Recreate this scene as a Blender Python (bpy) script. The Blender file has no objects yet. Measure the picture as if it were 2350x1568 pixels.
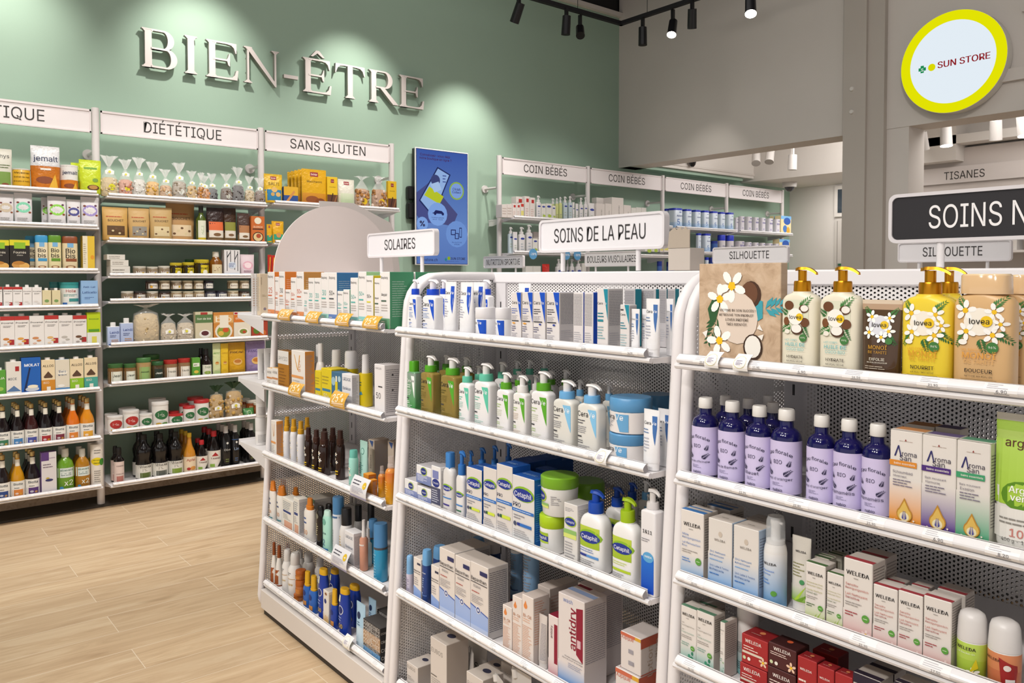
import bpy, math, random
from mathutils import Vector, Matrix
random.seed(7)
sc = bpy.context.scene
COL = sc.collection
# ------------------------------------------------------------------ camera
CAMH, FPX, YAW, PITCH, PCX, PCY = 1.38, 1846.88, math.radians(39.191), math.radians(1.70656), 1175.0, 692.6
VF = Vector((math.sin(YAW)*math.cos(PITCH), math.cos(YAW)*math.cos(PITCH), -math.sin(PITCH)))
VR = Vector((math.cos(YAW), -math.sin(YAW), 0)); VU = VR.cross(VF)
CAM = Vector((0, 0, CAMH))
cd = bpy.data.cameras.new('camera'); cam = bpy.data.objects.new('camera', cd); COL.objects.link(cam)
cd.sensor_fit = 'HORIZONTAL'; cd.sensor_width = 36; cd.lens = 36*FPX/2350
cd.shift_x = 0; cd.shift_y = -(784-PCY)/2350
cd.clip_start = .05; cd.clip_end = 60
m = Matrix((VR, VU, -VF)).transposed().to_4x4(); m.translation = CAM; cam.matrix_world = m
sc.camera = cam
def hit(px, py, ax, val):
    d = VF + VR*((px-PCX)/FPX) - VU*((py-PCY)/FPX)
    return CAM + d*((val-CAM[ax])/d[ax])
def depth(p): return (Vector(p)-CAM).dot(VF)
# ------------------------------------------------------------------ colour management, world, lights
sc.view_settings.view_transform = 'Standard'; sc.view_settings.look = 'None'
sc.view_settings.gamma = 1; sc.view_settings.exposure = 0.34; sc.view_settings.use_curve_mapping = False
w = bpy.data.worlds.new('world'); sc.world = w; w.use_nodes = True
w.node_tree.nodes['Background'].inputs[0].default_value = (1, .97, .95, 1)
w.node_tree.nodes['Background'].inputs[1].default_value = .58
sc.cycles.max_bounces = 6; sc.cycles.transparent_max_bounces = 10; sc.cycles.diffuse_bounces = 3
sc.cycles.glossy_bounces = 3; sc.cycles.transmission_bounces = 4; sc.cycles.caustics_reflective = False
sc.cycles.caustics_refractive = False; sc.cycles.sample_clamp_indirect = 4
def aim(o, tgt):
    o.rotation_euler = (Vector(tgt)-o.location).to_track_quat('-Z', 'Y').to_euler()
def spot(loc, tgt, W, size=60, blend=.4, r=.04, col=(1, .95, .89), name='spot_light'):
    l = bpy.data.lights.new(name, 'SPOT'); l.energy = W; l.spot_size = math.radians(size); l.spot_blend = blend
    l.shadow_soft_size = r; l.color = col
    o = bpy.data.objects.new(name, l); COL.objects.link(o); o.location = loc; aim(o, tgt); return o
def area(loc, tgt, W, sx, sy, col=(1, .965, .94), name='ceiling_fill'):
    l = bpy.data.lights.new(name, 'AREA'); l.shape = 'RECTANGLE'; l.size = sx; l.size_y = sy; l.energy = W; l.color = col
    o = bpy.data.objects.new(name, l); COL.objects.link(o); o.location = loc; aim(o, tgt); return o
# shop lighting: track spots over the aisles, then area fills, low-ceiling rooms included
for x, W in ((-.6, 88), (.7, 104), (1.9, 100), (3.1, 88)): spot((x, 3.5, 3.62), (x+.05, 5.15, 1.0), W, 70, .7, .16, name='aisle_spot')
for y, W in ((-.3, 130), (.8, 130), (1.9, 130), (3.0, 125)): spot((-1.7, y, 3.55), (1.35, y+.15, .72), W, 52, .75, .16, name='aisle_spot')
for y, W in ((.3, 34), (1.5, 34), (2.6, 34)): spot((-.2, y, 3.62), (1.35, y+.1, .9), W, 72, .7, .16, name='aisle_spot')
spot((.5, 1.0, 3.62), (1.75, 3.2, 1.5), 46, 44, .8, .1, name='aisle_spot')  # unseen extra spot, added to brighten the half-round header card
spot((2.3, 2.4, 3.6), (4.05, 3.0, 1.3), 80, 76, .8, .12, name='aisle_spot')  # unseen extra spot, added to brighten signs on the second gondola
spot((2.6, 1.2, 3.7), (5.87, 2.6, 2.9), 60, 60, .9, .2, name='aisle_spot')
for x, y, W in ((.4, 2.6, 70), (-1.0, 3.2, 62)): spot((x, y, 3.7), (x+.1, y+.6, 0), W, 95, .8, .2, name='aisle_spot')
spot((4.75, 3.5, 3.5), (4.9, 5.2, 1.5), 75, 60, .7, .12, name='aisle_spot')
spot((3.0, 2.2, 3.6), (4.0, 2.2, .9), 60, 90, .8, .2, name='aisle_spot')
area((1.6, 2.0, 4.45), (1.6, 2.0, 0), 62, 5.5, 6.0)  # unseen wide area light, added as general fill over the hall
area((6.9, 3.9, 2.93), (7.0, 5.25, 1.5), 20, 1.6, .4)
area((8.35, 4.6, 2.44), (8.5, 4.7, .5), 9, .6, .8)  # unseen area light, added to brighten the rear wall
area((7.2, 2.2, 2.9), (7.7, 2.2, .8), 24, .8, 2.4)
# ------------------------------------------------------------------ mesh builder
def lin(c):
    if isinstance(c, str):
        c = c.lstrip('#')
        if len(c) == 3: c = ''.join(x*2 for x in c)
        c = [int(c[i:i+2], 16)/255 for i in (0, 2, 4)]
        c = [x/12.92 if x <= .04045 else ((x+.055)/1.055)**2.4 for x in c]
    return (c[0], c[1], c[2])
_lin = {}
def L(c):
    if isinstance(c, str):
        if c not in _lin: _lin[c] = lin(c)
        return _lin[c]
    return c
def mixc(a, b, t):
    a, b = L(a), L(b); return tuple(a[i]*(1-t)+b[i]*t for i in range(3))
MATS = {}
def attr_mat(name, rough, metal=0., trans=0., alpha=1., coat=0., ior=1.45, bump=0.):
    m = bpy.data.materials.new(name); m.use_nodes = True; nt = m.node_tree; b = nt.nodes['Principled BSDF']
    a = nt.nodes.new('ShaderNodeVertexColor'); a.layer_name = 'Col'
    nt.links.new(a.outputs[0], b.inputs['Base Color'])
    b.inputs['Roughness'].default_value = rough; b.inputs['Metallic'].default_value = metal
    b.inputs['Transmission Weight'].default_value = trans; b.inputs['Alpha'].default_value = alpha
    b.inputs['Coat Weight'].default_value = coat; b.inputs['IOR'].default_value = ior
    if bump:
        n = nt.nodes.new('ShaderNodeTexNoise'); n.inputs['Scale'].default_value = 45; n.inputs['Detail'].default_value = 3
        tc = nt.nodes.new('ShaderNodeTexCoord'); nt.links.new(tc.outputs['Object'], n.inputs['Vector'])
        bp = nt.nodes.new('ShaderNodeBump'); bp.inputs['Strength'].default_value = bump; bp.inputs['Distance'].default_value = .01
        nt.links.new(n.outputs[0], bp.inputs['Height']); nt.links.new(bp.outputs[0], b.inputs['Normal'])
    MATS[name] = m; return m
attr_mat('paper', .55); attr_mat('plastic', .32); attr_mat('gloss', .12, coat=.3); attr_mat('foil', .3, bump=.5)
attr_mat('metal', .28, metal=.85); attr_mat('liquid', .08, trans=.55, ior=1.33); attr_mat('film', .12, alpha=.22)
attr_mat('clear', .1, trans=.0, alpha=.35); attr_mat('enamel', .38); attr_mat('paint', .7); attr_mat('soft', .42, bump=.12)
attr_mat('grain', .5, bump=1.0)
def emit_mat(name, strength):
    m = bpy.data.materials.new(name); m.use_nodes = True; nt = m.node_tree; nt.nodes.clear()
    a = nt.nodes.new('ShaderNodeVertexColor'); a.layer_name = 'Col'; e = nt.nodes.new('ShaderNodeEmission')
    e.inputs[1].default_value = strength; o = nt.nodes.new('ShaderNodeOutputMaterial')
    nt.links.new(a.outputs[0], e.inputs[0]); nt.links.new(e.outputs[0], o.inputs[0]); MATS[name] = m
emit_mat('lit', .78); emit_mat('screen', .74); emit_mat('lamp', 14.0)

class MB:
    def __init__(s): s.v = []; s.f = []; s.c = []; s.m = []; s.s = []; s.mats = []
    def mi(s, mat):
        if mat not in s.mats: s.mats.append(mat)
        return s.mats.index(mat)
    def face(s, idx, col, mat='paper', smooth=False):
        s.f.append(tuple(idx)); s.m.append(s.mi(mat)); s.s.append(smooth)
        if isinstance(col, list): s.c.append([L(c) for c in col])
        else: s.c.append([L(col)]*len(idx))
    def poly(s, pts, col, mat='paper', smooth=False):
        b = len(s.v); s.v.extend(tuple(p) for p in pts); s.face(range(b, b+len(pts)), col, mat, smooth)
    def box(s, x0, x1, y0, y1, z0, z1, col, mat='paper', bev=0.):
        """col: one colour or dict of faces front back left right top bottom"""
        g = (lambda k: col.get(k, col.get('all', '#eee'))) if isinstance(col, dict) else (lambda k: col)
        b = len(s.v)
        if bev <= 0:
            s.v += [(x0,y0,z0),(x1,y0,z0),(x1,y1,z0),(x0,y1,z0),(x0,y0,z1),(x1,y0,z1),(x1,y1,z1),(x0,y1,z1)]
            for k, q in (('bottom',(3,2,1,0)),('top',(4,5,6,7)),('front',(0,1,5,4)),('right',(1,2,6,5)),('back',(2,3,7,6)),('left',(3,0,4,7))):
                s.face([b+i for i in q], g(k), mat)
            return
        e = bev; P = []
        for z, q in ((z0, e), (z0+e, 0), (z1-e, 0), (z1, e)):
            xa, xb, ya, yb = x0+q, x1-q, y0+q, y1-q
            if q: ring = [(xa,ya),(xa,ya),(xb,ya),(xb,ya),(xb,yb),(xb,yb),(xa,yb),(xa,yb)]
            else: ring = [(xa,ya+e),(xa+e,ya),(xb-e,ya),(xb,ya+e),(xb,yb-e),(xb-e,yb),(xa+e,yb),(xa,yb-e)]
            P.append([(x, y, z) for x, y in ring])
        lo = [(x0+e,y0+e,z0),(x1-e,y0+e,z0),(x1-e,y1-e,z0),(x0+e,y1-e,z0)]
        hi = [(x, y, z1) for x, y, _ in lo]
        s.v += lo+P[1]+P[2]+hi   # 0-3, 4-11, 12-19, 20-23
        F = lambda q, k: s.face([b+i for i in q], g(k), mat)
        F((3,2,1,0),'bottom'); F((20,21,22,23),'top')
        R1 = 4; R2 = 12
        F((R1+1,R1+2,R2+2,R2+1),'front'); F((R1+3,R1+4,R2+4,R2+3),'right'); F((R1+5,R1+6,R2+6,R2+5),'back'); F((R1+7,R1+0,R2+0,R2+7),'left')
        for a, c, k in ((0,1,'front'),(2,3,'front'),(4,5,'back'),(6,7,'back')): F((R1+a,R1+c,R2+c,R2+a),k)
        for (a, c, i, j, k) in ((1,2,0,1,'front'),(3,4,1,2,'right'),(5,6,2,3,'back'),(7,0,3,0,'left')):
            F((i,j,R1+c,R1+a),k); F((R2+a,R2+c,20+j,20+i),k)
        for (a, c, i) in ((0,1,0),(2,3,1),(4,5,2),(6,7,3)):
            F((i,R1+c,R1+a),'front'); F((R2+a,R2+c,20+i),'front')
    def loft(s, rings, cols, mat='plastic', seg=24, capb=True, capt=True, smooth=True):
        """rings: (z, rx, ry, n[, cx, cy]); cols: colour per band or single; mat single or list"""
        b = len(s.v); n = len(rings)
        for r in rings:
            z, rx, ry, e = r[:4]; cx, cy = (r[4], r[5]) if len(r) > 4 else (0, 0)
            for k in range(seg):
                t = 2*math.pi*(k+.5)/seg; c, q = math.cos(t), math.sin(t)
                x = math.copysign(abs(c)**(2/e), c)*rx; y = math.copysign(abs(q)**(2/e), q)*ry
                s.v.append((cx+x, cy+y, z))
        for i in range(n-1):
            col = cols[min(i, len(cols)-1)] if isinstance(cols, list) else cols
            mt = mat[min(i, len(mat)-1)] if isinstance(mat, list) else mat
            for k in range(seg):
                k2 = (k+1) % seg
                q = (b+i*seg+k, b+i*seg+k2, b+(i+1)*seg+k2, b+(i+1)*seg+k)
                if isinstance(col, tuple) and len(col) == 2: s.face(q, [col[0], col[0], col[1], col[1]], mt, smooth)
                else: s.face(q, col, mt, smooth)
        f0 = cols[0] if isinstance(cols, list) else cols; f1 = cols[-1] if isinstance(cols, list) else cols
        if isinstance(f0, tuple) and len(f0) == 2: f0 = f0[0]
        if isinstance(f1, tuple) and len(f1) == 2: f1 = f1[1]
        m0 = mat[0] if isinstance(mat, list) else mat; m1 = mat[-1] if isinstance(mat, list) else mat
        if capb: s.face([b+k for k in reversed(range(seg))], f0, m0)
        if capt: s.face([b+(n-1)*seg+k for k in range(seg)], f1, m1)
    def tube(s, pts, r, col, mat='enamel', seg=10, closed=False, caps=True):
        pts = [Vector(p) for p in pts]; n = len(pts); b = len(s.v); up = None
        for i, p in enumerate(pts):
            a = pts[i-1] if (i or closed) else p; c = pts[(i+1) % n] if (i < n-1 or closed) else p
            d = (c-a).normalized()
            if up is None:
                up = Vector((0, 0, 1)) if abs(d.z) < .9 else Vector((1, 0, 0))
            u = (up-d*up.dot(d)).normalized(); w_ = d.cross(u); up = u
            for k in range(seg):
                t = 2*math.pi*k/seg; s.v.append(tuple(p+u*(r*math.cos(t))+w_*(r*math.sin(t))))
        for i in range(n if closed else n-1):
            for k in range(seg):
                k2 = (k+1) % seg; j = (i+1) % n
                s.face((b+i*seg+k, b+i*seg+k2, b+j*seg+k2, b+j*seg+k), col, mat, True)
        if caps and not closed:
            s.face([b+k for k in reversed(range(seg))], col, mat); s.face([b+(n-1)*seg+k for k in range(seg)], col, mat)
    def cyl(s, p0, p1, r0, r1, col, mat='plastic', seg=20, capcol=None, capmat=None):
        p0, p1 = Vector(p0), Vector(p1); d = (p1-p0).normalized()
        u = (Vector((0, 0, 1)) if abs(d.z) < .9 else Vector((1, 0, 0))); u = (u-d*u.dot(d)).normalized(); w_ = d.cross(u); b = len(s.v)
        for p, r in ((p0, r0), (p1, r1)):
            for k in range(seg):
                t = 2*math.pi*k/seg; s.v.append(tuple(p+u*(r*math.cos(t))+w_*(r*math.sin(t))))
        for k in range(seg):
            k2 = (k+1) % seg; s.face((b+k, b+k2, b+seg+k2, b+seg+k), col, mat, True)
        s.face([b+k for k in reversed(range(seg))], col, mat)
        s.face([b+seg+k for k in range(seg)], capcol or col, capmat or mat)
    def build(s, name, parent=None, uv=None):
        me = bpy.data.meshes.new(name); me.from_pydata(s.v, [], s.f); me.update()
        for mt in s.mats: me.materials.append(MATS[mt])
        me.polygons.foreach_set('material_index', s.m); me.polygons.foreach_set('use_smooth', s.s)
        at = me.color_attributes.new('Col', 'FLOAT_COLOR', 'CORNER'); flat = []
        for cs in s.c:
            for c in cs: flat += (c[0], c[1], c[2], 1.)
        at.data.foreach_set('color', flat)
        if any(s.s) and hasattr(me, 'set_sharp_from_angle'): me.set_sharp_from_angle(angle=math.radians(42))
        if uv:
            lay = me.uv_layers.new(name='uv')
            for lp in me.loops: lay.data[lp.index].uv = uv(me.vertices[lp.vertex_index].co)
        o = bpy.data.objects.new(name, me); COL.objects.link(o)
        if parent is not None: o.parent = parent
        return o
def empty(name, loc=(0, 0, 0), rz=0.):
    o = bpy.data.objects.new(name, None); COL.objects.link(o); o.location = loc; o.rotation_euler = (0, 0, rz); o.empty_display_size = .05; return o
def tag(o, label, cat, group=None):
    o['label'] = label; o['category'] = cat
    if group: o['group'] = group
    return o
def struct(o):
    o['kind'] = 'structure'; return o
# ------------------------------------------------------------------ text as mesh data
_tc = {}
try:    # the plain sans that ships with Blender
    FONT = bpy.data.fonts.load(bpy.utils.system_resource('DATAFILES', path='fonts')+'/Inter.woff2')
except Exception: FONT = None
CAPH = .5087 if FONT else .727
def glyphs(txt, bold=0., res=2):
    if FONT: bold = max(0, bold)
    k = (txt, bold, res)
    if k not in _tc:
        c = bpy.data.curves.new('lettering', 'FONT'); c.body = txt; c.resolution_u = res; c.offset = bold*(.7 if FONT else 1); c.align_x = 'LEFT'
        if FONT: c.font = FONT
        o = bpy.data.objects.new('lettering', c); me = bpy.data.meshes.new_from_object(o)
        V = [(v.co.x, v.co.y) for v in me.vertices]; Fs = [tuple(p.vertices) for p in me.polygons]
        bpy.data.objects.remove(o); bpy.data.curves.remove(c); bpy.data.meshes.remove(me)
        if V:
            x0 = min(x for x, _ in V); x1 = max(x for x, _ in V)
        else: x0, x1 = 0, 1
        _tc[k] = ([(x-x0, y) for x, y in V], Fs, x1-x0)
    return _tc[k]
def put_text(mb, txt, fn, cx, cz, width, col, mat='paper', cap=None, align='c', rot=0., bold=0., res=2, eps=.0004, maxh=None, arc=None):
    if bold > 0:    # heavier strokes: the outline laid twice, a hair apart
        q = bold*width/max(1, len(txt))*1.5
        for sg in (-1, 1): put_text(mb, txt, fn, cx+sg*q*math.cos(rot), cz+sg*q*math.sin(rot), width-2*q, col, mat, cap, align, rot, 0., res, eps+(.00003 if sg > 0 else 0), maxh, arc)
        return
    """lays lettering on a surface; fn(x, z) -> (x, y, z) ; width = total width; cap = cap height (else natural proportion)"""
    V, Fs, W = glyphs(txt, bold, res)
    sx = width/W; sz = sx if cap is None else cap/CAPH
    if maxh and sz*CAPH > maxh: sz = maxh/CAPH
    H = CAPH*sz; ox = {'c': -width/2, 'l': 0, 'r': -width}[align]
    cr, sr = math.cos(rot), math.sin(rot); b = len(mb.v)
    for x, y in V:
        a, c = ox+x*sx, y*sz-H/2
        if arc: c -= arc*(a/(width/2))**2*width
        if rot: a, c = a*cr-c*sr, a*sr+c*cr
        mb.v.append(fn(cx+a, cz+c, eps))
    for f in Fs: mb.face([b+i for i in f], col, mat)
# ------------------------------------------------------------------ setting
YW, XS, ZS = 5.53, 5.869, 2.466          # green wall, white wall over the opening, its lower edge
def wall_mat(name, base, var=.03, rough=.75, scale=3.):
    m = bpy.data.materials.new(name); m.use_nodes = True; nt = m.node_tree; b = nt.nodes['Principled BSDF']
    tc = nt.nodes.new('ShaderNodeTexCoord'); n = nt.nodes.new('ShaderNodeTexNoise'); n.inputs['Scale'].default_value = scale
    n.inputs['Detail'].default_value = 4; r = nt.nodes.new('ShaderNodeValToRGB'); c = L(base)
    r.color_ramp.elements[0].color = (*[x*(1-var) for x in c], 1); r.color_ramp.elements[1].color = (*[min(1, x*(1+var)) for x in c], 1)
    nt.links.new(tc.outputs['Object'], n.inputs['Vector']); nt.links.new(n.outputs[0], r.inputs[0]); nt.links.new(r.outputs[0], b.inputs['Base Color'])
    f = nt.nodes.new('ShaderNodeTexNoise'); f.inputs['Scale'].default_value = 180; bp = nt.nodes.new('ShaderNodeBump')
    bp.inputs['Strength'].default_value = .06; bp.inputs['Distance'].default_value = .004
    nt.links.new(tc.outputs['Object'], f.inputs['Vector']); nt.links.new(f.outputs[0], bp.inputs['Height']); nt.links.new(bp.outputs[0], b.inputs['Normal'])
    b.inputs['Roughness'].default_value = rough; MATS[name] = m
wall_mat('green_wall', '#9fb8a5'); wall_mat('white_wall', '#d3ccc5'); wall_mat('low_ceiling', '#dcd6cf'); wall_mat('dark_ceiling', '#1c1b1a'); wall_mat('column_paint', '#b9b1a8')
def wood_mat(name, c0, c1, c2, plank=True, axis=0, sc_=1.0):
    m = bpy.data.materials.new(name); m.use_nodes = True; nt = m.node_tree; b = nt.nodes['Principled BSDF']; N = nt.nodes.new; K = nt.links.new
    tc = N('ShaderNodeTexCoord'); mp = N('ShaderNodeMapping'); K(tc.outputs['Object'], mp.inputs[0])
    mp.inputs['Scale'].default_value = ((1.1*sc_, 9*sc_, 9*sc_) if axis == 0 else (9*sc_, 1.1*sc_, 9*sc_))
    n = N('ShaderNodeTexNoise'); n.inputs['Scale'].default_value = 2.2; n.inputs['Detail'].default_value = 7; n.inputs['Roughness'].default_value = .62; n.inputs['Distortion'].default_value = .9
    r = N('ShaderNodeValToRGB'); e = r.color_ramp.elements
    e[0].position = .28; e[0].color = (*L(c0), 1); e[1].position = .72; e[1].color = (*L(c2), 1); x = e.new(.5); x.color = (*L(c1), 1)
    out = None
    if plank:
        br = N('ShaderNodeTexBrick'); br.offset = .37; br.offset_frequency = 2; br.inputs['Scale'].default_value = 1
        br.inputs['Brick Width'].default_value = 1.22; br.inputs['Row Height'].default_value = .187; br.inputs['Mortar Size'].default_value = .0014
        br.inputs['Mortar Smooth'].default_value = .1; br.inputs['Bias'].default_value = 0
        br.inputs['Color1'].default_value = (.0, .0, .0, 1); br.inputs['Color2'].default_value = (1, 1, 1, 1); br.inputs['Mortar'].default_value = (.5, .5, .5, 1)
        K(tc.outputs['Object'], br.inputs['Vector'])
        sh = N('ShaderNodeVectorMath'); sh.operation = 'MULTIPLY_ADD'; sh.inputs[1].default_value = (7.3, 3.1, 1.7); K(br.outputs[0], sh.inputs[0]); K(mp.outputs[0], sh.inputs[2])
        K(sh.outputs[0], n.inputs['Vector']); K(n.outputs[0], r.inputs[0])
        tone = N('ShaderNodeMix'); tone.data_type = 'RGBA'; tone.blend_type = 'MULTIPLY'; tone.inputs[0].default_value = .35
        tr = N('ShaderNodeValToRGB'); tr.color_ramp.elements[0].color = (.82, .79, .76, 1); tr.color_ramp.elements[1].color = (1.08, 1.06, 1.02, 1); K(br.outputs[0], tr.inputs[0])
        K(r.outputs[0], tone.inputs[6]); K(tr.outputs[0], tone.inputs[7])
        seam = N('ShaderNodeMix'); seam.data_type = 'RGBA'; K(br.outputs['Fac'], seam.inputs[0]); K(tone.outputs[2], seam.inputs[6]); seam.inputs[7].default_value = (*L('#e2d2bb'), 1)
        kn = N('ShaderNodeTexNoise'); kn.inputs['Scale'].default_value = 1.6; kn.inputs['Detail'].default_value = 2
        km = N('ShaderNodeMapping'); km.inputs['Scale'].default_value = (1.6, 5.5, 1); K(tc.outputs['Object'], km.inputs[0]); K(km.outputs[0], kn.inputs['Vector'])
        kr = N('ShaderNodeValToRGB'); kr.color_ramp.elements[0].position = .66; kr.color_ramp.elements[1].position = .8; K(kn.outputs[0], kr.inputs[0])
        kx = N('ShaderNodeMix'); kx.data_type = 'RGBA'; kx.blend_type = 'MULTIPLY'; K(kr.outputs[0], kx.inputs[0]); K(seam.outputs[2], kx.inputs[6]); kx.inputs[7].default_value = (.62, .55, .47, 1)
        K(kx.outputs[2], b.inputs['Base Color'])
    else:
        K(mp.outputs[0], n.inputs['Vector']); K(n.outputs[0], r.inputs[0]); K(r.outputs[0], b.inputs['Base Color'])
    b.inputs['Roughness'].default_value = .5; MATS[name] = m
wood_mat('floor_planks', '#bb9e7d', '#cfb492', '#dcc6a6')
wood_mat('oak_board', '#a98c70', '#c9ae92', '#d6bfa6', plank=False, axis=1, sc_=1.6)
def slab(name, x0, x1, y0, y1, z0, z1, mat):
    b = MB(); b.box(x0, x1, y0, y1, z0, z1, '#fff', mat); return struct(b.build(name))
slab('floor', -4, 10.5, -3.2, 6.2, -.1, 0, 'floor_planks')
slab('wall_back', -4, 9.2, YW, YW+.15, 0, 3.93, 'green_wall')
slab('light_block_left', -4.15, -4, -3.2, YW+.15, 2.75, 4.6, 'white_wall')  # unseen upper wall, added so world light enters only low down
slab('light_block_front', -4.15, 9.05, -3.35, -3.2, 2.75, 4.6, 'white_wall')  # added likewise over the front opening to hold back high world light
slab('wall_right', XS, XS+.25, -3.2, YW, ZS, 4.6, 'white_wall')
slab('wall_top', -4, XS+.25, YW+.02, YW+.2, 3.97, 4.6, 'dark_ceiling')
slab('trim_1', -4, XS, YW-.05, YW+.15, 3.93, 3.97, 'white_wall')
slab('ceiling', -4.15, 10.5, -3.4, YW+.3, 4.6, 4.7, 'dark_ceiling')
slab('wall_rear', 8.905, 9.05, -3.2, YW, 0, 3.1, 'low_ceiling')
slab('ceiling_1', XS+.25, 9.05, -3.2, 5.36, 2.98, 3.08, 'low_ceiling')
slab('ceiling_2', 7.9, 8.905, 3.2, YW, 2.47, 2.98, 'low_ceiling')
slab('trim_2', XS+.25, 7.9, 5.36, YW, 2.50, 3.05, 'low_ceiling')
slab('trim_3', XS+.25, 7.9, 5.35, 5.36, 2.53, 2.55, 'white_wall')
slab('trim_4', XS+.02, 7.75, 5.40, YW, 2.466, 2.498, 'green_wall')
# column of the opening and its jamb
slab('column', XS-.07, XS+.30, 2.985, 3.16, 0, 4.6, 'column_paint')
slab('column_1', XS-.045, XS+.26, 2.86, 2.985, 0, 4.6, 'column_paint')
slab('wall_jamb', XS+.005, XS+.25, 2.70, 2.86, 0, ZS, 'white_wall')
slab('trim_5', XS-.03, XS, -1.0, 2.12, 2.66, 2.74, 'white_wall')
slab('trim_6', XS-.03, XS, -1.0, 1.98, 3.09, 3.13, 'white_wall')
slab('wall_tisane', 8.16, 8.3, .2, 4.2, 0, 2.98, 'low_ceiling')
slab('trim_7', 7.9, 8.16, .2, 4.05, 2.62, 2.70, 'low_ceiling')
slab('baseboard_back', -4, 8.9, YW-.018, YW, 0, .11, 'oak_board')
b = MB()   # plinth plate under the wall shelving, its dark tone including the shelf shadow
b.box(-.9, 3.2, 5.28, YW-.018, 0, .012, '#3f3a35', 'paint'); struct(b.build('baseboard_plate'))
for i, z in enumerate((2.62, 2.45)):
    b = MB(); b.cyl((XS-.07, 3.09, 2.62+.17*i), (XS-.082, 3.09, 2.62+.17*i), .018, .014, '#d8d3cc', 'enamel', 14)
    tag(b.build('wall_stud'), ('upper' if i else 'lower')+' small white round stud on the grey column', 'stud')
# back-room window and door on the rear wall
x = 8.905
b = MB(); b.box(x-.03, x, 4.58, 4.93, 2.09, 2.45, '#d6d0c8', 'paint'); t = struct(b.build('window_1'))
b = MB(); b.box(x-.035, x-.03, 4.60, 4.885, 2.135, 2.405, '#39424a', 'gloss'); b.build('pane', t)
b = MB(); b.box(x-.03, x, 4.0, 4.92, 0, 2.05, '#c9c3bb', 'paint'); b.box(x-.034, x-.03, 4.885, 4.89, 0, 2.04, '#8d8780', 'paint'); t = struct(b.build('door_1'))
b = MB(); b.box(x-.05, x-.034, 4.72, 4.87, 1.52, 1.545, '#b9b9b6', 'metal'); b.box(x-.052, x-.05, 4.81, 4.86, 1.523, 1.542, '#2f6b46', 'plastic'); b.build('door_handle', t)
# ------------------------------------------------------------------ price rails and shelves
PR = ['14.90', '12.90', '11.50', '15.90', '13.50', '20.90', '21.90', '26.50', '13.20', '11.95', '12.20', '6.90', '8.20', '17.50', '9.90', '22.80', '23.50', '16.95']
def rail(parent, length, n, col='#eceaec', big=True, name='price_rail'):
    """curved clear price strip along +x in its own frame (front is -y); paper labels inside"""
    b = MB(); hh = .0175; K = 6; pr = []
    for i in range(K+1):
        t = i/K; pr.append((-.007*math.sin(math.pi*t)+.007*t, .004+hh*t))
    for i in range(K):
        (y0, z0), (y1, z1) = pr[i], pr[i+1]
        b.poly([(0, y0, z0), (length, y0, z0), (length, y1, z1), (0, y1, z1)], col, 'gloss', True)
    b.poly([(0, .012, .004+hh), (length, .012, .004+hh), (length, .013, .004), (0, .013, .004)], col, 'plastic')
    b.poly([(0, .010, .004+hh), (length, .010, .004+hh), (length, .014, .004+hh), (0, .014, .004+hh)], col, 'plastic')
    for e in (0, length): b.poly([(e, y, z) for y, z in pr]+[(e, .013, .004)], '#9b989c', 'plastic')
    def fn(x, z, e=.0004):
        t = (z-.004)/hh; return (x, -.007*math.sin(math.pi*t)+.007*t-e, z)
    for i in range(n):
        x = length*(i+.5+random.uniform(-.18, .18))/n; ww = .045
        for k in range(4):
            z0, z1 = .005+k*.004, .009+k*.004
            b.poly([fn(x-ww/2, z0), fn(x+ww/2, z0), fn(x+ww/2, z1), fn(x-ww/2, z1)], '#f6f4f4', 'gloss', True)
        if big: put_text(b, random.choice(PR), fn, x+.002, .0105, .014, '#6a676e', 'paper', eps=.0008, res=1)
        for k in range(3):
            q = fn(0, (.0148+k*.0022)); ln = random.uniform(.012, .030)
            b.poly([fn(x-.018, (.0148+k*.0022), .0008), fn(x-.018+ln, (.0148+k*.0022), .0008), fn(x-.018+ln, .0155+k*.0022, .0008), fn(x-.018, .0155+k*.0022, .0008)], '#c2bec4', 'paper')
        b.poly([fn(x-.008, .0062, .0008), fn(x+.012, .0062, .0008), fn(x+.012, .0069, .0008), fn(x-.008, .0069, .0008)], '#8d8990', 'paper')
    return b.build(name, parent)
def shelf(parent, x0, x1, y_front, y_back, z, n, big=True, tone='#e4e1e2'):
    """shelf board with rounded front bar, side brackets and its price rail; frame: front = -y"""
    b = MB()
    b.box(x0, x1, y_front+.012, y_back, z-.006, z+.006, tone, 'enamel')
    b.tube([(x0, y_front+.006, z+.001), (x1, y_front+.006, z+.001)], .0062, tone, 'enamel', 8)
    for x in (x0+.001, x1-.003):
        b.poly([(x, y_front+.03, z-.004), (x, y_back, z-.004), (x, y_back, z-.05), (x, y_back-.05, z-.05)], tone, 'enamel')
        b.poly([(x+.002, y_back-.05, z-.05), (x+.002, y_back, z-.05), (x+.002, y_back, z-.004), (x+.002, y_front+.03, z-.004)], tone, 'enamel')
    o = b.build('shelf', parent)
    r = rail(o, x1-x0-.02, n, big=big); r.location = (x0+.01, y_front-.002, z+.004)
    return o
def sign_face(b, w, h, txt, tw, cap, col, back, y=-.0, mat='paper', bold=0.):
    put_text(b, txt, lambda x, z, e=.0006: (x, y-e, z), 0, 0, tw, col, mat, cap, bold=bold, eps=.0012)
def rrect(w, h, r, k=5):
    P = []
    for cx, cz, a0 in ((w/2-r, h/2-r, 0), (-w/2+r, h/2-r, 90), (-w/2+r, -h/2+r, 180), (w/2-r, -h/2+r, 270)):
        for i in range(k+1):
            a = math.radians(a0+90*i/k); P.append((cx+r*math.cos(a), cz+r*math.sin(a)))
    return P
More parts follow.
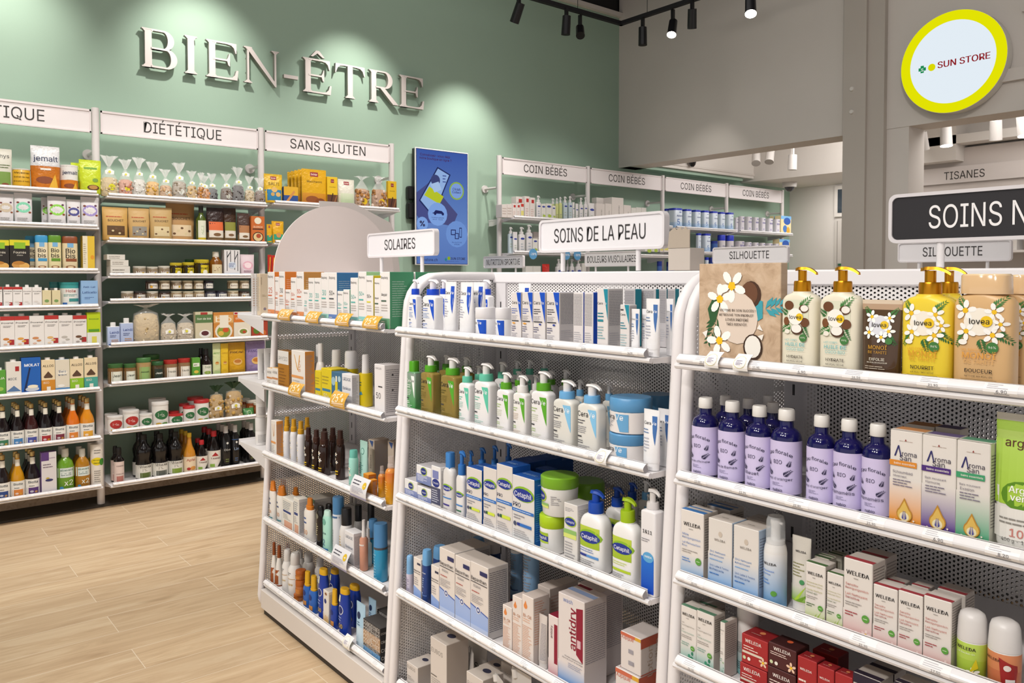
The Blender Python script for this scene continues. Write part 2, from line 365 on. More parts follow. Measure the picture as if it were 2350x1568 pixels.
# ------------------------------------------------------------------ wall shelving bays
PX = [.112, 1.128, 2.145, 3.163]
BAYZ = [[1.862, 1.665, 1.410, 1.201, .975, .717, .431, .143], [1.854, 1.594, 1.382, 1.232, .972, .740, .455, .138],
        [1.872, 1.606, 1.382, 1.232, .972, .740, .455, .138]]
BSGN = [('DIÉTÉTIQUE', .50, 'wall shelving bay with sign cut off to TIQUE, full of cartons and juices', .62),
        ('DIÉTÉTIQUE', .478, 'wall shelving bay full of dry foods under DIÉTÉTIQUE sign', .50),
        ('SANS GLUTEN', .585, 'wall shelving bay under SANS GLUTEN sign, partly behind sunscreen gondola', .49)]
YP, YF = 5.326, 5.165
def post(parent, x, z1=2.394, col='#dcd6d4'):
    b = MB(); b.cyl((x, YP, 0.004), (x, YP, z1), .0215, .0215, col, 'enamel', 18)
    b.cyl((x, YP, 0), (x, YP, .006), .035, .035, col, 'enamel', 18)
    o = b.build('post', parent)
    b = MB(); b.cyl((x, YP, 2.137), (x, YW-.012, 2.139), .011, .011, col, 'enamel', 10); b.cyl((x, YW-.014, 2.139), (x, YW-.001, 2.139), .032, .034, col, 'enamel', 18)
    b.build('wall_standoff', o)
def header(parent, x0, x1, z0, z1, txt, tw, tx, cap=.066, lens=-.006):
    b = MB(); y = YP-.008
    b.box(x0, x1, y-.004, y+.012, z0, z1, '#e9e2e2', 'plastic')
    for a in ((x0, x1, z1-.012, z1), (x0, x1, z0, z0+.008), (x0, x0+.008, z0, z1), (x1-.008, x1, z0, z1)):
        b.box(a[0], a[1], y-.009, y-.004, a[2], a[3], '#e3d9d9', 'enamel')
    put_text(b, txt, lambda x, z, e=.0006: (x, y-.004-e, z), tx, (z0+z1)/2, tw, '#3a3634', 'paper', cap, bold=lens, res=4, eps=.001)
    b.build('header_sign', parent)
BAYS = []
for i in range(3):
    t = empty('wall_shelving', ((PX[i]+PX[i+1])/2, YP, 0)); BAYS.append(t)
    tag(t, BSGN[i][2], 'shelving', 'shelving bays along the green wall')
    t.location = (0, 0, 0)
    post(t, PX[i])
    if i == 2: post(t, PX[3])
    header(t, PX[i]+.026, PX[i+1]-.026, 2.243, 2.380, BSGN[i][0], BSGN[i][1], PX[i]+1.017*(BSGN[i][3] if i else .49))
    for z in BAYZ[i]: shelf(t, PX[i]+.022, PX[i+1]-.022, YF, 5.50, z, 9, big=False)
BPX = [4.203, 5.240, 6.288, 7.345, 8.42]
BABYZ = [1.870, 1.580, 1.30, 1.02]
for i in range(4):
    t = empty('wall_shelving'); tag(t, ['first COIN BÉBÉS shelving bay, beside the wall screen', 'second COIN BÉBÉS bay, mostly behind the SOINS DE LA PEAU sign',
        'third COIN BÉBÉS bay, holding tall blue-lidded formula tins', 'last COIN BÉBÉS bay in the corner, holding white formula cartons'][i], 'shelving', 'baby-corner shelving bays')
    post(t, BPX[i], 2.405)
    if i == 3: post(t, BPX[4], 2.405)
    header(t, BPX[i]+.026, BPX[i+1]-.026, 2.25, 2.392, 'COIN BÉBÉS', .505, (BPX[i]+BPX[i+1])/2-.005)
    for z in BABYZ: shelf(t, BPX[i]+.022, BPX[i+1]-.022, YF, 5.50, z+(.045 if i > 1 and z == 1.58 else 0), 8, big=False)
# ------------------------------------------------------------------ gondola
def perf_mat(name, base='#e9e6e6'):
    m = bpy.data.materials.new(name); m.use_nodes = True; nt = m.node_tree; N = nt.nodes.new; K = nt.links.new; b = nt.nodes['Principled BSDF']
    b.inputs['Base Color'].default_value = (*L(base), 1); b.inputs['Roughness'].default_value = .4
    uv = N('ShaderNodeUVMap'); uv.uv_map = 'uv'; P = .0092
    ds = []
    for off in (0., .5):
        mp = N('ShaderNodeVectorMath'); mp.operation = 'MULTIPLY_ADD'; mp.inputs[1].default_value = (1/P, 1/(P*1.7320508), 0); mp.inputs[2].default_value = (off, off, 0); K(uv.outputs[0], mp.inputs[0])
        fr = N('ShaderNodeVectorMath'); fr.operation = 'FRACTION'; K(mp.outputs[0], fr.inputs[0])
        sb = N('ShaderNodeVectorMath'); sb.operation = 'SUBTRACT'; sb.inputs[1].default_value = (.5, .5, 0); K(fr.outputs[0], sb.inputs[0])
        ml = N('ShaderNodeVectorMath'); ml.operation = 'MULTIPLY'; ml.inputs[1].default_value = (1, 1.7320508, 0); K(sb.outputs[0], ml.inputs[0])
        ln = N('ShaderNodeVectorMath'); ln.operation = 'LENGTH'; K(ml.outputs[0], ln.inputs[0]); ds.append(ln)
    mn = N('ShaderNodeMath'); mn.operation = 'MINIMUM'; K(ds[0].outputs['Value'], mn.inputs[0]); K(ds[1].outputs['Value'], mn.inputs[1])
    gt = N('ShaderNodeMath'); gt.operation = 'GREATER_THAN'; gt.inputs[1].default_value = .27; K(mn.outputs[0], gt.inputs[0])
    K(gt.outputs[0], b.inputs['Alpha']); MATS[name] = m
perf_mat('perforated_steel'); perf_mat('perforated_shaded', '#2c2b2c')  # rear copy coloured dark so the holes read as a shaded gap
GX, GT = 1.70, 1.400        # centre line and top of the gondola run
def lean(z): return 1.266+.064*z
def frame_loop(y, r=.0135):
    pts = []
    zt, zb = GT-r-.001, r+.012
    def half(sg):
        q = []
        X = lambda x: GX+sg*(x-GX)
        R = .11
        q.append((X(GX), y, zt)); q.append((X(lean(zt)+R+.03), y, zt))
        c = (lean(zt-R)+R, zt-R)
        for i in range(1, 7):
            a = math.radians(90+90*i/6); q.append((X(c[0]+R*math.cos(a)), y, c[1]+R*math.sin(a)))
        for z in (1.1, .8, .5, .2): q.append((X(lean(z)), y, z))
        R2 = .05; c = (lean(.06)+R2, zb+R2)
        for i in range(0, 6):
            a = math.radians(180+90*i/5); q.append((X(c[0]+R2*math.cos(a)), y, c[1]+R2*math.sin(a)))
        return q
    return half(1)+list(reversed(half(-1)))[:-1]
def perf_panel(parent, quad, uvf, name='perforated_panel', mt='perforated_steel'):
    b = MB(); b.poly(quad, '#ccc', mt); return b.build(name, parent, uv=uvf)
GMOD = [(3.195, 2.178, 'sol'), (2.148, 1.094, 'skin'), (1.064, .02, 'nat')]
GZ = [[1.206, .926, .646, .374, .113], [1.200, .958, .690, .393, .110], [1.196, .961, .757, .584, .345, .11]]
GLAB = ['white perforated gondola module full of sunscreens, beside open floor', 'middle white gondola module carrying skin-care bottles and cartons', 'white gondola module carrying natural body-care, under black SOINS sign']
for i, (ya, yb, nm) in enumerate(GMOD):
    t = tag(empty('gondola', (0, 0, 0)), GLAB[i], 'gondola shelf', 'display gondola run')
    for y in (ya, yb):
        b = MB(); b.tube(frame_loop(y), .0135, '#e9e5e6', 'enamel', 10, closed=True); f = b.build('end_frame', t)
        quad = [(lean(.08)+.01, y, .08), (2*GX-lean(.08)-.01, y, .08), (2*GX-lean(1.28)-.01, y, 1.29), (2*GX-lean(1.37)-.09, y, GT-.03), (lean(1.37)+.09, y, GT-.03), (lean(1.28)+.01, y, 1.29)]
        perf_panel(f, quad, lambda c: (c.z, c.x), 'perforated_end')
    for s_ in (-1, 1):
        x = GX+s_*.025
        perf_panel(t, [(x, ya-.02, .10), (x, yb+.02, .10), (x, yb+.02, 1.372), (x, ya-.02, 1.372)], lambda c: (c.z, c.y), 'perforated_back', 'perforated_steel' if s_ < 0 else 'perforated_shaded')
    b = MB(); b.box(GX-.034, GX+.034, yb+.0, ya-.0, 1.362, GT-.002, '#ebe8ea', 'enamel', .004); b.build('top_bar', t)
    for y in (ya-.045, yb+.045):
        b = MB(); b.box(GX-.034, GX+.034, y-.025, y+.025, .05, 1.362, '#d9d6d8', 'enamel')
        for k in range(22): b.box(GX-.0345, GX-.0335, y-.003, y+.003, .12+k*.055, .145+k*.055, '#4a484a', 'paint')
        b.build('upright', t)
    b = MB(); b.box(1.262, 1.29, yb+.018, ya-.018, .028, GZ[i][-1]-.008, '#d9d2cd', 'enamel', .002); b.box(1.285, 2.12, yb+.02, ya-.02, .03, .08, '#8d8782', 'paint'); b.box(1.275, 1.285, yb+.02, ya-.02, 0, .028, '#3a332d', 'paint'); b.build('kick_panel', t)
    # shelves: own frame with front = -y, then turned to face -x
    for z in GZ[i]:
        h = empty('shelf_tray', (0, 0, 0), -math.pi/2); h.parent = t
        # local x -> world -y, local y -> world x
        o = shelf(h, -(ya-.018), -(yb+.018), 1.274, GX-.036, z+.006, 9, big=(i > 0))
        o.parent = t; o.rotation_euler = (0, 0, -math.pi/2); bpy.data.objects.remove(h)
    for z in (1.10, .75, .40):
        b = MB(); b.box(GX+.04, 2.08, yb+.02, ya-.02, z, z+.012, '#e4e1e2', 'enamel'); b.build('rear_shelf', t)
# shelves on the far end of the gondola
t = tag(empty('end_shelving'), 'narrow white shelves hung on the far end of the sunscreen gondola', 'shelving')
for z in (1.206, .926, .646):
    b = MB(); b.box(1.30, 1.62, 3.215, 3.50, z, z+.012, '#e4e1e2', 'enamel')
    b.poly([(1.30, 3.215, z), (1.30, 3.50, z), (1.30, 3.215, z-.06)], '#dedadb', 'enamel'); b.poly([(1.62, 3.215, z-.06), (1.62, 3.50, z), (1.62, 3.215, z)], '#dedadb', 'enamel')
    o = b.build('shelf', t)
    b = MB(); b.box(1.30, 1.62, 3.50, 3.506, z-.004, z+.022, '#f0eeef', 'gloss'); b.build('price_rail', o)
# second gondola behind the first: top, frame, shelves
X2 = 4.07
t = tag(empty('gondola'), 'second gondola standing behind, its top carrying small category signs', 'gondola shelf')
for y in (5.0, 3.95, 2.9, 1.85, .8):
    b = MB(); b.tube([(p[0]-GX+X2, p[1], p[2]) for p in frame_loop(y)], .0135, '#e9e5e6', 'enamel', 8, closed=True); b.build('end_frame', t)
b = MB(); b.box(X2-.03, X2+.03, .8, 5.0, .05, GT-.004, '#e6e3e5', 'enamel'); b.build('back_panel', t)
for z in (.10, .40, .70, 1.0):
    for s_ in (-1, 1):
        b = MB(); b.box(min(X2+s_*.03, X2+s_*.41), max(X2+s_*.03, X2+s_*.41), .82, 4.98, z, z+.014, '#e4e1e2', 'enamel'); b.build('shelf', t)
# ------------------------------------------------------------------ category signs on poles
def pole_sign(loc, txt, tw, cap, label, w=.513, h=.102, poles=.155, dark=False, base=GT, px=None):
    t = tag(empty('category_sign', loc, -math.pi/2), label, 'sign', None)
    fc, tc, rim = ('#2b292c', '#f1eeee', '#d9d4d6') if dark else ('#eeebee', '#3c393b', '#e6e1e3')
    b = MB(); P = rrect(w, h, .016); Q = rrect(w-.014, h-.014, .012); d = .011
    for i in range(len(P)):
        j = (i+1) % len(P)
        b.poly([(P[i][0], d, P[i][1]), (P[i][0], -d, P[i][1]), (P[j][0], -d, P[j][1]), (P[j][0], d, P[j][1])], rim, 'enamel')
        for sg in (-1, 1):
            q = [(P[i][0], sg*d, P[i][1]), (P[j][0], sg*d, P[j][1]), (Q[j][0], sg*d, Q[j][1]), (Q[i][0], sg*d, Q[i][1])]
            b.poly(q if sg > 0 else q[::-1], rim, 'enamel')
            q = [(Q[i][0], sg*d, Q[i][1]), (Q[j][0], sg*d, Q[j][1]), (Q[j][0], sg*(d-.004), Q[j][1]), (Q[i][0], sg*(d-.004), Q[i][1])]
            b.poly(q if sg > 0 else q[::-1], rim, 'enamel')
    b.build('sign_frame', t)
    b = MB(); b.poly([(x, -d+.004, z) for x, z in reversed(Q)], fc, 'plastic'); b.poly([(x, d-.004, z) for x, z in Q], fc, 'plastic')
    put_text(b, txt, lambda x, z, e=.0008: (x, -d+.004-e, z), 0 if not dark else .012, 0, tw, tc, 'paper', cap, bold=-.004, res=4, eps=.001)
    b.build('sign_face', t)
    for s_ in (-1, 1):
        b = MB(); b.cyl((s_*poles, 0, -h/2), (s_*poles, 0, base-loc[2]), .0075, .0075, '#e9e5e6', 'enamel', 12); b.build('pole', t)
    return t
pole_sign((GX, 2.79, 1.515), 'SOLAIRES', .235, .042, 'white rounded sign reading SOLAIRES on two thin poles')
pole_sign((GX, 1.680, 1.510), 'SOINS DE LA PEAU', .375, .043, 'white rounded sign reading SOINS DE LA PEAU on two poles')
pole_sign((GX, .560, 1.503), 'SOINS NATURELS', .375, .046, 'black rounded sign with white SOINS lettering, cut by photo edge', dark=True)
pole_sign((X2, 5.10, 1.507), 'NUTRITION SPORTIVE', .43, .046, 'white sign reading NUTRITION SPORTIVE on the gondola behind', h=.10)
pole_sign((X2, 3.897, 1.510), 'DOULEURS MUSCULAIRES', .465, .046, 'white sign reading DOULEURS MUSCULAIRES on the gondola behind', h=.104)
pole_sign((X2, 2.785, 1.514), 'SILHOUETTE', .27, .044, 'white SILHOUETTE sign just above the wood-grain notice', h=.10)
pole_sign((X2, 1.657, 1.506), 'SILHOUETTE', .27, .044, 'white SILHOUETTE sign underneath the black sign', h=.10)
# blank header cards on the end of the gondola
b = MB(); P = [(1.625+.285*math.cos(math.pi*i/40), GT+.002+.29*math.sin(math.pi*i/40)) for i in range(41)]
b.poly([(x, 3.20, z) for x, z in P], '#e6d9d4', 'paper'); b.poly([(x, 3.206, z) for x, z in reversed(P)], '#e6d9d4', 'paper')
for i in range(41):
    p, q = P[i], P[(i+1) % 41]; b.poly([(p[0], 3.206, p[1]), (q[0], 3.206, q[1]), (q[0], 3.20, q[1]), (p[0], 3.20, p[1])], '#efe8e6', 'paper')
tag(b.build('header_card'), 'blank pale half-round header card standing on the sunscreen gondola', 'display card')
b = MB(); P = [(1.70, GT), (2.14, GT), (2.115, 1.58), (2.085, 1.655), (1.88, 1.742), (1.70, 1.742)]
for y, o_ in ((3.52, 1), (3.525, -1)): b.poly([(x, y, z) for x, z in P[::o_]], '#e1d8d4', 'paper')
for i in range(len(P)):
    p, q = P[i], P[(i+1) % len(P)]; b.poly([(p[0], 3.525, p[1]), (q[0], 3.525, q[1]), (q[0], 3.52, q[1]), (p[0], 3.52, p[1])], '#efe8e6', 'paper')
b.box(1.72, 1.76, 3.205, 3.52, GT-.02, GT, '#e1d8d4', 'paper')
tag(b.build('header_card'), 'blank straight-edged header card behind the half-round one', 'display card')
# ------------------------------------------------------------------ goods: shapes
def interp(rings, z):
    if z <= rings[0][0]: return rings[0][1:4]
    for a, b in zip(rings, rings[1:]):
        if z <= b[0]:
            t = (z-a[0])/max(1e-6, b[0]-a[0]); return tuple(a[i]*(1-t)+b[i]*t for i in (1, 2, 3))
    return rings[-1][1:4]
def loft_fn(rings):
    def fn(x, z, e=0.):
        rx, ry, n = interp(rings, z); t = min(.985, abs(x)/max(rx, 1e-5))
        return (x, -ry*(1-t**n)**(1/n)-e, z)
    return fn
def art(mb, ops, w, h, fn, flat=True, mat='paper', z0=0., e0=.0003):
    """prints packaging graphics on a surface; x in -.5...5 of w, z in 0..1 of h"""
    for k, o in enumerate(ops):
        e = e0+.00016*k; t = o[0]; n = 1 if flat else 7
        S = lambda x, z: fn(x*w, z0+z*h, e)
        if t == 'R':
            _, xa, xb, za, zb, c = o[:6]; c2 = o[6] if len(o) > 6 else c; m = 1 if flat else max(1, int((zb-za)*h/.02))
            for j in range(m):
                ta, tb = j/m, (j+1)/m; ca, cb = (mixc(c, c2, ta), mixc(c, c2, tb)) if c2 != c else (c, c)
                for i in range(n):
                    u, v = xa+(xb-xa)*i/n, xa+(xb-xa)*(i+1)/n; p, q = za+(zb-za)*ta, za+(zb-za)*tb
                    mb.poly([S(u, p), S(v, p), S(v, q), S(u, q)], [ca, ca, cb, cb], mat, not flat)
        elif t == 'E':
            _, cx, cz, rx, rz, c = o[:6]; rz = rz*w/h; N = 8
            for i in range(N):
                a0, a1 = math.pi*i/N, math.pi*(i+1)/N; x0, x1 = -math.cos(a0), -math.cos(a1); q0, q1 = math.sin(a0), math.sin(a1)
                pts = [S(cx+rx*x0, cz-rz*q0), S(cx+rx*x1, cz-rz*q1), S(cx+rx*x1, cz+rz*q1), S(cx+rx*x0, cz+rz*q0)]
                mb.poly(pts[1:] if i == 0 else (pts[:1]+pts[1:2]+pts[3:] if i == N-1 else pts), c, mat, not flat)
        elif t == 'P':
            pts, c = o[1], o[2]
            if flat: mb.poly([S(*p) for p in pts], c, mat)
            else:
                xs = sorted({round(p[0], 5) for p in pts}); xs = [xs[0]+(xs[-1]-xs[0])*i/8 for i in range(9)]+xs[1:-1]; xs = sorted(xs)
                def rng(x):
                    zz = []
                    for (ax, az), (bx, bz) in zip(pts, pts[1:]+pts[:1]):
                        if min(ax, bx)-1e-9 <= x <= max(ax, bx)+1e-9:
                            if abs(bx-ax) < 1e-9: zz += [az, bz]
                            else: zz.append(az+(bz-az)*(x-ax)/(bx-ax))
                    return min(zz), max(zz)
                for u, v in zip(xs, xs[1:]):
                    if v-u < 1e-6: continue
                    (a, b), (c_, d) = rng(u), rng(v); mb.poly([S(u, a), S(v, c_), S(v, d), S(u, b)], c, mat, True)
        elif t == 'T':
            _, s, cx, cz, wf, c = o[:6]; kw = o[6] if len(o) > 6 else {}
            cap = kw.get('cap'); al = kw.get('al', 'c')
            put_text(mb, s, lambda x, z, ee: fn(x, z, e+ee-.0004), cx*w, z0+cz*h, wf*w, c, mat, cap*h if cap else None, al, kw.get('rot', 0.), kw.get('b', 0.), kw.get('res', 1), maxh=kw.get('mh', .5)*h, arc=kw.get('arc'))
        elif t == 'L':
            _, xa, xb, za, zb, n_, c = o[:7]; dz = (zb-za)/n_; rr = random.Random(int(1e4*(xa+za+zb))+n_)
            for i in range(n_):
                z = zb-dz*(i+.75); ln = xa+(xb-xa)*(rr.uniform(.55, 1.) if len(o) < 8 else 1)
                x = xa
                while x < ln-.01:
                    y = min(ln, x+rr.uniform(.10, .28)*(1 if flat else .9)); mb.poly([S(x, z), S(y-.015, z), S(y-.015, z+dz*.36), S(x, z+dz*.36)], c, mat); x = y
        elif t == 'F':
            _, cx, cz, r = o[:4]; rot = o[4] if len(o) > 4 else .3; cc = o[5] if len(o) > 5 else '#fbfaf6'
            for i in range(5):
                a = rot+2*math.pi*i/5; P = []
                for q in range(9):
                    b = 2*math.pi*q/9; px, pz = .62*r+.42*r*math.cos(b), .26*r*math.sin(b)
                    P.append((cx+px*math.cos(a)-pz*math.sin(a), cz+(px*math.sin(a)+pz*math.cos(a))*w/h))
                mb.poly([fn(x*w, z0+z*h, e+.00003*i) for x, z in P], cc, mat)
            for i in range(5):
                a = rot+2*math.pi*i/5; a2 = a+1.2566; q = .3*r
                mb.poly([fn(x*w, z0+z*h, e+.0002) for x, z in ((cx, cz), (cx+q*math.cos(a), cz+q*math.sin(a)*w/h), (cx+q*math.cos(a2), cz+q*math.sin(a2)*w/h))], '#f2c21c', mat)
        elif t == 'D':
            _, cx, cz, r, c = o[:5]; P = [(cx, cz+2.1*r*w/h)]
            for q in range(13):
                a = math.radians(50-q*280/12); P.append((cx+r*math.cos(a), cz+r*math.sin(a)*w/h))
            mb.poly([S(*p) for p in P], c, mat)
        elif t == 'V':   # fern / leaf spray: (cx, cz, length, angle, colour)
            _, cx, cz, ln, an, c = o[:6]
            for i in range(6):
                f = .15+.16*i; bx, bz = cx+ln*f*math.cos(an), cz+ln*f*math.sin(an)*w/h
                for sg in (-1, 1):
                    a = an+sg*.75; l2 = ln*.42*(1.15-f*.7); th = .17*l2
                    P = [(bx, bz), (bx+.5*l2*math.cos(a)-th*math.sin(a), bz+(.5*l2*math.sin(a)+th*math.cos(a))*w/h), (bx+l2*math.cos(a), bz+l2*math.sin(a)*w/h), (bx+.5*l2*math.cos(a)+th*math.sin(a), bz+(.5*l2*math.sin(a)-th*math.cos(a))*w/h)]
                    mb.poly([S(*p) for p in P], c, mat)
def k_box(t, w, h, d):
    mb = MB(); c = t['c']; c = dict(c) if isinstance(c, dict) else {'all': c}
    mb.box(-w/2, w/2, -d/2, d/2, 0, h, c, t.get('mat', 'paper'), min(.0012, w*.04))
    art(mb, t.get('art', []), w, h, lambda x, z, e: (x, -d/2-e, z), mat=t.get('mat', 'paper'))
    sd = t.get('side', [('L', -.42, .42, .1, .92, int(max(4, h/.0045)), '#9b9a9c')] if t.get('lines', 1) else [])
    art(mb, sd, d, h, lambda y, z, e: (w/2+e, y, z))
    art(mb, t.get('lside', sd), d, h, lambda y, z, e: (-w/2-e, -y, z))
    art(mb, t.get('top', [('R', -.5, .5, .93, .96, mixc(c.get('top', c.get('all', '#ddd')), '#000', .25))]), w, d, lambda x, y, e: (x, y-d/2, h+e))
    P = [('carton', mb, None)]
    if t.get('cap'):
        b = MB(); r = min(.016, w*.2); y = -d*.08
        b.cyl((0, y, h-.002), (0, y, h+.013), r*1.1, r, t['cap'], 'plastic', 16); P.append(('cap', b, None))
    return P
def k_lathe(t, w, h, d):
    n = t.get('n', 2); q = d/w; r = w/2; P = []
    sc_ = lambda pr: [(z*h, f*r, f*r*(q if f > .62 or t.get('flat') else max(q, min(1, .62*q/f if f else 1))), n if f > .7 else 2) for z, f in pr]
    body = sc_(t['body']); b = MB(); b.loft(body, t['bc'], t.get('bm', 'plastic'), t.get('seg', 22))
    fn = loft_fn(body)
    tgt = b
    if t.get('lab'):
        z0, z1, c = t['lab'][:3]; sp = t['lab'][3] if len(t['lab']) > 3 else 360; lb = MB(); K = 26
        rx, ry, e = interp(body, (z0+z1)/2*h)
        if sp >= 360:
            R = [(z*h, interp(body, z*h)[0]+.0004, interp(body, z*h)[1]+.0004, e) for z in (z0, (z0+z1)/2, z1)]
            lb.loft(R, c, 'paper', 26, False, False)
        else: art(lb, [('R', -sp, sp, 0, 1, c)], w, (z1-z0)*h, lambda x, z, ee: fn(x, z, .0004), False, 'paper', z0*h)
        P.append(('label', lb, None)); tgt = lb
    art(tgt, t.get('art', []), w, h, fn, False, 'paper', e0=.0009)
    P.insert(0, ('body', b, None))
    if t.get('neckl'):
        nl = MB(); art(nl, t['neckl'], w, h, fn, False, 'paper', e0=.0006); P.append(('neck_label', nl, None))
    if t.get('cap'):
        c = MB(); c.loft(sc_(t['cap']), t['cc'], t.get('cm', 'plastic'), 20)
        if t.get('nozzle'):
            z = t['nozzle']*h; c.cyl((0, 0, z), (w*.34, 0, z), w*.07, w*.06, t['cc'] if not isinstance(t['cc'], list) else t['cc'][-1], 'plastic', 10)
        P.append((t.get('capname', 'cap'), c, None))
    if t.get('cap2'):
        c = MB(); c.loft(sc_(t['cap2']), t['cc2'], t.get('cm2', 'clear'), 20); P.append(('overcap', c, None))
    return P
def k_pump(t, w, h, d):
    n = t.get('n', 4); zb, zc, zs = t.get('z', (.70, .80, .955)); r = w/2; y = d/2; nk = min(t.get('neck', .30)*w, d*.48); top = zb*h; rr = min(t.get('round', .22)*w, top*.3)
    R = [(0, r*.95, y*.95, n), (.004, r, y, n)]
    if t.get('wavy'): R += [(top*.35, r*.97, y, n), (top*.6, r*1., y, n)]
    R += [(top-rr, r, y, n)]
    for i in range(1, 6):
        a = math.radians(90*i/6); R.append((top-rr+rr*math.sin(a), nk+(r-nk)*math.cos(a)*1.0, max(nk, y*(1-.0)*math.cos(a)+nk*(1-math.cos(a))), n-(n-2)*i/6))
    R += [(top+.001, nk, nk, 2), (top+.004, nk*.98, nk*.98, 2)]
    b = MB(); b.loft(R, t['c'], t.get('bm', 'plastic'), 28)
    art(b, t.get('art', []), w, h, loft_fn(R), False, 'paper', e0=.0006)
    c = MB(); cc = t['cc']; cr = t.get('cr', .31)*w; cr = min(cr, max(d*.5, nk))
    if t.get('head', True):
        m = t.get('cm', 'plastic')
        c.loft([(top+.002, cr, cr, 2), (zc*h-.003, cr*.98, cr*.98, 2), (zc*h, cr*.92, cr*.92, 2)], cc, m, 20)
        P = [('body', b, None), ('collar', c, None)]
        pc = t.get('pc', cc); p = MB(); sr = cr*.5; hz = h
        p.loft([(zc*h, sr, sr, 2), (zs*h, sr, sr, 2)], pc, m, 14)
        ln = t.get('noz', .95)*cr*1.5; K = 10; hr = sr*1.3; hz -= .001; R2 = []
        for i in range(K+1):
            f = i/K; x = -cr*.85+f*(ln+cr*.85); g = max(0, f-.45)/.55
            hw = hr*(math.sqrt(max(.06, 1-(1-f/.3)**2)) if f < .3 else 1-.62*min(1, (f-.3)/.6)); th = (hz-zs*h)*(.9-.25*f); zt = hz-.010*g*g-(.0015 if f < .15 else 0)
            R2.append([(x, -hw, zt-th), (x, hw, zt-th), (x, hw*.7, zt), (x, -hw*.7, zt)])
        base = len(p.v)
        for q in R2: p.v += q
        for i in range(K):
            for j in range(4):
                a, c2 = base+i*4+j, base+i*4+(j+1) % 4; p.face((a, a+4, c2+4, c2), pc, m, False)
        p.face((base+3, base+2, base+1, base), pc, m); e_ = base+K*4; p.face((e_, e_+1, e_+2, e_+3), pc, m)
        P.append(('pump_head', p, None))
    else:
        cw, cdp = t.get('capw', .5)*w, min(t.get('capw', .5)*w, d)
        c.loft([(top, cw/2, cdp/2, 3), (h*.985, cw/2*.98, cdp/2*.98, 3), (h, cw/2*.9, cdp/2*.9, 3)], cc, t.get('cm', 'plastic'), 22)
        P = [('body', b, None), ('cap', c, None)]
    return P
def k_tube(t, w, h, d):
    zc = t.get('zc', .12)*h; r = w/2; y = d/2; n = 2
    R = [(zc, r*.90, y*.95, 2), (zc+.004, r*.94, y, 2), (zc+(h-zc)*.45, r*.97, y*.80, 2), (h*.88, r*1.0, y*.28, 2.2), (h*.95, r*1.0, .0022, 3), (h, r*1.0, .0018, 3)]
    b = MB(); c = t['c']; b.loft(R, c, t.get('bm', 'soft'), 26); art(b, t.get('art', []), w, h, loft_fn(R), False, 'paper', e0=.0007)
    k = MB(); k.loft([(0, r*.86, y*.88, 2), (zc*.98, r*.9, y*.93, 2), (zc, r*.88, y*.9, 2)], t['cc'], t.get('cm', 'plastic'), 24)
    return [('body', b, None), ('cap', k, None)]
def k_pouch(t, w, h, d):
    r = w/2; y = d/2; rr = random.Random(int(w*1e5)); j = lambda: rr.uniform(.96, 1.03)
    R = [(0, r*.93, y*.75, 2.6), (.006, r*.97*j(), y, 2.4), (h*.3, r*.98*j(), y*1.02, 2.2), (h*.55, r*j(), y*.82, 2.1), (h*.76, r*.99, y*.45, 2.1), (h*.9, r*1.0, y*.10+.001, 2.4), (h*.94, r, .0012, 3), (h, r*.99, .001, 3)]
    c = t['c']; b = MB(); b.loft(R, c, t.get('bm', 'foil'), 24); art(b, t.get('art', []), w, h, loft_fn(R), False, t.get('am', 'paper'), e0=.0008)
    P = [('pouch', b, None)]
    if t.get('spout'):
        s = MB(); s.cyl((-r*.55, 0, h*.9), (-r*.72, 0, h*.985), .009, .009, t['spout'], 'plastic', 14); P.append(('spout', s, None))
    return P
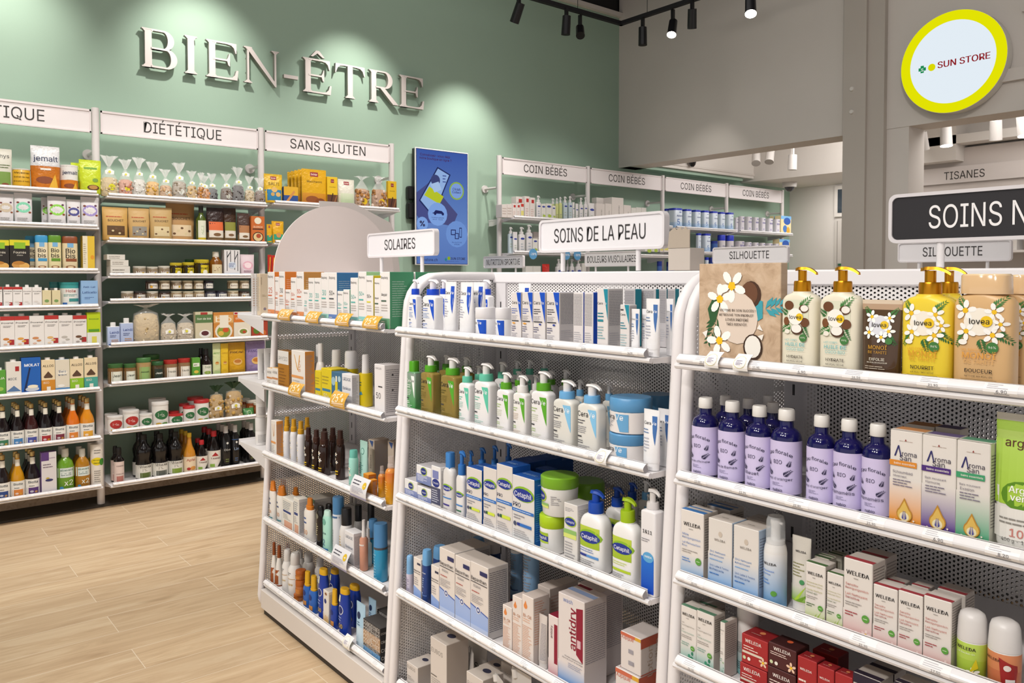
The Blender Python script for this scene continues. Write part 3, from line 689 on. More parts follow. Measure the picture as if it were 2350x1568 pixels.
def k_cello(t, w, h, d):
    r = w/2; y = d/2; rr = random.Random(int(w*1e6)); fz = t.get('fill', .5)*h
    R = [(0, r*.86, y*.8, 2.5), (.008, r*.95, y*.95, 2.3), (fz*.55, r*.97, y, 2.2), (fz*.92, r*.84, y*.85, 2), (fz, r*.5, y*.5, 2)]
    b = MB(); b.loft(R, t['c'], 'grain', 18)
    for i in range(26):
        a = rr.uniform(math.pi, 2*math.pi); z = rr.uniform(.05, .9)*fz; rx, ry, n = interp(R, z); s = t.get('lump', .009)*rr.uniform(.7, 1.2)
        x0, y0 = rx*.96*math.cos(a), ry*.96*math.sin(a); cc = mixc(t['c'], rr.choice(['#fff', '#3a2410', t.get('c2', '#caa')]), rr.uniform(.1, .45))
        b.loft([(z-s, s*.3, s*.3, 2, x0, y0), (z-s*.5, s*.9, s*.8, 2, x0, y0), (z+s*.4, s*.9, s*.8, 2, x0, y0), (z+s*.9, s*.3, s*.3, 2, x0, y0)], cc, 'grain', 7)
    f = MB(); g = t.get('gather', .72)*h
    S = [(0.0, r*.9, y*.84, 2.5), (.008, r, y, 2.3), (fz*.6, r*1.02, y*1.02, 2.2), (fz, r*.9, y*.85, 2), (g-.012, r*.30, y*.30, 2), (g, .007, .007, 2)]
    f.loft(S, t.get('fc', '#f2f2f0'), t.get('fm', 'film'), 18, True, False)
    K = 16; base = len(f.v)
    for lv, (z, sp) in enumerate(((g, .16), (g+(h-g)*.5, .55), (h, .95))):
        for i in range(K):
            a = 2*math.pi*i/K; m_ = (1.25 if i % 2 else .6)*sp*rr.uniform(.8, 1.15); f.v.append((r*m_*math.cos(a)*.9, y*m_*math.sin(a)*.6, z-(rr.uniform(0, .012) if lv == 2 else 0)))
    for lv in range(2):
        for i in range(K): f.face((base+lv*K+i, base+lv*K+(i+1) % K, base+(lv+1)*K+(i+1) % K, base+(lv+1)*K+i), t.get('fc2', '#f4f4f2'), t.get('fm2', 'clear'), False)
    P = [('contents', b, None), ('wrapper', f, None)]
    if t.get('tag', 1):
        q = MB(); fn = loft_fn(S); zt = t.get('tz', .6)*h
        art(q, [('P', [(-.24, -.13), (.24, -.13), (.26, .09), (0, .2), (-.26, .09)], '#f7f5ef'), ('E', 0, .02, .08, .08, '#d9d24a'), ('L', -.16, .16, -.1, -.02, 3, '#a9a59a')], w, w, lambda x, z, e: (x, min(fn(x, zt+z, 0)[1], -y*.5)-.004-e, zt+z), True)
        P.append(('tag', q, None))
    if t.get('dot'):
        q = MB(); art(q, [('E', .1, .22*h/h, .2, .2, t['dot']), ('L', 0, .2, .17, .26, 3, '#6b6a3a')], w, h, loft_fn(S), False, e0=.0012); P.append(('sticker', q, None))
    return P
KIND = {'box': k_box, 'lathe': k_lathe, 'pump': k_pump, 'tube': k_tube, 'pouch': k_pouch, 'cello': k_cello}
# ------------------------------------------------------------------ goods: placing them on the shelves
T = {}                        # templates
THINGS = []                   # (object, description, place, along, row, end, category)
ORD = 'first second third fourth fifth sixth seventh eighth ninth tenth eleventh twelfth thirteenth fourteenth fifteenth sixteenth seventeenth eighteenth nineteenth twentieth'.split()
def zoom(ox, oy, s): return lambda x, y: (ox+x/s, oy+y/s)
def view_angle(px): return YAW+math.atan((px-PCX)/FPX)
def make(t, w, h, d, root_loc, rz, tilt=0.):
    P = KIND[t['k']](t, w, h, d)
    if len(P) == 1:
        o = P[0][1].build(t['name']); o.location = root_loc; o.rotation_euler = (0, tilt, rz)
    else:
        o = empty(t['name'], root_loc, rz); o.rotation_euler = (0, tilt, rz)
        for nm, mb, _ in P: mb.build(nm, o)
    return o
def dup(o, loc):
    c = o.copy(); COL.objects.link(c); c.location = loc
    for ch in o.children:
        k = ch.copy(); COL.objects.link(k); k.parent = c
    return c
DEF_Q = {'box': .6, 'lathe': 1., 'pump': .58, 'tube': .62, 'pouch': .45, 'cello': .7}
def row(frame, z, place, end, zf, items, base=None, depth_max=None):
    """items: (template, x0, x1, ytop[, options]) in zoomed-photo pixels; stands each on the shelf at height z"""
    wall = frame == 'W'; ax = 1 if wall else 0
    f0 = base if base is not None else (5.188 if wall else 1.296); lim = depth_max or (5.50 if wall else 1.662)
    L_ = []
    for it in items:
        tn, x0, x1, yt = it[:4]; op = it[4] if len(it) > 4 else {}
        t = dict(T[tn]); t.update(op.get('t', {}))
        x0, yt = zf(x0, yt); x1, _ = zf(x1, 0); back = op.get('back', 0.); zz = z+op.get('dz', 0.); q = op.get('q', t.get('q', DEF_Q[t['k']])); xm = (x0+x1)/2
        if t['k'] == 'box':
            v = f0+back; a, b = hit(x0, yt, ax, v), hit(x1, yt, ax, v); m = hit(xm, yt, ax, v)
            sa, sb = (a.x, b.x) if wall else (-a.y, -b.y); w_ = sb-sa; s = (sa+sb)/2; h = m.z-zz; d = op.get('d', t.get('d', q*w_))
            if t.get('cap'): h -= .012
        else:
            n = t.get('n', {'lathe': 2, 'pump': 4}.get(t['k'], 2.2)); p = n/(n-1); al = view_angle(xm); cw, sw = (math.cos(al), math.sin(al)) if wall else (math.sin(al), math.cos(al)); cw, sw = abs(cw), abs(sw)
            d = .04
            for _ in range(4):
                m = hit(xm, yt, ax, f0+back+d/2); S = (x1-x0)*depth(m)/FPX; w_ = S/((cw**p+(q*sw)**p)**(1/p)); d = op.get('d', q*w_)
            s = m.x if wall else -m.y; h = m.z-zz
        if h < .012: print('LOW', tn, place, round(h, 3)); h = .012
        L_.append([t, tn, s, w_, h, d, f0+back, zz, op, it])
    if not wall:    # stay between the two end frames of the module
        for A in L_:
            for ya, yb, _ in GMOD:
                if yb-.02 <= -A[2] <= ya+.02:
                    lo, hi = -(ya-.0185), -(yb+.0185); A[2] = min(max(A[2], lo+A[3]/2), hi-A[3]/2)
    # keep neighbours from running into each other
    order = sorted(range(len(L_)), key=lambda i: L_[i][6])
    for ii, i in enumerate(order):
        A = L_[i]
        for j in order[:ii]:
            B = L_[j]
            if A[7]+A[4] < B[7]+.002 or B[7]+B[4] < A[7]+.002: continue
            ov = (A[3]+B[3])/2-abs(A[2]-B[2]); dv = min(A[6]+A[5], B[6]+B[5])-max(A[6], B[6])
            if ov <= 0 or dv <= 0: continue
            if ov < .33*min(A[3], B[3]) and dv > .012:
                c = ov/2+.0006; sg = 1 if A[2] > B[2] else -1
                A[3] -= c; A[2] += sg*c/2; B[3] -= c; B[2] -= sg*c/2
                if A[0]['k'] != 'box' and A[0]['k'] != 'pouch': A[5] *= 1-c/(A[3]+c)
                if B[0]['k'] != 'box' and B[0]['k'] != 'pouch': B[5] *= 1-c/(B[3]+c)
            else: A[6] = max(A[6], B[6]+B[5]+.002)
    for t, tn, s, w_, h, d, v, zz, op, it in L_:
        n = op.get('rows', t.get('rows', 1)); v = min(v, lim-.02); d = min(d, lim-v)
        loc = lambda vv: (s, vv+d/2, zz) if wall else (vv+d/2, -s, zz)
        rz = (0. if wall else -math.pi/2)+op.get('rz', 0.)
        o = make(t, w_, h, d, loc(v), rz, op.get('tilt', 0.))
        THINGS.append((o, op.get('say', t['say']), op.get('at', place), s, op.get('r', 0), end, t['cat']))
        vv = v
        for k in range(1, n):
            vv += d+op.get('gap', .004)
            if vv+d > lim: break
            if any(abs(s-B[2]) < (w_+B[3])/2 and B[6] < vv+d and vv < B[6]+B[5] and B[9] is not it for B in L_): break
            THINGS.append((dup(o, loc(vv)), op.get('say', t['say']), op.get('at', place), s, op.get('r', 0)+k, end, t['cat']))
RWORD = ['', 'second-row ', 'third-row ', 'fourth-row ', 'fifth-row ', 'sixth-row ', 'seventh-row ', 'eighth-row ']
def label_all():
    G = {}
    for th in THINGS:
        o, say, place, s, r, end, cat = th; G.setdefault((RWORD[min(r, 7)]+say, place), []).append(th)
    for (say, place), L_ in G.items():
        L_.sort(key=lambda q: q[3])
        for i, (o, _, _, s, r, end, cat) in enumerate(L_):
            o['category'] = cat
            if len(L_) == 1: o['label'] = say+' on '+place
            else:
                w_ = (ORD[i] if i < len(L_)-1 or len(L_) > 20 else 'last')
                o['label'] = f"{say} on {place}, {w_} toward the {end}"; o['group'] = f"{cat}s on {place}"
# ------------------------------------------------------------------ templates: gondola goods
def tp(key, **k): T[key] = k
W_ = '#eeedef'
def cv(c, k=1., tc='#26242a', lc='#8fa3cf', sub='#5b79c4', ve='#f4f6fa', zt=.78):
    """name left, wedge of colour at right with white letters"""
    s = lambda z: z*k
    return [('P', [(.08, s(.90)), (.42, s(.90)), (.44, s(.86)), (.44, s(.36))], c),
            ('T', 'Cera', -.16, s(zt), .52, tc), ('T', 'Ve', .26, s(zt), .28, ve),
            ('L', -.42, .12, s(.60), s(.70), 2, sub), ('L', -.42, .22, s(.42), s(.57), 4, lc), ('R', -.42, -.2, s(.345), s(.37), '#3a3a40'),
            ('L', -.42, .0, s(.22), s(.30), 2, sub), ('L', -.42, .25, s(.10), s(.20), 3, lc), ('R', -.42, -.2, s(.055), s(.075), '#3a3a40')]
def cvbox(c, sub='#4c4f6b', dot=None):
    a = [('P', [(.04, .995), (.49, .995), (.49, .42)], c), ('T', 'Cera', -.17, .80, .54, '#26242a'), ('T', 'Ve', .26, .80, .28, '#f4f6fa'),
         ('L', -.42, .2, .58, .70, 3, sub), ('L', -.42, .3, .47, .56, 4, '#a9a7b0'), ('R', -.42, .28, .435, .455, '#47464c'),
         ('L', -.42, .1, .24, .36, 3, '#5a587a'), ('L', -.42, .3, .08, .22, 5, '#aaa8b2'), ('R', -.42, .3, .03, .05, '#47464c')]
    if dot: a.append(('E', .12 if dot[0] == 'e' else -.2, .40, .10 if dot[0] == 'e' else .16, .05, dot[1]))
    return a
TXT = lambda n=22, c='#8b8a90': [('L', -.42, .42, .42, .97, n, c, 1), ('L', -.4, .38, .1, .32, 6, '#b3b1b6')]
def ceta(zc, rx=.44, k=1., tw=None):
    return [('E', .03, zc*k+.012, rx+.03, rx*.50, '#8cb92e'), ('E', 0, zc*k, rx, rx*.40, '#23358f'), ('T', 'Cetaphil', 0, zc*k, tw or rx*1.72, '#f3f4f8', {'b': .012})]
tp('cvpump', k='pump', name='lotion_bottle', cat='bottle', c=W_, cc='#1246c8', pc='#e9e6ea', say='white blue-collared wedge-label lotion pump bottle', art=cv('#0f4ec6', .70), z=(.70, .82, .955), n=5, round=.12, neck=.3, cr=.34)
tp('cvtube', k='tube', name='cream_tube', cat='tube', c=W_, cc='#e9e8ea', say='tall white blue-wedge cream tube', art=[('P', [(.10, .92), (.40, .92), (.42, .70), (.36, .42), (.22, .62)], '#1a4fbd'), ('T', 'Cera', -.16, .80, .46, '#26242a'), ('T', 'Ve', .25, .80, .26, '#f4f6fa'), ('L', -.4, .1, .62, .70, 2, '#7d8fc8'), ('L', -.4, .15, .36, .58, 5, '#b4b6c4')], zc=.10)
tp('cvtube2', k='tube', name='cream_tube', cat='tube', c=W_, cc='#e9e8ea', say='white steel-blue-wedge hand-cream tube', art=[('P', [(.10, .90), (.40, .90), (.42, .70), (.36, .42), (.22, .62)], '#3f6cab'), ('T', 'Cera', -.16, .78, .46, '#26242a'), ('T', 'Ve', .25, .78, .26, '#f4f6fa'), ('L', -.4, .1, .60, .70, 2, '#6c86ae'), ('L', -.4, .15, .3, .56, 5, '#b4b6c4')], zc=.12)
tp('cvjar', k='lathe', name='cream_jar', cat='jar', body=[(0, .93), (.03, 1), (.64, 1), (.66, .96)], bc=W_, cap=[(.66, 1.0), (.68, 1.03), (.96, 1.03), (1, .97)], cc='#e6e3e5', capname='lid', say='white cream jar with blue wedge', art=[('P', [(-.02, .62), (.42, .62), (.42, .06), (.22, .06)], '#1152c4'), ('T', 'Cera', -.24, .53, .40, '#26242a'), ('T', 'Ve', .13, .53, .24, '#f4f6fa'), ('L', -.42, .02, .2, .42, 5, '#a9aec8')])
tp('cvjarb', k='lathe', name='cream_jar', cat='jar', body=[(0, .93), (.03, 1), (.60, 1), (.62, .96)], bc='#e9e3e1', cap=[(.62, 1.0), (.64, 1.02), (.96, 1.02), (1, .96)], cc='#5c97c6', capname='lid', say='cream jar with sky-blue lid', art=[('P', [(-.04, .56), (.30, .56), (.30, .07), (.10, .07)], '#6aa6d2'), ('T', 'Cera', -.24, .47, .36, '#26242a'), ('T', 'Ve', .08, .47, .22, '#f4f6fa'), ('L', -.42, .0, .16, .38, 5, '#8f8d98')])
for i, (c, sub, dot, say) in enumerate((('#0f4fc4', '#5b6fb5', ('w', '#e6a13c'), 'white blue-wedge carton with orange tag'), ('#0f4fc4', '#3e3d46', ('e', '#2c3f9a'), 'white blue-wedge carton with small blue dot'))):
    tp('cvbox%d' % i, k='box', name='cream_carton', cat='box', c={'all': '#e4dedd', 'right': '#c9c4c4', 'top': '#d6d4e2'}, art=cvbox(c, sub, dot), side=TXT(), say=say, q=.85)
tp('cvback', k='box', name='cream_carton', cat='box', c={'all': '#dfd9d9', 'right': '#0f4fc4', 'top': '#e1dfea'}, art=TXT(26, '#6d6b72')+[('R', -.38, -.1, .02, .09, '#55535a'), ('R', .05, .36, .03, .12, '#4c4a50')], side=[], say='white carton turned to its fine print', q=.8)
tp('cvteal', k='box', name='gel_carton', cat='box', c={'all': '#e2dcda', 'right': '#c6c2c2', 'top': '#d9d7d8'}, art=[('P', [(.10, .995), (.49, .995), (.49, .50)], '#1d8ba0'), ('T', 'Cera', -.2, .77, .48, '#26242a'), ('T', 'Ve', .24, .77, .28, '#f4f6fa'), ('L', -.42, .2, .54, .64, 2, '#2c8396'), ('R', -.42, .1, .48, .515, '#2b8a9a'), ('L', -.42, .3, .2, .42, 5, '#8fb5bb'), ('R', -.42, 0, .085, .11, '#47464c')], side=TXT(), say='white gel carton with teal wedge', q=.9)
tp('cvtealback', k='box', name='gel_carton', cat='box', c={'all': '#bab6b8', 'right': '#1b8496', 'top': '#cfcdd0'}, art=TXT(30, '#77757c'), side=[], say='grey fine-print face of a teal-edged carton', q=.7)
tp('cvserum', k='box', name='serum_carton', cat='box', c={'all': '#dfdad8', 'right': '#c6c2c2'}, art=[('P', [(.0, .995), (.49, .995), (.49, .60)], '#1d8ba0'), ('R', -.42, -.1, .88, .91, '#4a4448'), ('T', 'Cera', -.16, .80, .50, '#26242a'), ('L', -.42, .3, .50, .66, 3, '#2c8396'), ('L', -.42, .35, .06, .42, 7, '#a8c2c6')], side=TXT(), say='short serum carton with teal corner', q=.8)
def pumpc(key, cc, wedge, body, say, pc='#e6e3e2', lc='#9fc6bb', sub='#6fbfa6', **k):
    d = dict(k='pump', name='cleanser_bottle', cat='bottle', c=body, cc=cc, pc=pc, say=say, art=cv(wedge, .72, lc=lc, sub=sub, zt=.80), z=(.72, .835, .962), n=4.5, round=.16, neck=.3, cr=.33); d.update(k); tp(key, **d)
pumpc('cvmint', '#63bfa3', '#5fc6a8', '#efedee', 'white cleanser pump bottle with mint collar')
pumpc('cvgreen', '#5aa21f', '#5cab2b', '#efedee', 'white cleanser pump bottle with leaf-green collar', sub='#a6c07c', lc='#cfd3bd')
pumpc('cvwhite', '#e9e6e4', '#5cab2b', '#efecea', 'white cleanser bottle with plain white pump', sub='#a6c07c', lc='#cbb9a8')
pumpc('cvsky', '#6aa9da', '#86c4ea', '#e3e1da', 'milky cleanser pump bottle with sky-blue collar', sub='#55535a', lc='#8b8a92')
pumpc('cvoil', '#4f9d1c', '#54a52b', '#c9ae5e', 'amber cleansing-oil bottle with green collar', bm='liquid', sub='#5e5320', lc='#7b6a2e', n=6, round=.1)
tp('cvclear', k='pump', name='cleanser_bottle', cat='bottle', c=('#3f9a49', '#8d9c92'), cc='#4f9d1c', bm='gloss', head=False, capw=.62, z=(.80, .9, .95), n=6, round=.1, say='green see-through micellar bottle with flat cap', art=cv('#eef2ee', .80, tc='#f2f4f0', lc='#d4e0d4', sub='#e6eee4', ve='#3a3c3a'))
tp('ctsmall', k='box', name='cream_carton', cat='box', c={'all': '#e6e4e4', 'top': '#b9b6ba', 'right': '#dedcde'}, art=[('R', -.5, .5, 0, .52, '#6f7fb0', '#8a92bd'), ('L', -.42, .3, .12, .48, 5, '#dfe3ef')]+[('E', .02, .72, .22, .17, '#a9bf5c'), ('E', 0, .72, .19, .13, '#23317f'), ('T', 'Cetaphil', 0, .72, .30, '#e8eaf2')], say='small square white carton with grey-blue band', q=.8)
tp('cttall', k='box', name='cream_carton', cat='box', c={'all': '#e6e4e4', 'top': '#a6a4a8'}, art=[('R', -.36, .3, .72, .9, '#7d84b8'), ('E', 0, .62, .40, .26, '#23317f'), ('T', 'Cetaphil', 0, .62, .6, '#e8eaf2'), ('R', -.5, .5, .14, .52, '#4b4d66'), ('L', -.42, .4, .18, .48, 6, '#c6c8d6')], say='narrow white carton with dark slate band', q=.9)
PRO = lambda b, y='#cfe04a': ceta(.735, .46)+[('T', 'PRO', -.28, .575, .34, '#2d3358'), ('R', -.5, .5, .47, .515, '#2f6fc0'), ('L', -.44, .4, .482, .505, 1, '#dfe9f6', 1), ('L', -.42, .2, .36, .44, 2, '#8c8a92'), ('E', -.36, .29, .07, .07, '#4a4f6a'), ('R', -.26, -.12, .27, .315, b), ('R', -.12, .40, .27, .315, y), ('L', -.42, .42, .10, .22, 4, '#a7a4a8')]
tp('ctpro', k='box', name='lotion_carton', cat='box', c={'all': '#dcd5d0', 'right': '#1a5fb4', 'left': '#1a5fb4', 'top': '#1c55a6', 'back': '#1a5fb4'}, art=[('R', -.5, .5, 0, .16, '#e9ebf0', '#dcd5d0')]+PRO('#2c5a3a'), side=[('L', -.4, .4, .1, .8, 20, '#3f86d6')], top=[('L', -.4, .3, .4, .6, 2, '#9cc1ea')], say='blue-topped carton with oval blue logo', q=.95)
tp('ctprobig', k='box', name='lotion_carton', cat='box', c={'all': '#dcd8d6', 'right': '#0f62b4', 'left': '#1a5fb4', 'top': '#1c55a6', 'back': '#1a5fb4'}, art=[('R', -.5, .5, 0, .2, '#dfe7ea', '#dcd8d6')]+PRO('#26348a', '#2f6fc0'), side=[('L', -.4, .4, .1, .8, 22, '#4b94dc'), ('L', -.3, .2, .9, .93, 1, '#9cc1ea')], top=[('L', -.4, .3, .4, .6, 2, '#9cc1ea')], say='tallest blue-sided carton with oval logo', q=.72)
tp('ctblue', k='box', name='lotion_carton', cat='box', c={'all': '#164a94', 'top': '#1b4f9e'}, art=[], side=[('L', -.4, .4, .3, .5, 3, '#4f86c8')], top=[('L', -.3, .2, .5, .6, 2, '#6f9bd6')], say='blue carton pushed behind the white-fronted ones', q=.9)
tp('ctcap', k='pump', name='lotion_bottle', cat='bottle', c='#dedcdb', cc='#3f7fc2', head=False, capw=.5, z=(.74, .86, .95), n=3, round=.4, art=[('R', -.44, .44, .02, .50, '#d5d1d0')]+ceta(.43, .42)+[('T', 'PRO', -.22, .32, .26, '#2d3358'), ('R', -.42, .42, .265, .285, '#3f7fc2'), ('R', -.3, .3, .15, .175, '#42378a'), ('L', -.42, .3, .04, .12, 3, '#a7a4a8')], say='curvy white bottle with blue screw cap')
tp('ctpumpb', k='pump', name='lotion_bottle', cat='bottle', c='#e4e2e2', cc='#2f72bd', z=(.64, .80, .95), n=3, round=.4, art=ceta(.36, .42)+[('R', -.4, .4, .20, .22, '#3f7fc2'), ('R', -.3, .3, .12, .14, '#2f6a4a'), ('L', -.4, .3, .03, .10, 3, '#a7a4a8')], say='slim white bottle with mid-blue pump')
tp('ctpump', k='pump', name='lotion_bottle', cat='bottle', c='#efeeed', cc='#1747a8', z=(.70, .855, .958), n=4, round=.34, neck=.25, cr=.24, art=[('R', -.42, .40, .30, .56, '#9db92c', '#bcd046')]+ceta(.43, .42, tw=.66)+[('L', -.4, .25, .235, .29, 2, '#6a83b8'), ('R', -.40, -.1, .18, .21, '#2d3a8e'), ('R', -.1, .38, .18, .21, '#5a92d2'), ('L', -.4, .35, .03, .15, 5, '#8d8b90')], say='big white lotion bottle with royal-blue pump')
tp('ctlime', k='pump', name='lotion_bottle', cat='bottle', c='#efeeed', cc='#9cbb1a', z=(.70, .855, .958), n=4, round=.34, neck=.25, cr=.24, art=[('R', -.42, .40, .29, .55, '#9db92c', '#bcd046')]+ceta(.42, .42, tw=.66)+[('L', -.4, .25, .22, .27, 2, '#c6d470'), ('R', -.40, .38, .15, .18, '#b3cb2c'), ('L', -.4, .2, .03, .13, 5, '#8d8b90')], say='big white lotion bottle with lime-green pump')
tp('ctjar', k='lathe', name='cream_tub', cat='jar', body=[(0, .86), (.04, .92), (.70, 1), (.71, .97)], bc='#ecebe9', cap=[(.71, 1.0), (.73, 1.03), (.97, 1.03), (1, .96)], cc='#7fb52f', capname='lid', art=[('E', -.22, .50, .24, .17, '#a9c43f'), ('E', -.23, .50, .21, .13, '#23358f'), ('T', 'Cetaphil', -.23, .5, .34, '#eef0f6'), ('R', -.42, .08, .27, .33, '#8fbc6a'), ('R', -.42, .08, .21, .27, '#d6e07a'), ('L', .16, .44, .3, .55, 5, '#9a989c')], say='white cream tub with wide green lid')
tp('ctjar2', k='lathe', name='cream_tub', cat='jar', body=[(0, .9), (.04, .95), (.66, 1), (.67, .97)], bc='#eeedeb', cap=[(.67, 1.0), (.69, 1.03), (.97, 1.03), (1, .96)], cc='#a9c91c', capname='lid', art=[('R', -.45, .22, .28, .56, '#b3cb3e', '#9db92c'), ('P', [(-.45, .36), (.22, .33), (.22, .47), (-.45, .52)], '#23358f'), ('T', 'Cetaphil', -.12, .42, .58, '#eef0f6', {'b': .012}), ('R', -.4, .18, .1, .14, '#c7d95a')], say='white cream tub with lime lid, underneath another')
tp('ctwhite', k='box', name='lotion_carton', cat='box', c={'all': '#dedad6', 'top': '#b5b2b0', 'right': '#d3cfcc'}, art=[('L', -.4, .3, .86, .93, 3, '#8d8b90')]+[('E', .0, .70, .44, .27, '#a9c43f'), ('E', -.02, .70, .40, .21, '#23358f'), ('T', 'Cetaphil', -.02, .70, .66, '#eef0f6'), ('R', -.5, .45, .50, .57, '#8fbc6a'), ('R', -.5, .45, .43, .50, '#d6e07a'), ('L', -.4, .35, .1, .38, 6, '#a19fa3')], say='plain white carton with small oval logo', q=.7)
tp('omida', k='pump', name='lotion_bottle', cat='bottle', c='#e6e3e4', cc='#d6d2d2', pc='#dcd8d6', z=(.80, .87, .962), n=8, round=.12, neck=.3, cr=.32, art=[('R', -.42, .42, .02, .36, '#1346b4', '#1f6fd0'), ('E', .06, .36, .36, .27, '#5ba3d4'), ('T', 'OMIDA', .06, .365, .5, '#eef4fa', {'b': .02}), ('T', '1&11', .0, .60, .62, '#1c1b1e', {'b': .015}), ('L', -.38, .35, .50, .54, 2, '#8d8b92')], say='angular pump bottle with bright blue lower half', q=.8)
tp('bepbox', k='box', name='lotion_carton', cat='box', c={'all': '#dfd6cf', 'top': '#cfc6bf', 'right': '#cfcac8'}, art=[('P', [(-.5, 0), (.5, 0), (.5, .31), (-.5, .40)], '#9fb4e0'), ('R', -.5, .5, 0, .12, '#dfe3ee', '#b9c8e8'), ('P', [(-.5, .395), (.5, .305), (.5, .32), (-.5, .41)], '#2d4fa6'), ('E', -.05, .355, .13, .13, '#e9e6ea'), ('E', -.05, .355, .10, .10, '#40508c'), ('E', -.05, .355, .05, .05, '#dfe3ee'), ('R', .05, .46, .86, .92, '#2d2f5e'), ('T', 'Bepanthen', -.02, .78, .86, '#2a2a36'), ('R', -.46, .46, .725, .735, '#2a2a36'), ('T', 'DERMA', -.1, .68, .4, '#8d8b92'), ('L', -.4, .35, .585, .62, 1, '#b0524c'), ('L', -.42, .3, .44, .56, 5, '#a29da0')], side=[('L', -.44, .44, .1, .94, 30, '#77757c', 1)], say='white carton with blue-hatched lower part', q=.95)
tp('bepsmall', k='box', name='lotion_carton', cat='box', c={'all': '#e2d9d2', 'top': '#cfc6bf'}, art=[('P', [(-.5, 0), (.5, 0), (.5, .25), (-.5, .33)], '#8fa9dc'), ('R', 0, .45, .85, .9, '#3a3a50'), ('T', 'Bepanthen', 0, .7, .86, '#2a2a36'), ('R', -.46, .46, .64, .65, '#2a2a36'), ('L', -.4, .3, .36, .56, 4, '#a29da0')], say='slim small white carton with blue foot', q=.9)
tp('bepcan', k='lathe', name='spray_can', cat='can', flat=1, n=3, body=[(0, .96), (.02, 1), (.70, 1), (.72, .94)], bc=['#24407e'], cap=[(.72, 1.0), (.76, 1.0), (.93, .96), (1, .82)], cc='#6ca6d8', art=[('T', 'anthen', 0, .58, .7, '#e8ecf4', {'b': .01}), ('L', -.4, .3, .3, .5, 5, '#9fb4dc'), ('E', -.2, .2, .12, .12, '#8fa9dc'), ('R', -.45, .45, .16, .17, '#6c8fd0')], say='navy wash bottle with light-blue flip cap')
tp('bepclear', k='lathe', name='spray_can', cat='can', body=[(0, .97), (.02, 1), (.52, 1), (.53, .98)], bc='#c9c2d4', cap=[(.53, .95), (.56, .96), (.85, .9), (.97, .85), (1, .6)], cc='#7fb0dc', art=[('L', -.4, .4, .1, .46, 9, '#8d86a6')], say='small pale spray with translucent blue cap')
tp('bepfoam', k='lathe', name='spray_can', cat='can', body=[(0, .96), (.02, 1), (.96, 1), (1, .95)], bc=['#3f78b0', '#7ba0c4', '#e0dbd8'], art=[('R', -.45, .45, .0, .16, '#3b76b0'), ('R', -.45, .45, .16, .42, '#86a6c6'), ('R', -.45, .45, .42, .435, '#2a4a8a'), ('E', -.05, .26, .26, .16, '#8c1f4e'), ('E', -.2, .45, .14, .14, '#2a3a6a'), ('L', -.42, .42, .5, .95, 14, '#8f8d92')], say='tall white foam can with purple oval')
tp('bepdark', k='lathe', name='spray_can', cat='can', body=[(0, .96), (.02, 1), (.8, 1), (.82, .95)], bc='#1f3f78', cap=[(.82, .98), (1, .95)], cc='#cdc8c8', art=[('T', 'then', -.1, .62, .5, '#c3cee4'), ('R', -.45, .45, .74, .8, '#16264e')], say='navy can with pale lid pushed back')
tp('bioil', k='box', name='oil_carton', cat='box', c={'all': '#e2d7d0', 'top': '#c9bdb6', 'right': '#cdc2bd'}, art=[('D', -.18, .84, .16, '#e08a4a'), ('T', 'Bi-Oil', -.02, .70, .72, '#b5713c', {'b': .01}), ('L', -.42, .42, .60, .67, 2, '#e2b49a'), ('L', -.44, .44, .04, .56, 20, '#d6a489')], side=[('L', -.42, .42, .3, .95, 18, '#c99a86')], say='cream carton with orange oil-drop mark', q=.95)
tp('plainbox', k='box', name='plain_carton', cat='box', c={'all': '#cfc3bc', 'top': '#d6cbc4', 'right': '#c0b3ac'}, art=[], side=[('L', -.42, .42, .2, .9, 14, '#b08f84')], say='cream carton hidden behind the oil cartons', q=.95)
tp('striptube', k='tube', name='cream_tube', cat='tube', c='#d9d0ca', cc='#ded9d6', zc=.10, art=[('L', -.1, .45, .16, .85, 26, '#86808a', 1)], say='crumpled white tube dense with fine print')
tp('antidrys', k='box', name='oil_carton', cat='box', c={'all': '#e2d5d2', 'top': '#7e1730'}, art=[('R', -.5, .5, 0, .3, '#d69aa2', '#e2d5d2'), ('R', .12, .46, .25, .88, '#8c1832'), ('T', 'antidry', -.16, .74, .9, '#54252c', {'rot': math.pi/2, 'b': .01, 'mh': .2})], say='small upright carton with dark-red stripe', q=.9)
tp('antidry', k='box', name='oil_carton', cat='box', c={'all': '#dfd6d3', 'top': '#cfc6c4', 'right': '#c6bdbb', 'back': '#8c1832'}, art=[('R', -.5, .5, 0, .26, '#4c93d4', '#dfd6d3'), ('P', [(.20, .40), (.45, .33), (.45, .92), (.20, .90)], '#8c1832'), ('T', 'antidry', .06, .66, 1.12, '#8c1832', {'rot': math.pi/2, 'b': .03, 'mh': .5}), ('T', 'wash', -.12, .945, .36, '#7c8fc6'), ('L', .24, .40, .42, .66, 1, '#d9b4bb', 1), ('T', 'Huile médicinale', .1, .335, .66, '#77747c', {'mh': .016}), ('T', 'douce pour le lavage', .06, .31, .78, '#77747c', {'mh': .016}), ('L', -.1, .45, .22, .28, 3, '#9fa3b8')], side=[('L', -.44, .44, .32, .94, 26, '#8f8a90', 1)], top=[('R', -.5, 0, .82, .98, '#7e1730'), ('R', -.5, .5, .4, .62, '#8296bb')], say='tall white wash-oil carton with dark-red panel', q=.85)
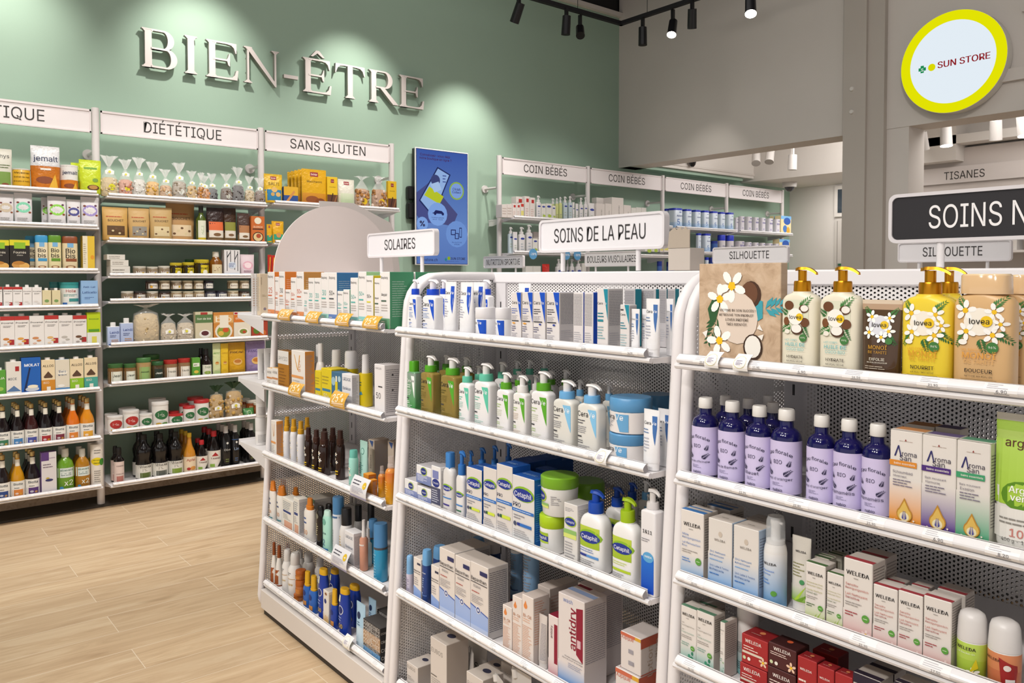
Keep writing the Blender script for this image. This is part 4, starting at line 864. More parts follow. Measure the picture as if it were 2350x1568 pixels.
tp('antilot', k='box', name='lotion_carton', cat='box', c={'all': '#dcd3cf', 'right': '#d2c9c5', 'top': '#cbc3c1'}, art=[('R', -.5, .22, .90, .985, '#c9694e'), ('R', .22, .5, .90, .985, '#d9a436'), ('T', 'antidry', -.15, .85, .6, '#c9694e', {'rot': math.pi}), ('L', -.1, .3, .1, .72, 2, '#9c98a0')], side=[('R', -.5, .5, .72, .98, '#b85a45'), ('T', 'lotion', -.1, .32, .9, '#b5a08e', {'rot': math.pi/2, 'mh': .2}), ('T', 'sensitive', .22, .3, 1.2, '#b5a08e', {'rot': math.pi/2, 'mh': .2}), ('R', -.5, .5, 0, .03, '#b85a45')], say='upturned carton with coral-red band', q=1.1)
tp('eubos', k='box', name='lotion_carton', cat='box', c={'all': '#d3cac3', 'top': '#c6bdb5', 'right': '#b0a69e'}, art=[('T', 'EUBOS', -.08, .82, .7, '#8d8680'), ('R', -.46, -.1, .44, .455, '#5d5650'), ('L', -.42, .3, .3, .42, 4, '#a79f98'), ('L', -.42, .1, .08, .2, 3, '#a79f98')], side=[], top=[('E', .0, .6, .2, .14, '#2f3148')], say='beige carton with dark oval on top', q=.95)
tp('eubosbag', k='pouch', name='refill_pouch', cat='pouch', c='#c3bfbc', bm='soft', spout='#d3cfcb', art=[('T', 'EUBOS', 0, .62, .62, '#4a4747'), ('L', -.3, .35, .2, .45, 6, '#8f8a88')], say='white refill pouch with corner spout')
# natural-care module
def wel(sub, g0, g1, leaf=None, z=.80, tw=.78, c='#e0d9d3', top=None, say='', acc='#b4655c', name='cream_carton', tx=(), **k):
    a = [('R', -.5, .5, 0, .36, g0, c)]
    if leaf == 'aloe': a += [('P', [(-.1, .02), (.02, .02), (.36, .26)], '#9fc04a'), ('P', [(.02, .0), (.16, .0), (.48, .17)], '#7faa3c'), ('P', [(-.3, .0), (-.16, .0), (.12, .2)], '#b4cf62')]
    if leaf == 'cactus': a += [('E', .22, .10, .11, .14, '#3f8a6a'), ('E', .06, .14, .08, .1, '#4b987a'), ('E', .26, .2, .07, .1, '#357c5e'), ('E', -.04, .06, .08, .08, '#3f8a6a')]
    if leaf == 'wave': a += [('P', [(-.5, .10), (0, .03), (.5, .12), (.5, 0), (-.5, 0)], g1)]
    if leaf == 'bloom': a += [('F', .3, .10, .16, .2, '#efd9d6'), ('E', .12, .04, .1, .05, '#d7a7a2')]
    a += [('T', 'WELEDA', 0, z, tw, '#2b2829', {'b': .02}), ('L', -.14, .16, z-.075, z-.05, 1, '#a49d98')]
    for i, q in enumerate(tx): a += [('T', q, -.42, z-.15-.045*i-(.03 if i > 1 else 0), min(.8, .055*len(q)), sub if i != 3 else acc, {'al': 'l', 'mh': .03, 'b': .004})]
    a += [('L', -.42, .3, z-.42, z-.36, 2, '#9d9692'), ('L', -.42, .1, z-.55, z-.48, 2, acc), ('E', .30, .30, .13, .13, '#5c9a3f'), ('L', .22, .38, .29, .31, 1, '#d8e6c6', 1)]
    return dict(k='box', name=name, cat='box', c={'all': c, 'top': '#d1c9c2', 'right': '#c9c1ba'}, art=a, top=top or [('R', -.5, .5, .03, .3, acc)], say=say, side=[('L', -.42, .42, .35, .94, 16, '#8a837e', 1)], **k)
T['welblue'] = wel('#7f9bd0', '#6fa3d0', '#3c7fbe', 'wave', .80, .74, top=[('R', -.5, .5, .02, .30, '#3f78b8'), ('R', -.5, .5, .52, .62, '#3f78b8')], acc='#5d88c6', tx=('Milde', 'Reinigungsmilch', 'Lait Démaquillant', 'Doux'), say='white-to-blue cleansing-milk carton', q=.85)
tp('welblue2', k='box', name='cleanser_carton', cat='box', c={'all': '#dbd5cf', 'right': '#a9bcd2', 'top': '#cfc7c0'}, art=[('R', -.5, .5, 0, .52, '#62a0d8', '#dbd5cf'), ('P', [(-.5, .12), (0, .07), (.5, .04), (.5, 0), (-.5, 0)], '#3a80c4'), ('E', .02, .80, .08, .10, '#c6b9ab'), ('T', 'WELEDA', 0, .71, .46, '#8e867f', {'b': .01}), ('T', '2in1 Nettoyant', -.42, .53, .66, '#5d8cc9', {'al': 'l', 'mh': .035}), ('T', 'Rafraîchissant', -.42, .48, .6, '#5d8cc9', {'al': 'l', 'mh': .035}), ('L', -.42, .3, .40, .44, 1, '#7fa6d4'), ('T', '2in1 Latte & Tonico', -.42, .33, .8, '#2f66ab', {'al': 'l', 'mh': .035}), ('T', 'Rinfrescante', -.42, .28, .6, '#2f66ab', {'al': 'l', 'mh': .035}), ('L', -.42, .3, .2, .24, 1, '#3f76bb')], side=[('L', -.42, .42, .2, .9, 18, '#7a8296', 1)], top=[('L', -.2, .3, .4, .5, 1, '#77706a')], say='pale carton fading to sky blue', q=.9)
tp('welfoam', k='lathe', name='foam_bottle', cat='bottle', body=[(0, .95), (.015, 1), (.60, 1), (.66, .93), (.70, .82)], bc=['#cfe0ee', ('#5b9bd0', '#e0dfdf'), '#dedcda', '#dcdad8'], cap=[(.70, .8), (.74, .78), (.745, .42), (.9, .40), (.93, .46), (.96, .44)], cc='#e4e2e0', nozzle=.93, cap2=[(.70, .84), (.72, .84), (.95, .80), (1, .66)], cc2='#e6eaee', capname='pump_head', art=[('T', 'WELEDA', 0, .49, .62, '#2b2829', {'b': .02}), ('L', -.4, .3, .36, .43, 2, '#7f9bd0'), ('L', -.4, .3, .26, .33, 2, '#5d88c6'), ('E', .22, .17, .12, .12, '#5c9a3f'), ('R', -.45, .45, .0, .06, '#3c7fbe')], say='white foam-cleanser bottle with clear dome cap')
tp('weltube', k='tube', name='cream_tube', cat='tube', c='#d7d2c8', cc='#d8d6d2', zc=.10, art=[('T', 'WELEDA', .02, .80, .56, '#2b2829', {'b': .02}), ('L', -.36, .3, .46, .66, 5, '#8c8a60'), ('R', -.45, .45, .13, .34, '#7fae2e', '#d7d2c8'), ('P', [(-.2, .14), (0, .14), (.4, .36)], '#a9cc3c'), ('P', [(-.1, .14), (.2, .14), (.45, .24)], '#6c9a26'), ('E', .18, .40, .12, .12, '#47905a')], say='slanted white tube with green leaf picture')
T['welgreen'] = wel('#b5b27a', '#b9cc7a', '#8fb34a', 'aloe', .83, .78, acc='#4c6b40', tx=('Mattierendes Fluid', 'Reduziert Glanz', 'Fluide Matifiant', 'Mixed skin'), say='slim carton with aloe leaf print', q=.95)
T['welpink'] = wel('#c4756e', '#d9a5a3', '#d9a5a3', 'bloom', .83, .80, acc='#a23a42', tx=('Sensitiv', 'Reinigungsmilch', 'Lait Nettoyant', 'Sensitive'), say='carton with pink blossom foot', q=.9)
T['welcact'] = wel('#a3a09a', '#79b3a8', '#5aa08f', 'cactus', .86, .80, acc='#7fa79a', tx=('24h', 'Feuchtigkeitsfluid', '24h', 'Fluide Hydratant'), say='narrow carton with green cactus print', q=.9, top=[('R', -.5, .5, .0, .3, '#5f8a70')])
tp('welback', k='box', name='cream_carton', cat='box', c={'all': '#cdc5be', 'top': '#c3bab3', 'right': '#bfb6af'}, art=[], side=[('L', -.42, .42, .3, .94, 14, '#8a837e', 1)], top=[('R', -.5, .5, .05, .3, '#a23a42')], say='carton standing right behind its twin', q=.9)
tp('welbackg', k='box', name='cream_carton', cat='box', c={'all': '#c6c2b4', 'top': '#bdb9aa'}, art=[], side=[], top=[('R', -.5, .5, .05, .35, '#3f5a38'), ('R', -.5, .5, .6, .75, '#3f5a38')], say='green-striped carton standing behind', q=.9)
tp('welred', k='box', name='cream_carton', cat='box', c={'all': '#a3282a', 'top': '#8e1f24', 'right': '#6e171c'}, art=[('T', 'WELEDA', -.05, .80, .62, '#f0e4de', {'b': .02}), ('L', -.42, .2, .48, .66, 2, '#e8d2c8'), ('R', -.46, .30, .36, .44, '#d8c9b8'), ('E', -.38, .2, .06, .06, '#c9d0a8'), ('E', -.2, .2, .06, .06, '#e9e2d8'), ('F', .34, .26, .16, .4, '#e6c0a6')], top=[('E', 0, .6, .1, .1, '#d98a5a'), ('L', -.3, .3, .3, .38, 1, '#d9b0a6')], side=[], say='red cream carton with flower drawing', q=.8)
tp('weldark', k='box', name='cream_carton', cat='box', c={'all': '#4b1f20', 'top': '#3c1a1b', 'right': '#33120f'}, art=[('T', 'WELEDA', 0, .80, .62, '#f0e4de', {'b': .02}), ('L', -.42, .2, .52, .68, 2, '#e8d2c8'), ('E', -.38, .2, .06, .06, '#c9d0a8'), ('E', -.2, .2, .06, .06, '#e9e2d8'), ('F', .34, .26, .17, .4, '#e6c0a6')], top=[('E', 0, .6, .1, .1, '#d9633a')], side=[], say='dark maroon night-cream carton', q=.8)
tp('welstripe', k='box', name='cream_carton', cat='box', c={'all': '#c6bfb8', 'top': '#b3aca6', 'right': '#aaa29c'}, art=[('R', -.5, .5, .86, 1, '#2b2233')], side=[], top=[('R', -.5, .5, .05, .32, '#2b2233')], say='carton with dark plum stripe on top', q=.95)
tp('welroll', k='lathe', name='roll_on_deodorant', cat='bottle', body=[(0, .9), (.03, .97), (.3, 1), (.55, 1), (.58, .94)], bc=['#9dbb3a', '#a9c544', '#b3cc55', '#dedcd8'], cap=[(.57, 1.0), (.62, 1.0), (.88, .92), (.96, .8), (1, .5)], cc='#dad6d4', art=[('T', 'WELEDA', -.04, .47, .66, '#3a3324', {'b': .02}), ('T', '24h Deo Roll-On', -.04, .40, .6, '#eef2dc', {'mh': .03}), ('F', .2, .12, .2, .4), ('P', [(.1, .12), (.36, .2), (.3, .34)], '#d7c51c')], say='roll-on with lime-green citrus label')
tp('welroll2', k='lathe', name='roll_on_deodorant', cat='bottle', body=[(0, .9), (.03, .97), (.3, 1), (.55, 1), (.58, .94)], bc=['#b0563a', '#c4704a', '#cf8256', '#dedcd8'], cap=[(.57, 1.0), (.62, 1.0), (.88, .92), (.96, .8), (1, .5)], cc='#dad6d4', art=[('P', [(.0, .5), (.46, .4), (.46, .02), (.1, .02)], '#9c2422'), ('T', 'WELEDA', -.2, .45, .5, '#4a241c', {'b': .02}), ('E', .24, .36, .1, .1, '#e6d8cf'), ('R', .2, .42, .04, .2, '#e9e4e0')], say='roll-on with burnt-orange and red label')
tp('weldeo', k='lathe', name='spray_bottle', cat='bottle', body=[(0, .97), (.01, 1), (.5, 1), (.51, .99)], bc=[('#3f9aa8', '#5fb0b8'), ('#7fbcc0', '#dedbd8'), '#dedbd8'], cap=[(.51, 1.0), (.94, 1.0), (.99, .9), (1, .8)], cc='#dbd8d6', art=[('L', -.4, .4, .32, .48, 10, '#6b686c'), ('T', 'L', -.3, .24, .12, '#2b2829'), ('L', -.35, .3, .08, .2, 4, '#3f5f66')], say='tall white cylinder bottle with teal foot')
tp('nabio', k='lathe', name='glass_bottle', cat='bottle', bm='gloss', body=[(0, .95), (.012, 1), (.66, 1), (.70, .97), (.745, .86), (.775, .66), (.79, .50), (.80, .46), (.88, .45)], bc='#14124e', cap=[(.875, .52), (.88, .54), (.985, .52), (1, .46)], cc='#e6e3df', lab=(.075, .66, '#cfc4e8'), art=[('T', "Eau florale", 0, .545, .84, '#2b2748', {'arc': .16, 'mh': .07, 'b': .01}), ('T', 'BIO', 0, .43, .30, '#3a3656', {}), ('V', .17, .27, .30, .75, '#2b2748'), ('V', .30, .37, .22, 1.25, '#2b2748'), ('V', -.17, .27, .30, 2.39, '#2b2748'), ('V', -.30, .37, .22, 1.89, '#2b2748'), ('L', -.2, .2, .165, .205, 3, '#8d86a8'), ('T', 'nabio', 0, .12, .34, '#2b2748', {'b': .02})], say='cobalt glass flower-water bottle with lilac label')
for nm, w_ in (('nab_l', 'Lavande officinale'), ('nab_r', 'Rose de Damas'), ('nab_b', 'Bleuet'), ('nab_o', "Fleur d'oranger"), ('nab_h', 'Hamamélis')):
    d = dict(T['nabio']); d['art'] = d['art']+[('T', w_, 0, .245, min(.86, .075*len(w_)+.12), '#2b2748', {'mh': .036})]; d['say'] = 'cobalt bottle labelled '+w_.split()[-1].lower(); T[nm] = d
def aroma(c, g, l1, l2, k, say):
    tp(k, k='box', name='bath_carton', cat='box', c={'all': '#e2dcd6', 'top': mixc(c, '#fff', .1), 'right': '#cfd0c0'}, art=[('R', -.5, .5, 0, .10, g), ('R', -.5, .5, .10, .52, g, '#e2dcd6'), ('D', 0, .905, .025, '#8c2f2a'), ('L', -.2, .24, .893, .905, 1, '#b9a79c'), ('P', [(-.36, .74), (-.31, .74), (-.20, .85), (-.24, .85)], '#2b2a66'), ('P', [(-.24, .85), (-.20, .85), (-.12, .74), (-.16, .74)], '#2b2a66'), ('T', 'roma', .12, .775, .46, '#2f2b44'), ('T', 'San', .0, .73, .36, '#2f2b44'), ('R', -.5, .36, .645, .70, c), ('T', 'bains essentiels', -.02, .672, .66, '#f2ece4', {'b': .02, 'mh': .03}), ('T', l1, -.08, .585, .62, '#55506a', {'mh': .034}), ('T', l2, -.16, .545, .42, '#55506a', {'mh': .034}), ('L', -.38, .30, .44, .52, 3, '#7d7688'), ('D', 0, .17, .25, '#b9842c'), ('D', 0, .165, .215, '#d9b45a'), ('E', .0, .145, .15, .15, '#e8ddb8'), ('V', .0, .10, .30, 1.57, '#4a4a94'), ('E', -.3, .1, .03, .03, '#e8ddd0'), ('E', .3, .12, .03, .03, '#e8ddd0')], side=[('L', -.4, .4, .2, .9, 24, '#7c7a76', 1)], top=[('R', -.5, .5, .0, .3, '#ddd6cf')], say=say, q=.8)
aroma('#d98a2c', '#e0922a', 'Schaumbad', 'Hiverneol', 'aroma1', 'bath carton with orange band and golden drop')
aroma('#4a2a78', '#5a3a8c', 'Bain moussant', 'Harmonie', 'aroma2', 'bath carton with purple band and lavender drop')
aroma('#3f9a6c', '#4fa27a', 'Bain moussant', 'Evasion', 'aroma3', 'bath carton with green band and crystal drop')
tp('aromaback', k='box', name='bath_carton', cat='box', c={'all': '#cfc7be', 'top': '#a8763c'}, art=[], side=[], say='bath carton standing at the back', q=.8)
tp('argile', k='tube', name='clay_tube', cat='tube', c=['#e6e4df', '#e2e0da', '#b4d068', '#a5c850', '#d8d5cc'], cc='#dfdcd6', zc=.06, art=[('R', -.49, .49, .36, .82, '#a3c93f', '#b3d45e'), ('E', .06, .43, .40, .30, '#5a8a1c'), ('R', -.49, .49, .12, .34, '#e6e3dd'), ('T', 'argiletz', .1, .80, .8, '#5a2f22', {'b': .01}), ('D', .08, .86, .05, '#b5352a'), ('T', 'Argile', .06, .475, .5, '#f4f6ee', {'b': .03}), ('T', 'verte', .06, .42, .44, '#f4f6ee', {'b': .03}), ('T', '100', .05, .17, .4, '#c97f76', {'b': .02}), ('T', '400 g - 14 oz', -.0, .115, .62, '#5a5754', {'mh': .03}), ('L', -.36, .3, .22, .28, 2, '#8a8680')], say='big white and lime green clay tube', q=.5)
def lov(body, tc, t1, t2, t3, k, coco=False, k_=.74, **kw):
    s = lambda z: z*k_
    if coco: a = [('R', -.36, .34, s(.50), s(.93), '#dfe0c8'), ('V', .1, s(.8), .42, .9, '#3f7d3a'), ('V', -.1, s(.62), .40, 3.6, '#3f7d3a'), ('V', .16, s(.62), .34, 5.2, '#2f6a34'), ('V', -.2, s(.74), .3, 2.6, '#2f6a34'), ('E', -.20, s(.86), .14, .12, '#6b4226'), ('E', .22, s(.82), .13, .11, '#5c3820'), ('E', .24, s(.825), .10, .085, '#f1ede4'), ('E', .25, s(.65), .12, .12, '#6b4226'), ('E', -.27, s(.66), .09, .11, '#7a4c2c'), ('E', .04, s(.56), .17, .14, '#4e3220'), ('E', .03, s(.57), .145, .115, '#f4f1ea'), ('E', -.24, s(.53), .08, .06, '#efe9dc'), ('E', .0, s(.72), .21, .22, '#f7f4ec')]
    else: a = [('V', -.2, s(.82), .30, 2.2, '#3f7d3a'), ('V', .2, s(.84), .28, .8, '#3f7d3a'), ('V', .25, s(.62), .32, 5.6, '#2f6a34'), ('V', -.22, s(.6), .3, 4.1, '#3f7d3a'), ('V', .0, s(.56), .3, 5.0, '#2f6a34'), ('E', 0, s(.71), .27, .25, '#f6efe2'), ('F', -.24, s(.82), .19, .2), ('F', .24, s(.81), .16, .5), ('F', -.22, s(.61), .17, .9), ('F', .22, s(.58), .17, 1.3), ('F', .34, s(.69), .13, .1), ('E', -.28, s(.50), .08, .05, '#f7f4ec')]
    a += [('E', .12, s(.715), .10, .10, '#f0c81e'), ('T', 'lovea', 0, s(.715), .34, '#26221c', {'b': .015}), ('E', .22, s(.455), .10, .10, '#3f7a3c'), ('T', '99%' if coco else '96%', .22, s(.458), .12, '#eef2e4'),
          ('T', t1[0], -.12, s(.425), .36, t1[1] if len(t1) > 1 else tc, {'mh': .025}), ('T', t2, -.0, s(.37), .56, tc, {'b': .01, 'mh': .05}), ('T', t3[0], 0, s(.31), .5, t3[1], {'mh': .035}), ('T', t3[2], 0, s(.215), .46, '#33261c', {'b': .015, 'mh': .05}), ('T', t3[3], 0, s(.16), .46, '#33261c', {'b': .005, 'mh': .03}), ('R', -.3, .3, s(.125), s(.128), '#4a3c30'), ('E', -.2, s(.085), .04, .04, '#5a4a3c'), ('E', 0, s(.085), .04, .04, '#5a4a3c'), ('P', [(.16, s(.07)), (.26, s(.07)), (.21, s(.105))], '#3c3226')]
    d = dict(k='pump', cat='bottle', name='body_lotion_bottle', c=body, art=a, n=3.2, round=.22, neck=.26, cr=.22, z=(.745, .865, .962), cm='metal', cc='#c98a1c', noz=1.25); d.update(kw); T[k] = d
lov('#ebe4cf', '#58b3bb', ('LAIT CORPS',), 'HUILE DE', ('COCO BIO', '#6fbcc0', 'HYDRATE', 'MA PEAU SÈCHE'), 'lovcoco', True, say='cream coconut body-milk bottle with golden pump')
lov('#efd33c', '#d99a2a', ('LAIT CORPS',), 'MONOÏ', ('DE TAHITI', '#d99a2a', 'NOURRIT', 'MA PEAU TRÈS SÈCHE'), 'lovyel', say='bright yellow body-milk bottle with golden pump')
lov('#dcb480', '#e0a044', ('GEL DOUCHE',), 'MONOÏ', ('DE TAHITI', '#d8a868', 'DOUCEUR', 'NETTOIE MA PEAU EN'), 'lovgel', k_=.84, head=False, capw=.82, z=(.83, .9, .95), cm='gloss', cc=['#e0bc90', '#e6c79c', '#c98a1c'], say='honey-coloured shower-gel bottle with gold-topped cap', n=3.5)
tp('lovtube', k='tube', name='scrub_tube', cat='tube', c=['#4a3426', '#4e3828', '#54402e', '#b79a80', '#d6c3ac'], bm='gloss', cc='#c98f22', cm='metal', zc=.10, art=[('V', -.2, .78, .3, 2.2, '#3f7d3a'), ('V', .24, .8, .26, .8, '#3f7d3a'), ('V', .2, .58, .3, 5.4, '#2f6a34'), ('E', 0, .69, .27, .24, '#d9dae2'), ('F', -.2, .79, .16, .2), ('F', .24, .78, .14, .5), ('F', -.24, .6, .16, .9), ('F', .24, .62, .15, 1.3), ('F', .08, .545, .15, .4), ('E', .13, .695, .10, .10, '#e6c01e'), ('T', 'lovea', 0, .695, .36, '#26221c', {'b': .015}), ('E', .26, .50, .08, .08, '#3f7a3c'), ('T', 'MONOÏ', 0, .42, .46, '#c9942c', {'b': .01}), ('T', 'DE TAHITI', 0, .36, .46, '#c9942c', {'mh': .05}), ('T', 'EXFOLIE', 0, .275, .38, '#e9e2d2', {'b': .01}), ('T', 'MA PEAU EN DOUCEUR', 0, .235, .5, '#e9e2d2', {'mh': .022}), ('L', -.3, .3, .15, .2, 2, '#b7aa98')], say='brown scrub tube with white frangipani print', q=.5)
# ------------------------------------------------------------------ skin-care module, shelf by shelf
Z7, Z8 = zoom(900, 600, 5.2275), zoom(1200, 600, 5.2275); Z9, Z10 = zoom(900, 800, 5.2275), zoom(1200, 840, 5.2275)
Z11, Z12 = zoom(900, 1020, 5.2275), zoom(1200, 1080, 4.9); Z13, Z14 = zoom(880, 1240, 4.78), zoom(1140, 1300, 5.595)
def mixrow(frame, z, place, end, groups, **k):
    its = []
    for zf, L_ in groups:
        for it in L_:
            (x0, yt), (x1, _) = zf(it[1], it[3]), zf(it[2], 0); its.append((it[0], x0, x1, yt)+tuple(it[4:]))
    row(frame, z, place, end, lambda x, y: (x, y), its, **k)
CE = 'wall end'; up = .0132
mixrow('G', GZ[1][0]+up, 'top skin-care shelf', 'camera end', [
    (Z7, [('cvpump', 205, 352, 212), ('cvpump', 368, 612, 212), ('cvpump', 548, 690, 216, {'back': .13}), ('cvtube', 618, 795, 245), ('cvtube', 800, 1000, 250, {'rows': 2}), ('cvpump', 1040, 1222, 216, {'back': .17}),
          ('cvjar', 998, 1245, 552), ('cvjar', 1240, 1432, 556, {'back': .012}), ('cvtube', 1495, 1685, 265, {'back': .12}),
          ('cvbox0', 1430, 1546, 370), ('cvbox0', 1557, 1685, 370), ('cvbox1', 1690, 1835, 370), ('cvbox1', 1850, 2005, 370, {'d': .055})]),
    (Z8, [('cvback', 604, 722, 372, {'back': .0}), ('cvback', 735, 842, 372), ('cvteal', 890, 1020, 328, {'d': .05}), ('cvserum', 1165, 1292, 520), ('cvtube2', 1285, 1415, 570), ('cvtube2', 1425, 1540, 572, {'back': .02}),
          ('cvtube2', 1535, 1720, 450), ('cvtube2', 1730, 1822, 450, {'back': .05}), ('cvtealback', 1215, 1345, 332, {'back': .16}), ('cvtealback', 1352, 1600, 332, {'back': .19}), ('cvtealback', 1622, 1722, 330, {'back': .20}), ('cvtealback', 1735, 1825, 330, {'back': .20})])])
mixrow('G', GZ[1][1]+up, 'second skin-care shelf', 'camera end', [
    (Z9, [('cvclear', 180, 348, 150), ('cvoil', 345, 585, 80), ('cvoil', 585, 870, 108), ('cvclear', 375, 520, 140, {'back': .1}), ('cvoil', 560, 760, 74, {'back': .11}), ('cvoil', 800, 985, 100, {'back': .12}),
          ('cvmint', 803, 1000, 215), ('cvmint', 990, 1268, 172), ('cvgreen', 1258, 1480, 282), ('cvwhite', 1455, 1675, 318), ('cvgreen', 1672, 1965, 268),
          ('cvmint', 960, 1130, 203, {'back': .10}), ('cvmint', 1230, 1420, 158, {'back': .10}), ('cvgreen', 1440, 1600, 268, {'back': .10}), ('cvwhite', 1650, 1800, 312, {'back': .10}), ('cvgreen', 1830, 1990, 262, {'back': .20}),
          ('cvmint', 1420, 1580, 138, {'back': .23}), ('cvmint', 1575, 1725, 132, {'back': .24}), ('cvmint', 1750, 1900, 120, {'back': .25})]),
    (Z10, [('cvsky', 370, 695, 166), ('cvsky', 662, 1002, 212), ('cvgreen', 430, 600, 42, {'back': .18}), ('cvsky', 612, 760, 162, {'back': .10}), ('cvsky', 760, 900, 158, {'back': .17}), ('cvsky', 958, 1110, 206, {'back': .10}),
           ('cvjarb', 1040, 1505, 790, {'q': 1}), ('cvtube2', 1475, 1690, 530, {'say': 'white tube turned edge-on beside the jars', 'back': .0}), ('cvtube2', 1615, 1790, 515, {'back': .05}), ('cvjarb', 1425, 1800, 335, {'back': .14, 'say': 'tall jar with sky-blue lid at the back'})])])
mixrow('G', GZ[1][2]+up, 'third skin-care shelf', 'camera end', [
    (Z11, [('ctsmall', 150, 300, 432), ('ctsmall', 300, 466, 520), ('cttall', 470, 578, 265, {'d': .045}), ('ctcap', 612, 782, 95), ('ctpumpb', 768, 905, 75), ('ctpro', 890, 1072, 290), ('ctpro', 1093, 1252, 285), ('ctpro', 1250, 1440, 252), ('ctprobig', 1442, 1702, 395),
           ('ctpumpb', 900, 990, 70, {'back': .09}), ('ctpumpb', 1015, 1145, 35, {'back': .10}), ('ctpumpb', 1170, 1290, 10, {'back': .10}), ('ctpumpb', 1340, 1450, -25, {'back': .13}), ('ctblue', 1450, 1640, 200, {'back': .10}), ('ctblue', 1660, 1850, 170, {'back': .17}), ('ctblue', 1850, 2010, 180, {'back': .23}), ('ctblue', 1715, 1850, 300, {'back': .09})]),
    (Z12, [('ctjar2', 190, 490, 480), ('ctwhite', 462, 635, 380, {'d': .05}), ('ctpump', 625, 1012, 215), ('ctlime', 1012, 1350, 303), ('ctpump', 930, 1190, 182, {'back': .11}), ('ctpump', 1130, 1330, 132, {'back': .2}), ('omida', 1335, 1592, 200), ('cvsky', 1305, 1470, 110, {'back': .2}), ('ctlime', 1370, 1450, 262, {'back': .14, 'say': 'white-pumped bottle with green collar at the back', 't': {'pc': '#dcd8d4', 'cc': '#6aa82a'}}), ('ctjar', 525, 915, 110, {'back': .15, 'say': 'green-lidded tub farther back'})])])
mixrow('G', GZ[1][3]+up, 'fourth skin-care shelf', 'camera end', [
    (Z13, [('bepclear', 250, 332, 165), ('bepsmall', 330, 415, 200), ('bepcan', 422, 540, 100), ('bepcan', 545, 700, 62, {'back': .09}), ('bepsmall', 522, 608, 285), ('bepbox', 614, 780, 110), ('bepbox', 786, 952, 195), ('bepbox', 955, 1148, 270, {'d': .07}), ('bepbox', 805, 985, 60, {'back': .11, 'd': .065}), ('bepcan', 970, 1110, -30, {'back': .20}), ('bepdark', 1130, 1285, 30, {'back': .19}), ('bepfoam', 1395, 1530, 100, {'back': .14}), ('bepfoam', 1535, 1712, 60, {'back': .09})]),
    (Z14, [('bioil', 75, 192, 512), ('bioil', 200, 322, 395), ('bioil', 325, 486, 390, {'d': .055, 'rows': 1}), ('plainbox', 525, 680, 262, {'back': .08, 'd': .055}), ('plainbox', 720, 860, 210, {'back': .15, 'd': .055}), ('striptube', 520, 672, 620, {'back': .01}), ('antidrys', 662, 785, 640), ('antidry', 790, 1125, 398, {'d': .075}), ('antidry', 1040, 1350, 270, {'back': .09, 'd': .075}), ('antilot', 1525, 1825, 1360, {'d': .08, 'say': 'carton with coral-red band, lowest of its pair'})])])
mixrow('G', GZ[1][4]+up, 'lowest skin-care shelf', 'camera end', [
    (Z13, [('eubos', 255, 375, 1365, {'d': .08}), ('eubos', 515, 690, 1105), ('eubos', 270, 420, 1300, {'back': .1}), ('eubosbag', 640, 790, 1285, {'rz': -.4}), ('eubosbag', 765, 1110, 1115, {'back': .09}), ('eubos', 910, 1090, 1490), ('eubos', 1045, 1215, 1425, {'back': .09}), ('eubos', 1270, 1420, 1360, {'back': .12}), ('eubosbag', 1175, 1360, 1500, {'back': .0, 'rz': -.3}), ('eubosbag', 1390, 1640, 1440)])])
def stack(t, wz, ax_val, x0, x1, yt, zbase, place, end, frame='G', d=None, **kw):
    row(frame, zbase, place, end, wz, [(t, x0, x1, yt, dict(kw, **({'d': d} if d else {})))])
# things standing on top of other things
ztop = lambda o: max((o.matrix_world @ Vector(c)).z for ch in ([o]+list(o.children)) if ch.type == 'MESH' for c in ch.bound_box)
def top_of(say, place):
    bpy.context.view_layer.update()
    for o, s_, p, *_ in THINGS:
        if s_.startswith(say) and p == place:
            return max((ch.matrix_world @ Vector(c)).z for ch in ([o]+list(o.children)) if ch.type == 'MESH' for c in ch.bound_box)+.0008
row('G', top_of('cream jar with sky', 'second skin-care shelf'), 'second skin-care shelf', 'camera end', Z10, [('cvjarb', 1045, 1548, 365, {'say': 'sky-blue-lidded jar stacked on another jar', 'back': .002})])
row('G', top_of('white cream tub with lime', 'third skin-care shelf'), 'third skin-care shelf', 'camera end', Z12, [('ctjar', 205, 625, 42, {'say': 'green-lidded tub stacked on a lime-lidded one'})])
row('G', top_of('small square white', 'third skin-care shelf'), 'third skin-care shelf', 'camera end', Z11, [('ctsmall', 290, 466, 268, {'say': 'small white carton stacked on its twin', 'back': .004})])
row('G', top_of('carton with coral-red band, low', 'fourth skin-care shelf'), 'fourth skin-care shelf', 'camera end', Z14, [('antilot', 1592, 1850, 880, {'d': .075, 'say': 'upturned carton with coral-red band, stacked on another', 'back': .005})])
